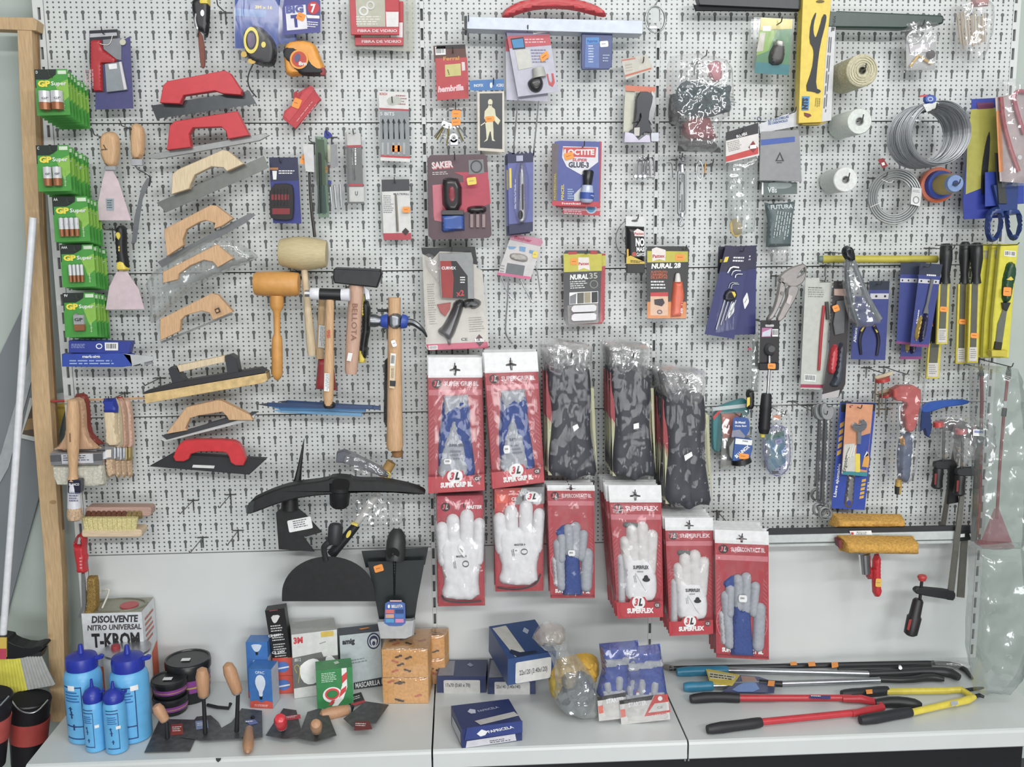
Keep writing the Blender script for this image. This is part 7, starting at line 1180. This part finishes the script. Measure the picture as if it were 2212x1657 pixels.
def tub(cx, yb_, w, ytop, lab, zoff=0, band=True):
    s, c, k, H = cyl(cx, yb_, w, ytop, [(0, .86), (.05, .9), (.8, .96), (.81, 1.02), (.97, 1.03), (1, 1)], m('191a1c', .3))
    bd = lathe3(c+Vector((0, 0, H*.3)), c+Vector((0, 0, H*.62)), [(0, k*.935), (0, k*.94), (1, k*.96), (1, k*.95)], m('8a3a90', .4), 28)
    yl = [(0, 0)]; ps = [('tub_body', s), ('purple_band', bd, [('yellow_print', lathe3(c+Vector((0, 0, H*.42)), c+Vector((0, 0, H*.46)), [(0, k*.95), (0, k*.956), (1, k*.962), (1, k*.95)], m('b8a83a', .4), 28))]), ('lid_rim', lathe3(c+Vector((0, 0, H)), c+Vector((0, 0, H+.004)), [(0, k), (1, k), (1, k*.92), (.3, k*.9)], m('26282a', .3), 28))]
    q = c+Vector((0, -k*.2, H+.005)); ps.append(('lid_label', box3(q.x-.014, q.x+.010, q.y-.008, q.y+.008, q.z-.001, q.z, WH)))
    I('putty_tub', lab, 'tub', *ps, group='black round tubs with purple bands'); return c, k, H
tub(398, 1528, 94, 1424, 'largest black tub with three price labels, at the back')
c, k, H = tub(360, 1553, 74, 1502, 'lower black tub of the small stacked pair')
r = ROOTS[-1]; copy(r, 0, 0, H+.005, 'upper black tub of the small stacked pair')
# ---- trowels lying on the shelf
BLD = m('5c5e60', .42, .5, nz=.2); HWD = m('c08f66', .45, nz=.08, kind='wood')
def blade(pts): G(); s = P(pts, BLD, 1.6, 3+2.6*(TN[0]-1)); off(); return s
def vtube(p, rr_, mat, n=10): return tube3(p, rr_, mat, n)
def V3(px, py, d=None, z=None): # point: pixel at depth d
    if d is None: return gp(px, py)
    v = ray(px, py); t = (-d-CP.y)/v.y; return CP+v*t
TN = [0]
def trow(lab, bl, root, neck, hp0, hp1, hr, hm=None, lb=None, extra=()):
    '''root px on shelf; neck px (same depth); handle between hp0 and hp1 px (same depth)'''
    TN[0] += 1; lift = Vector((0, 0, .0026*TN[0])); g = gp(*root)+lift; d = -g.y; nk = V3(neck[0], neck[1], d); a = V3(hp0[0], hp0[1], d+hp0[2]); b = V3(hp1[0], hp1[1], d+hp1[2])
    ps = [('blade', blade(bl)), ('shank', tube3([g+Vector((0, 0, .004)), g.lerp(nk, .4)+Vector((0, 0, .004)), nk, a], [.006, .0055, .005, .005], m('2c2e30', .4, .4), 10)), ('handle', lathe3(a, b, [(0, hr*.7), (.05, hr*.95), (.35, hr*1.1), (.7, hr*1.2), (.93, hr*.9), (1, hr*.3)], hm or HWD, 18)), ('ferrule', lathe3(a, a.lerp(b, .08), [(0, hr*.8), (1, hr)], SILV, 14))]
    if lb: G(); ps.append(('sticker', P(lb[0], m(lb[1]), .5, 5.2+2.6*(TN[0]-1))+LN(*lb[2], WH, 6+2.6*(TN[0]-1)))); off()
    I('brick_trowel', lab, 'trowel', *ps, *extra, group='brick trowels lying on the shelf')
trow('leftmost brick trowel on the shelf, handle leaning up left', "312,1625 410,1622 420,1600 436,1555 345,1553", (362, 1600), (360, 1562), (358, 1558, 0), (336, 1522, 0), .0125, lb=("370,1565 394,1563 396,1586 368,1588", 'a03a2c', (372, 1570, 392, 1569, 12, 3)))
trow('brick trowel with upright wooden handle beside the black tubs', "390,1592 425,1548 455,1545 472,1560 490,1594 450,1600", (444, 1592), (440, 1510), (440, 1506, 0), (436, 1442, 0), .0145, lb=("422,1558 448,1555 450,1572 424,1576", '8a9cc4', (426, 1562, 446, 1560, 8, 2)))
trow('tallest upright trowel with handle leaning left by the bulb boxes', "430,1600 500,1560 522,1530 566,1535 567,1592 500,1596", (512, 1590), (514, 1502), (514, 1498, 0), (490, 1432, 0), .0145)
trow('trowel with handle pointing towards the shelf edge', "522,1592 526,1545 545,1532 566,1536 567,1592", (548, 1560), (540, 1562), (538, 1574, .045), (535, 1624, .186), .012, lb=("528,1556 550,1554 558,1562 540,1566", '6a78b8', (530, 1558, 552, 1556, 5, 1)))
trow('small trowel with glossy red plastic handle', "574,1588 612,1530 640,1534 654,1590 616,1596", (612, 1590), (610, 1572), (609, 1570, .01), (604, 1550, .05), .014, m('e02838', .25), lb=("612,1548 648,1543 650,1552 618,1556", 'c83848', (616, 1548, 644, 1545, 5, 2)))
trow('small trowel with round wooden handle end facing out', "643,1594 664,1538 690,1530 708,1540 727,1588 682,1602", (682, 1598), (684, 1580), (684, 1578, .01), (682, 1562, .06), .013)
trow('trowel lying on its side with handle pointing left', "742,1552 790,1515 840,1522 812,1562 762,1570", (762, 1542), (758, 1540), (757, 1532, .0), (690, 1546, .03), .014, lb=("766,1558 798,1558 804,1575 765,1578", '7a2c28', (768, 1562, 796, 1563, 8, 2)))
G(); I('trowel_tag', 'black and red price card lying behind the sideways trowel', 'tag', ('tag', P("748,1504 780,1495 788,1514 756,1526", m('2a2426'), .8, 6)+P("758,1520 788,1512 789,1517 759,1526", m('c83848'), .5, 7)+LN(756, 1508, 778, 1501, 8, 2, WH, 7)));
I('bent_bar', 'small black cranked iron bar behind the upright trowel', 'bar', ('bar', T("448,1523,8 470,1528,8 494,1530,8 498,1520,14", 5, m('222426', .4), 8, 0))); off()
# ---- boxes
def cbox(nm, lab, cat, A, Bp, dep, ytop, mats, faces, group=None, zoff=0, extra=(), skew=0):
    bb = bx(A, Bp, dep, ytop, skew)
    if zoff: bb = (bb[0]+Vector((0, 0, zoff)), bb[1], bb[2], Vector((0, 0, bb[3].z-zoff)))
    ps = [('carton', boxsh(*bb, mats.get('b'), mats))]
    for k_, (nm_, fn) in enumerate(faces): onface(*bb, fn[0]); s = fn[1](); ps.append((nm_, s)); off()
    return I(nm, lab, cat, *ps, *extra, group=group), bb
def bulb(): return P(sm("50,14 66,18 74,34 66,50 58,58 58,70 42,70 42,58 34,50 26,34 34,18", 1), m('dce8f4'), .4, 1.2)+P("44,70 56,70 55,78 45,78", BK, .4, 1.2)
BB2 = m('3a78c0', .35); RO = m('d4503c', .4)
def bulbbox(A, Bp, dep, yt, lab, z=0): return cbox('bulb_box', lab, 'box', A, Bp, dep, yt, {'b': BB2, 'r': m('b8c4d4', .4)}, (('red_foot', ('f', lambda: P("0,84 30,80 50,86 70,80 100,84 100,100 0,100", RO, .4, .6))), ('bulb_print', ('f', bulb)), ('lettering', ('f', lambda: X('OPAC', 30, 12, 70, 12, 7, m('d8e4f0'), 1.4)+LN(20, 91, 80, 91, 6, 2, m('f0d0c8'), 1.4)))), group='light bulb boxes', zoff=z)
bulbbox((541, 1529), (590, 1531), .055, 1445, 'blue light bulb box standing in front')
bulbbox((537, 1508), (583, 1508), .05, 1422, 'light bulb box at the back, lower one under the reflector bulb box')
d_ = dp(537, 1508); zt = upz(537, 1422, d_)-ZS
def bulbtop(): return cbox('bulb_box', 'blue reflector bulb box with white lamp picture, upper at the back', 'box', (537, 1508), (583, 1508), .05, 1388, {'b': BB2}, (('bulb_print', ('f', lambda: P(sm("24,12 76,12 70,36 58,60 42,60 30,36", 1), m('c8d8e8'), .4, 1)+P("44,60 56,60 55,80 45,80", BK, .4, 1))),), group='light bulb boxes', zoff=zt)
bulbtop()
for i, z in enumerate((0, 1)):
    dd = dp(592, 1500); h = (upz(592, 1422, dd)-ZS)/2
    a, e, n, hh = bx((592, 1500), (634, 1498), .05, 1461)
    bbx = (a+Vector((0, 0, z*h)), e, n, Vector((0, 0, h-.001))); ps = [('carton', boxsh(*bbx, RO))]; onface(*bbx, 'f')
    ps.append(('badge', E(50, 50, 34, 30, m('4a78c4'), .4, .8)+P("16,56 84,46 84,54 20,64", WH, .4, 1.4))); off()
    I('bulb_box', 'orange red bulb box with blue badge, %s one' % ('lower', 'upper')[z], 'box', *ps, group='light bulb boxes')
# tall black box leaning behind
at(.088)
I('halogen_box', 'tall narrow black box with white print standing behind the bulb boxes', 'box', ('carton', P("572,1320 614,1314 629,1420 590,1428", m('1a1a1c', .4), 38, -38)), ('lamp_picture', P(sm("584,1330 606,1328 600,1340 596,1346 590,1346", 1), m('dcdcd8'), .5, 1)), ('lettering', LN(582, 1319, 604, 1316, 4, 1, m('c83a44'), 1.6)+sum([LN(584+i*3, 1352+i*20, 612+i*3, 1349+i*20, 16, 3, m('c8c8c4'), 1) for i in range(4)], [])+sum([X('CE 230V', 580+i*8, 1377+i*36, 608+i*8, 1373+i*36, 5, WH, 1.6, .03) for i in range(2)], [])))
_, bm3 = cbox('mask_box', 'tall white box of dust masks with grey band', 'box', (636, 1510), (733, 1497), .12, 1372, {'b': m('d4d6d2', .4), 't': m('b4b6b0', .5)}, (('logo_lettering', ('f', lambda: X('3M', 4, 14, 24, 14, 9, m('d02c34'), 1, .05)+P("64,1 92,1 92,9 64,9", m('d8b83a'), .4, .8)+LN(60, 18, 76, 16, 3, 1, m('8a8a8a'), 1))), ('grey_band', ('f', lambda: P("0,36 64,32 68,40 100,40 100,82 0,84", m('6a6c6a'), .4, .6)+X('8812', 4, 42, 18, 42, 5, m('c8c8c8'), 1.4))), ('mask_picture', ('f', lambda: P(sm("12,52 30,42 50,40 64,50 60,76 36,82 18,74", 1), WH, .5, 1.2)+P(sm("70,42 84,38 96,48 90,60 76,60", 1), WH, .5, 1.2))), ('strap_picture', ('f', lambda: T([(8, 60, 2), (2, 50, 2), (10, 46, 2), (16, 54, 2), (10, 76, 2)], .8, m('d8c43a'), 5)))))
_, bma = cbox('mask_box', 'grey white respirator box with navy top and round mask symbol', 'box', (738, 1493), (826, 1482), .13, 1374, {'b': m('b4c0c2', .35), 't': m('202c40', .35)}, (('logo_lettering', ('f', lambda: X('amig', 6, 16, 36, 16, 9, m('2c2c38'), 1, .05)+X('MASCARILLA 1', 34, 98, 100, 96, 9, m('d8dcdc'), 1.8)+LN(24, 46, 66, 44, 10, 2, m('7c8a8e'), 1))), ('black_band', ('f', lambda: P("30,88 100,84 100,100 30,100", m('2c3034'), .4, .6))), ('mask_symbol', ('f', lambda: E(82, 16, 16, 15, m('2c3450'), .4, .6)+RG(82, 16, 13, 12, 2, m('c8d0d8'), .4, 1.2)+P(sm("74,12 90,12 88,24 82,28 76,24", 1), m('c8d0d8'), .4, 1.2)+E(82, 20, 4, 4, m('2c3450'), .4, 1.8))), ('sticker', ('t', lambda: P("50,40 72,34 76,46 54,54", OR, .5, .6)))))
cbox('tape_box', 'small green box with red and white striped ribbon picture', 'box', (686, 1533), (764, 1524), .06, 1450, {'b': m('2c8a4a', .4)}, (('lettering', ('f', lambda: LN(14, 8, 56, 8, 26, 6, m('c8e4cc'), 1))), ('ribbon_picture', ('f', lambda: P("70,0 84,0 84,50 72,80 56,96 40,96 60,72 70,44", WH, .4, .8)+P("70,20 84,10 84,28 70,40", m('d83c3c'), .4, 1.4)+P("66,56 82,46 80,60 60,76", m('d83c3c'), .4, 1.4)+P("30,92 40,92 50,80 40,80", m('d83c3c'), .4, 1.4)+RG(42, 66, 26, 20, 8, WH, .4, 1)+RG(42, 64, 20, 15, 5, m('e04040'), .4, 1.6))), ('top_label', ('t', lambda: P("50,30 62,20 66,44 54,56", m('b8ccb8'), .4, .6)))))
# ---- sponge blocks
SPM = m('dca050', .85, nz=.1, sc=150, bump=.6)
def spb(A, Bp, dep, yt, lab, z=0, skew=0):
    a, e, n, h = bx(A, Bp, dep, yt, skew); bb = (a+Vector((0, 0, z)), e, n, Vector((0, 0, h.z-z-.002))); ps = [('sponge', boxsh(*bb, SPM))]
    for w in 'ft':
        onface(*bb, w); rnd = random.Random(int(A[0]+yt)); s = []
        for i in range(6 if w == 'f' else 9):
            x, y = rnd.uniform(8, 80), rnd.uniform(12, 88); q = rnd.choice((-1, 1)); c_ = m(rnd.choice(('2a2420', 'c86038', '3a2c24')))
            s += X('esponja', x, y, x+15, y-9*q, 8, c_, 2, .05)
        ps.append(('print', s))
        ps.append(('film', U("-2,-3 102,-3 103,103 -2,103", clear(gl=.07, r=.1, milk=.02, bs=.4), 3, 1, 8, 12, 2, .1, True))); off()
    I('sponge_block', lab, 'sponge', *ps, group='orange sponge blocks in film')
spb((828, 1520), (926, 1520), .14, 1464, 'lower front orange sponge block in clear film')
d0 = dp(828, 1520); z0 = upz(828, 1464, d0)-ZS
spb((828, 1520), (926, 1520), .14, 1402, 'upper front orange sponge block under the plastic tray', z0)
spb((862, 1480), (962, 1478), .12, 1425, 'lower rear orange sponge block behind the front pair', 0, .01)
d0 = dp(862, 1480); z0 = upz(862, 1425, d0)-ZS
spb((862, 1480), (962, 1478), .12, 1374, 'upper rear orange sponge block behind the front pair', z0, .01)
# ---- navy staple / screw boxes
NV = m('303c64', .4); NV2 = m('2c4c80', .35)
def nbox(A, Bp, dep, yt, lab, txt, z=0, col=NV, skew=0):
    return cbox('screw_box', lab, 'box', A, Bp, dep, yt, {'b': col}, (('front_label', ('f', lambda: P(rr(14, 22, 88, 104, 5), m('ccccc8'), .5, .6)+X(txt, 18, 62, 68, 62, 20, m('5a5a60'), 1.6))), ('top_label', ('t', lambda: P("4,10 32,8 34,96 2,98", m('8a909c'), .4, .6)+P("64,20 72,36 66,44 58,32", m('8a94b0'), .4, .6)))), group='navy screw boxes', zoff=z, skew=skew)
nbox((944, 1497), (1050, 1497), .14, 1462, 'navy box with white size label, back left', '17x70 (3.60 x 70)')
nbox((1054, 1500), (1157, 1500), .13, 1466, 'navy box with white size label under the tilted box', '23x140 (3.40x140)')
def tilted():
    d = .27; c = V3(1096, 1481, d); b = V3(1200, 1463, d-.035); e = b-c; n = Vector((-.045, .17, .022)); h = Vector((.002, 0, (V3(1090, 1424, d)-c).z))
    bb = (c, e, n, h); ps = [('carton', boxsh(*bb, NV2))]; onface(*bb, 'f')
    ps += [('front_label', P(rr(16, 18, 90, 98, 5), m('d0d0cc'), .5, .6)+X('22x120 (3.40x120)', 24, 68, 82, 68, 18, m('5a5a60'), 1.6))]; onface(*bb, 't')
    ps += [('top_label', P("4,8 34,6 40,94 16,98", m('c0c0b8'), .5, .6)+P("60,30 68,20 74,30 66,40", m('a8b4c8'), .4, .6)), ('torn_edge', P("10,84 16,76 30,88 60,90 64,96 20,100", m('1c2c48'), .6, .6))]; off()
    I('screw_box', 'tilted blue box lying across the two navy boxes, lid torn', 'box', *ps, group='navy screw boxes')
tilted()
def openb():
    a = gp(998, 1617); b = gp(1128, 1600); e = b-a; n = Vector((-.028, .125, 0)); h = Vector((0, 0, .052)); bb = (a, e, n, h)
    ps = [('carton', boxsh(*bb, m('26356a', .4)))]; onface(*bb, 't'); ps += [('top_label', P("26,76 96,58 100,76 32,94", m('c0c0bc'), .5, .8)), ('top_logo', P("22,34 28,24 36,30 34,44 26,44", m('c8ccdc'), .4, .8)+X('FAPRICELA', 40, 42, 76, 34, 8, m('a8b0cc'), 1))]
    onface(*bb, 'f'); ps += [('front_flap', P("8,-6 100,-6 100,54 4,56", m('33458a', .4), 3, 1)), ('flap_logo', P(sm("24,30 32,10 42,24 38,42 30,46", 0), WH, .5, 4.5)+X('FAPRICELA', 44, 34, 86, 24, 14, WH, 4.8, .02)), ('front_label', P("8,66 88,60 90,96 6,100", m('ccccd4'), .5, .8)+X('PARAFUSOS', 46, 84, 70, 82, 7, BK, 1.6)+LN(46, 88, 84, 86, 8, 1, BK, 1.6))]
    onface(*bb, 'l'); ps += [('side_label', P("14,40 90,30 90,88 10,92", m('b8bcc4'), .4, .6))]; off()
    I('screw_box', 'open dark blue box with leaf logo at the shelf front', 'box', *ps, group='navy screw boxes')
openb()
# ---- bagged gloves on the shelf
at(.25)
YG = m('d8a820', .5, nz=.15, sc=60)
I('yellow_gloves', 'crumpled yellow gloves in cellophane behind the dark bag', 'gloves', ('glove', U(sm("1190,1440 1220,1430 1260,1420 1290,1424 1300,1450 1290,1480 1250,1500 1200,1508 1186,1490", 1), YG, 50, -30, 18, 6, 12, .12)), ('glove', U(sm("1186,1470 1210,1460 1220,1500 1206,1516 1190,1510", 1), m('b89c20', .5, nz=.15, sc=60), 30, 0, 12, 5, 6, .15)))
at(.285)
I('glove_bag', 'cloudy knotted bag with dark gloves standing on the shelf', 'bag', ('dark_gloves', U(sm("1206,1494 1240,1484 1250,1452 1276,1462 1290,1490 1286,1530 1270,1552 1230,1548 1200,1530", 1), m('4c4e5c', .5, nz=.15), 46, -20, 20, 6, 8, .1)), ('brown_glove', U(sm("1216,1462 1246,1456 1248,1488 1214,1492", 1), m('a08868', .6), 30, -14, 10, 6, 4, .1)), ('bag_body', U(sm("1150,1388 1172,1356 1196,1350 1224,1366 1226,1392 1250,1430 1280,1466 1296,1500 1300,1552 1272,1560 1214,1548 1196,1520 1204,1470 1190,1420 1156,1396", 1), BAG2, 60, -14, 26, 7, 12, .07, True), [('knotted_neck', U(sm("1150,1386 1172,1358 1200,1351 1226,1370 1222,1392 1196,1400 1170,1398", 1), clear('c8c0b8', .14, .2, .42), 40, 10, 14, 5, 12, .1, True))]))
def lpack(x, y, d, lab):
    at(d); o = [(a+x, b+y) for a, b in ((1296, 1396), (1380, 1388), (1384, 1420), (1396, 1500), (1402, 1548), (1302, 1556), (1290, 1500), (1302, 1450))]
    G_ = m('3c52a0', .75, nz=.15, sc=120)
    I('shelf_glove_pack', lab, 'gloves', ('glove', U(o[:4]+[(1394+x, 1510+y), (1296+x, 1510+y)]+o[6:], G_, 26, 0, 12, 6, 5, .1), [('grey_band', U([(1302+x, 1420+y), (1384+x, 1410+y), (1388+x, 1432+y), (1304+x, 1444+y)], GGY, 30, 1, 6, 5, 3, .15)), ('finger_patches', capU(1311+x, 1466+y, 1314+x, 1492+y, 23, GGY, 28, 3)+capU(1339+x, 1454+y, 1337+x, 1486+y, 25, GGY, 29, 3)+capU(1368+x, 1456+y, 1364+x, 1488+y, 25, GGY, 29, 3)+U([(1298+x, 1486+y), (1390+x, 1478+y), (1392+x, 1504+y), (1298+x, 1508+y)], GGY, 27, 2, 8, 5, 3, .1))]),
      ('card', P([(1290+x, 1506+y), (1394+x, 1492+y), (1400+x, 1546+y), (1294+x, 1558+y)], m('c8c6c2', .4), 1.2, 29)+P([(1290+x, 1506+y), (1364+x, 1494+y), (1360+x, 1504+y), (1291+x, 1514+y)], m('2a2a2c'), .5, 30.4)+P([(1366+x, 1494+y), (1394+x, 1492+y), (1400+x, 1530+y), (1344+x, 1540+y)], m('c83c38'), .5, 30.4)+P([(1366+x, 1512+y), (1396+x, 1508+y), (1398+x, 1526+y), (1352+x, 1532+y)], m('c8c8c4'), .5, 31)), ('lettering', X('STARTER', 1310+x, 1520+y, 1350+x, 1514+y, 9, m('e8e8ec'), 31.4, .04)+X('TARTER', 1350+x, 1539+y, 1392+x, 1534+y, 5, m('c83c38'), 31.6)+E(1378+x, 1501+y, 5, 5, WH, .5, 31.6)+X('CE', 1372+x, 1523+y, 1384+x, 1522+y, 5, GY, 31.8)+P([(1292+x, 1526+y), (1302+x, 1524+y), (1304+x, 1540+y), (1294+x, 1542+y)], m('d86a5a'), .5, 30.4)),
      ('bag', U([(a, b) for a, b in o[:5]]+o[5:], clear(gl=.07, r=.1, milk=.03, bs=.4), 36, 0, 12, 8, 6, .07, True)), group='blue and grey gloves lying in bags')
lpack(48, 8, .30, 'blue and grey glove pack lying at the back right of the pair')
lpack(0, 0, .295, 'blue and grey glove pack with red and white card, front left of the pair')
# ---- loppers and bolt cutters
G()
BARK = m('1e2024', .4); ALU = m('a4a8ac', .28, .85); BLG = m('2484a8', .35); RED2 = m('c42834', .3); YL2 = m('dcc81c', .3)
I('crowbar', 'long black crowbar lying along the back of the shelf', 'crowbar', ('bar', T("1446,1444,9 1540,1442,9 1700,1439,9 1900,1434,9 2040,1432,9 2082,1442,10 2100,1466,8", [7, 8, 8, 8, 8, 8, 4], BARK, 8, 1)), ('flat_end', T("1428,1438,9 1440,1441,9 1456,1444,9", [3, 9, 8], m('8a8680', .4, .4), 8, 0)), ('price_tag', P("1796,1431 1810,1430 1811,1440 1797,1442", OR, 2, 20)))
I('black_lever', 'short black lever bar lying beside the crowbar', 'bar', ('bar', T("1810,1446,22 1880,1444,22 1950,1444,22 2010,1440,22", 7, m('181a1c', .45), 8, 1)), ('film', T("2016,1436,14 2060,1434,14 2100,1442,14", 14, BAG, 10, 1)))
def lop(lab, grips, tubes, gm, tm, head, gr=14, tr_=9.5, extra=()):
    I('lopper', lab, 'lopper' if 'lopper' in lab else 'bolt cutter', *[('grip', T(g, [gr*.8, gr*1.1, gr, gr*1.05, gr*.9], gm, 12, 1)) for g in grips], *[('tube', T(g, tr_, tm, 12, 0)) for g in tubes], *head, *extra)
lop('long lopper with turquoise grips and aluminium tubes', ("1462,1452,14 1500,1450,14 1540,1449,14 1572,1448,14", "1477,1484,14 1500,1484,14 1530,1482,14 1540,1482,14"), ("1570,1448,14 1880,1456,14", "1538,1482,14 1900,1470,14"), BLG, ALU,
    (('cutting_head', T("1876,1456,14 1940,1454,16 2000,1450,18 2050,1452,18 2072,1464,14", [11, 12, 13, 15, 10], m('2a2c2e', .4), 10, 1)), ('counter_blade', T("1896,1468,14 1960,1470,16 2010,1462,14 2040,1468,12", [9, 9, 12, 6], m('26282a', .4), 10, 1)), ('bolt', T("1944,1440,34 1945,1443,38", 5, SILV, 8, 0)), ('price_tag', P("1706,1430 1720,1429 1722,1436 1708,1437", OR, 1, 23)), ('price_tag', P("1745,1430 1760,1429 1762,1438 1747,1439", OR, 1, 23))))
I('tool_sleeve', 'yellow and blue printed cardboard sleeve around the lopper tubes', 'sleeve', ('yellow_card', P("1524,1444 1598,1458 1582,1480 1534,1476", YEL, 2, 22)+P("1528,1450 1590,1460 1586,1468 1534,1466", m('e8e4c0'), .5, 24.4)), ('lettering', LN(1534, 1455, 1586, 1462, 10, 2, m('3a3018'), 25)), ('picture_card', P("1596,1458 1640,1462 1676,1474 1672,1496 1560,1494 1580,1478", m('4a5480', .35), 2, 20)+P(sm("1600,1476 1630,1470 1644,1494 1576,1494", 1), m('7c9cd8'), .5, 22.4)+P("1600,1460 1630,1462 1636,1472 1604,1474", m('b89080'), .5, 22.6)), ('black_grip', T("1640,1474,20 1690,1478,20", 9, BK, 10, 0)), ('sticker', P("1660,1470 1674,1471 1672,1482 1658,1481", OR, .6, 32)))
lop('red bolt cutter with black grips, longest of the front tools', ("1492,1510,14 1530,1506,14 1570,1506,14 1598,1508,14", "1528,1576,14 1570,1570,14 1620,1564,14 1644,1560,14"), ("1594,1508,14 1840,1508,14", "1640,1560,14 1862,1538,14"), m('26262a', .5), RED2,
    (('red_jaw_arm', T("1820,1510,14 1860,1510,16 1898,1518,16 1906,1526,14", [9, 12, 10, 8], RED2, 10, 0)), ('red_jaw_arm', T("1840,1542,14 1880,1534,16 1908,1528,16", [9, 12, 9], RED2, 10, 0)), ('jaws', T("1890,1520,14 1930,1516,16 1970,1520,16 1990,1524,12", [12, 16, 16, 8], m('222426', .45), 12, 1)), ('brand_label', P("1748,1500 1794,1502 1794,1510 1750,1508", m('2c3c8c'), .6, 22)+LN(1752, 1502, 1776, 1503, 5, 1, WH, 24))))
lop('yellow bolt cutter with black grips at the right', ("1818,1500,14 1850,1498,14 1890,1494,14 1918,1492,14", "1858,1556,14 1900,1550,14 1940,1542,14 1968,1538,14"), ("1914,1494,14 2050,1492,14", "1964,1540,14 2080,1514,14"), m('22262a', .5), YL2,
    (('yellow_arm', T("2040,1492,14 2076,1490,16 2100,1504,14", [9, 10, 8], YL2, 10, 0)), ('yellow_arm', T("2060,1520,14 2090,1512,16 2104,1506,14", [9, 11, 8], YL2, 10, 0)), ('jaw', T("2078,1492,14 2110,1488,14 2124,1486,12", [5, 6, 3], m('22262a', .4), 8, 0)), ('jaw', T("2096,1506,14 2116,1502,14 2126,1506,12", [5, 6, 4], m('22262a', .4), 8, 0)), ('maker_mark', P("2052,1512 2068,1508 2070,1522 2056,1526", m('c8ccd0'), .6, 22)), ('sticker', P("1870,1490 1884,1489 1885,1498 1872,1499", OR, .6, 26))))
off()
I('lip_tear', 'small dark torn scrap on the front lip of the left shelf', 'scrap', ('scrap', (at(.4315), P("466,1638 478,1638 476,1643 471,1647 467,1643", m('3a3c3e'), .5))[1]))
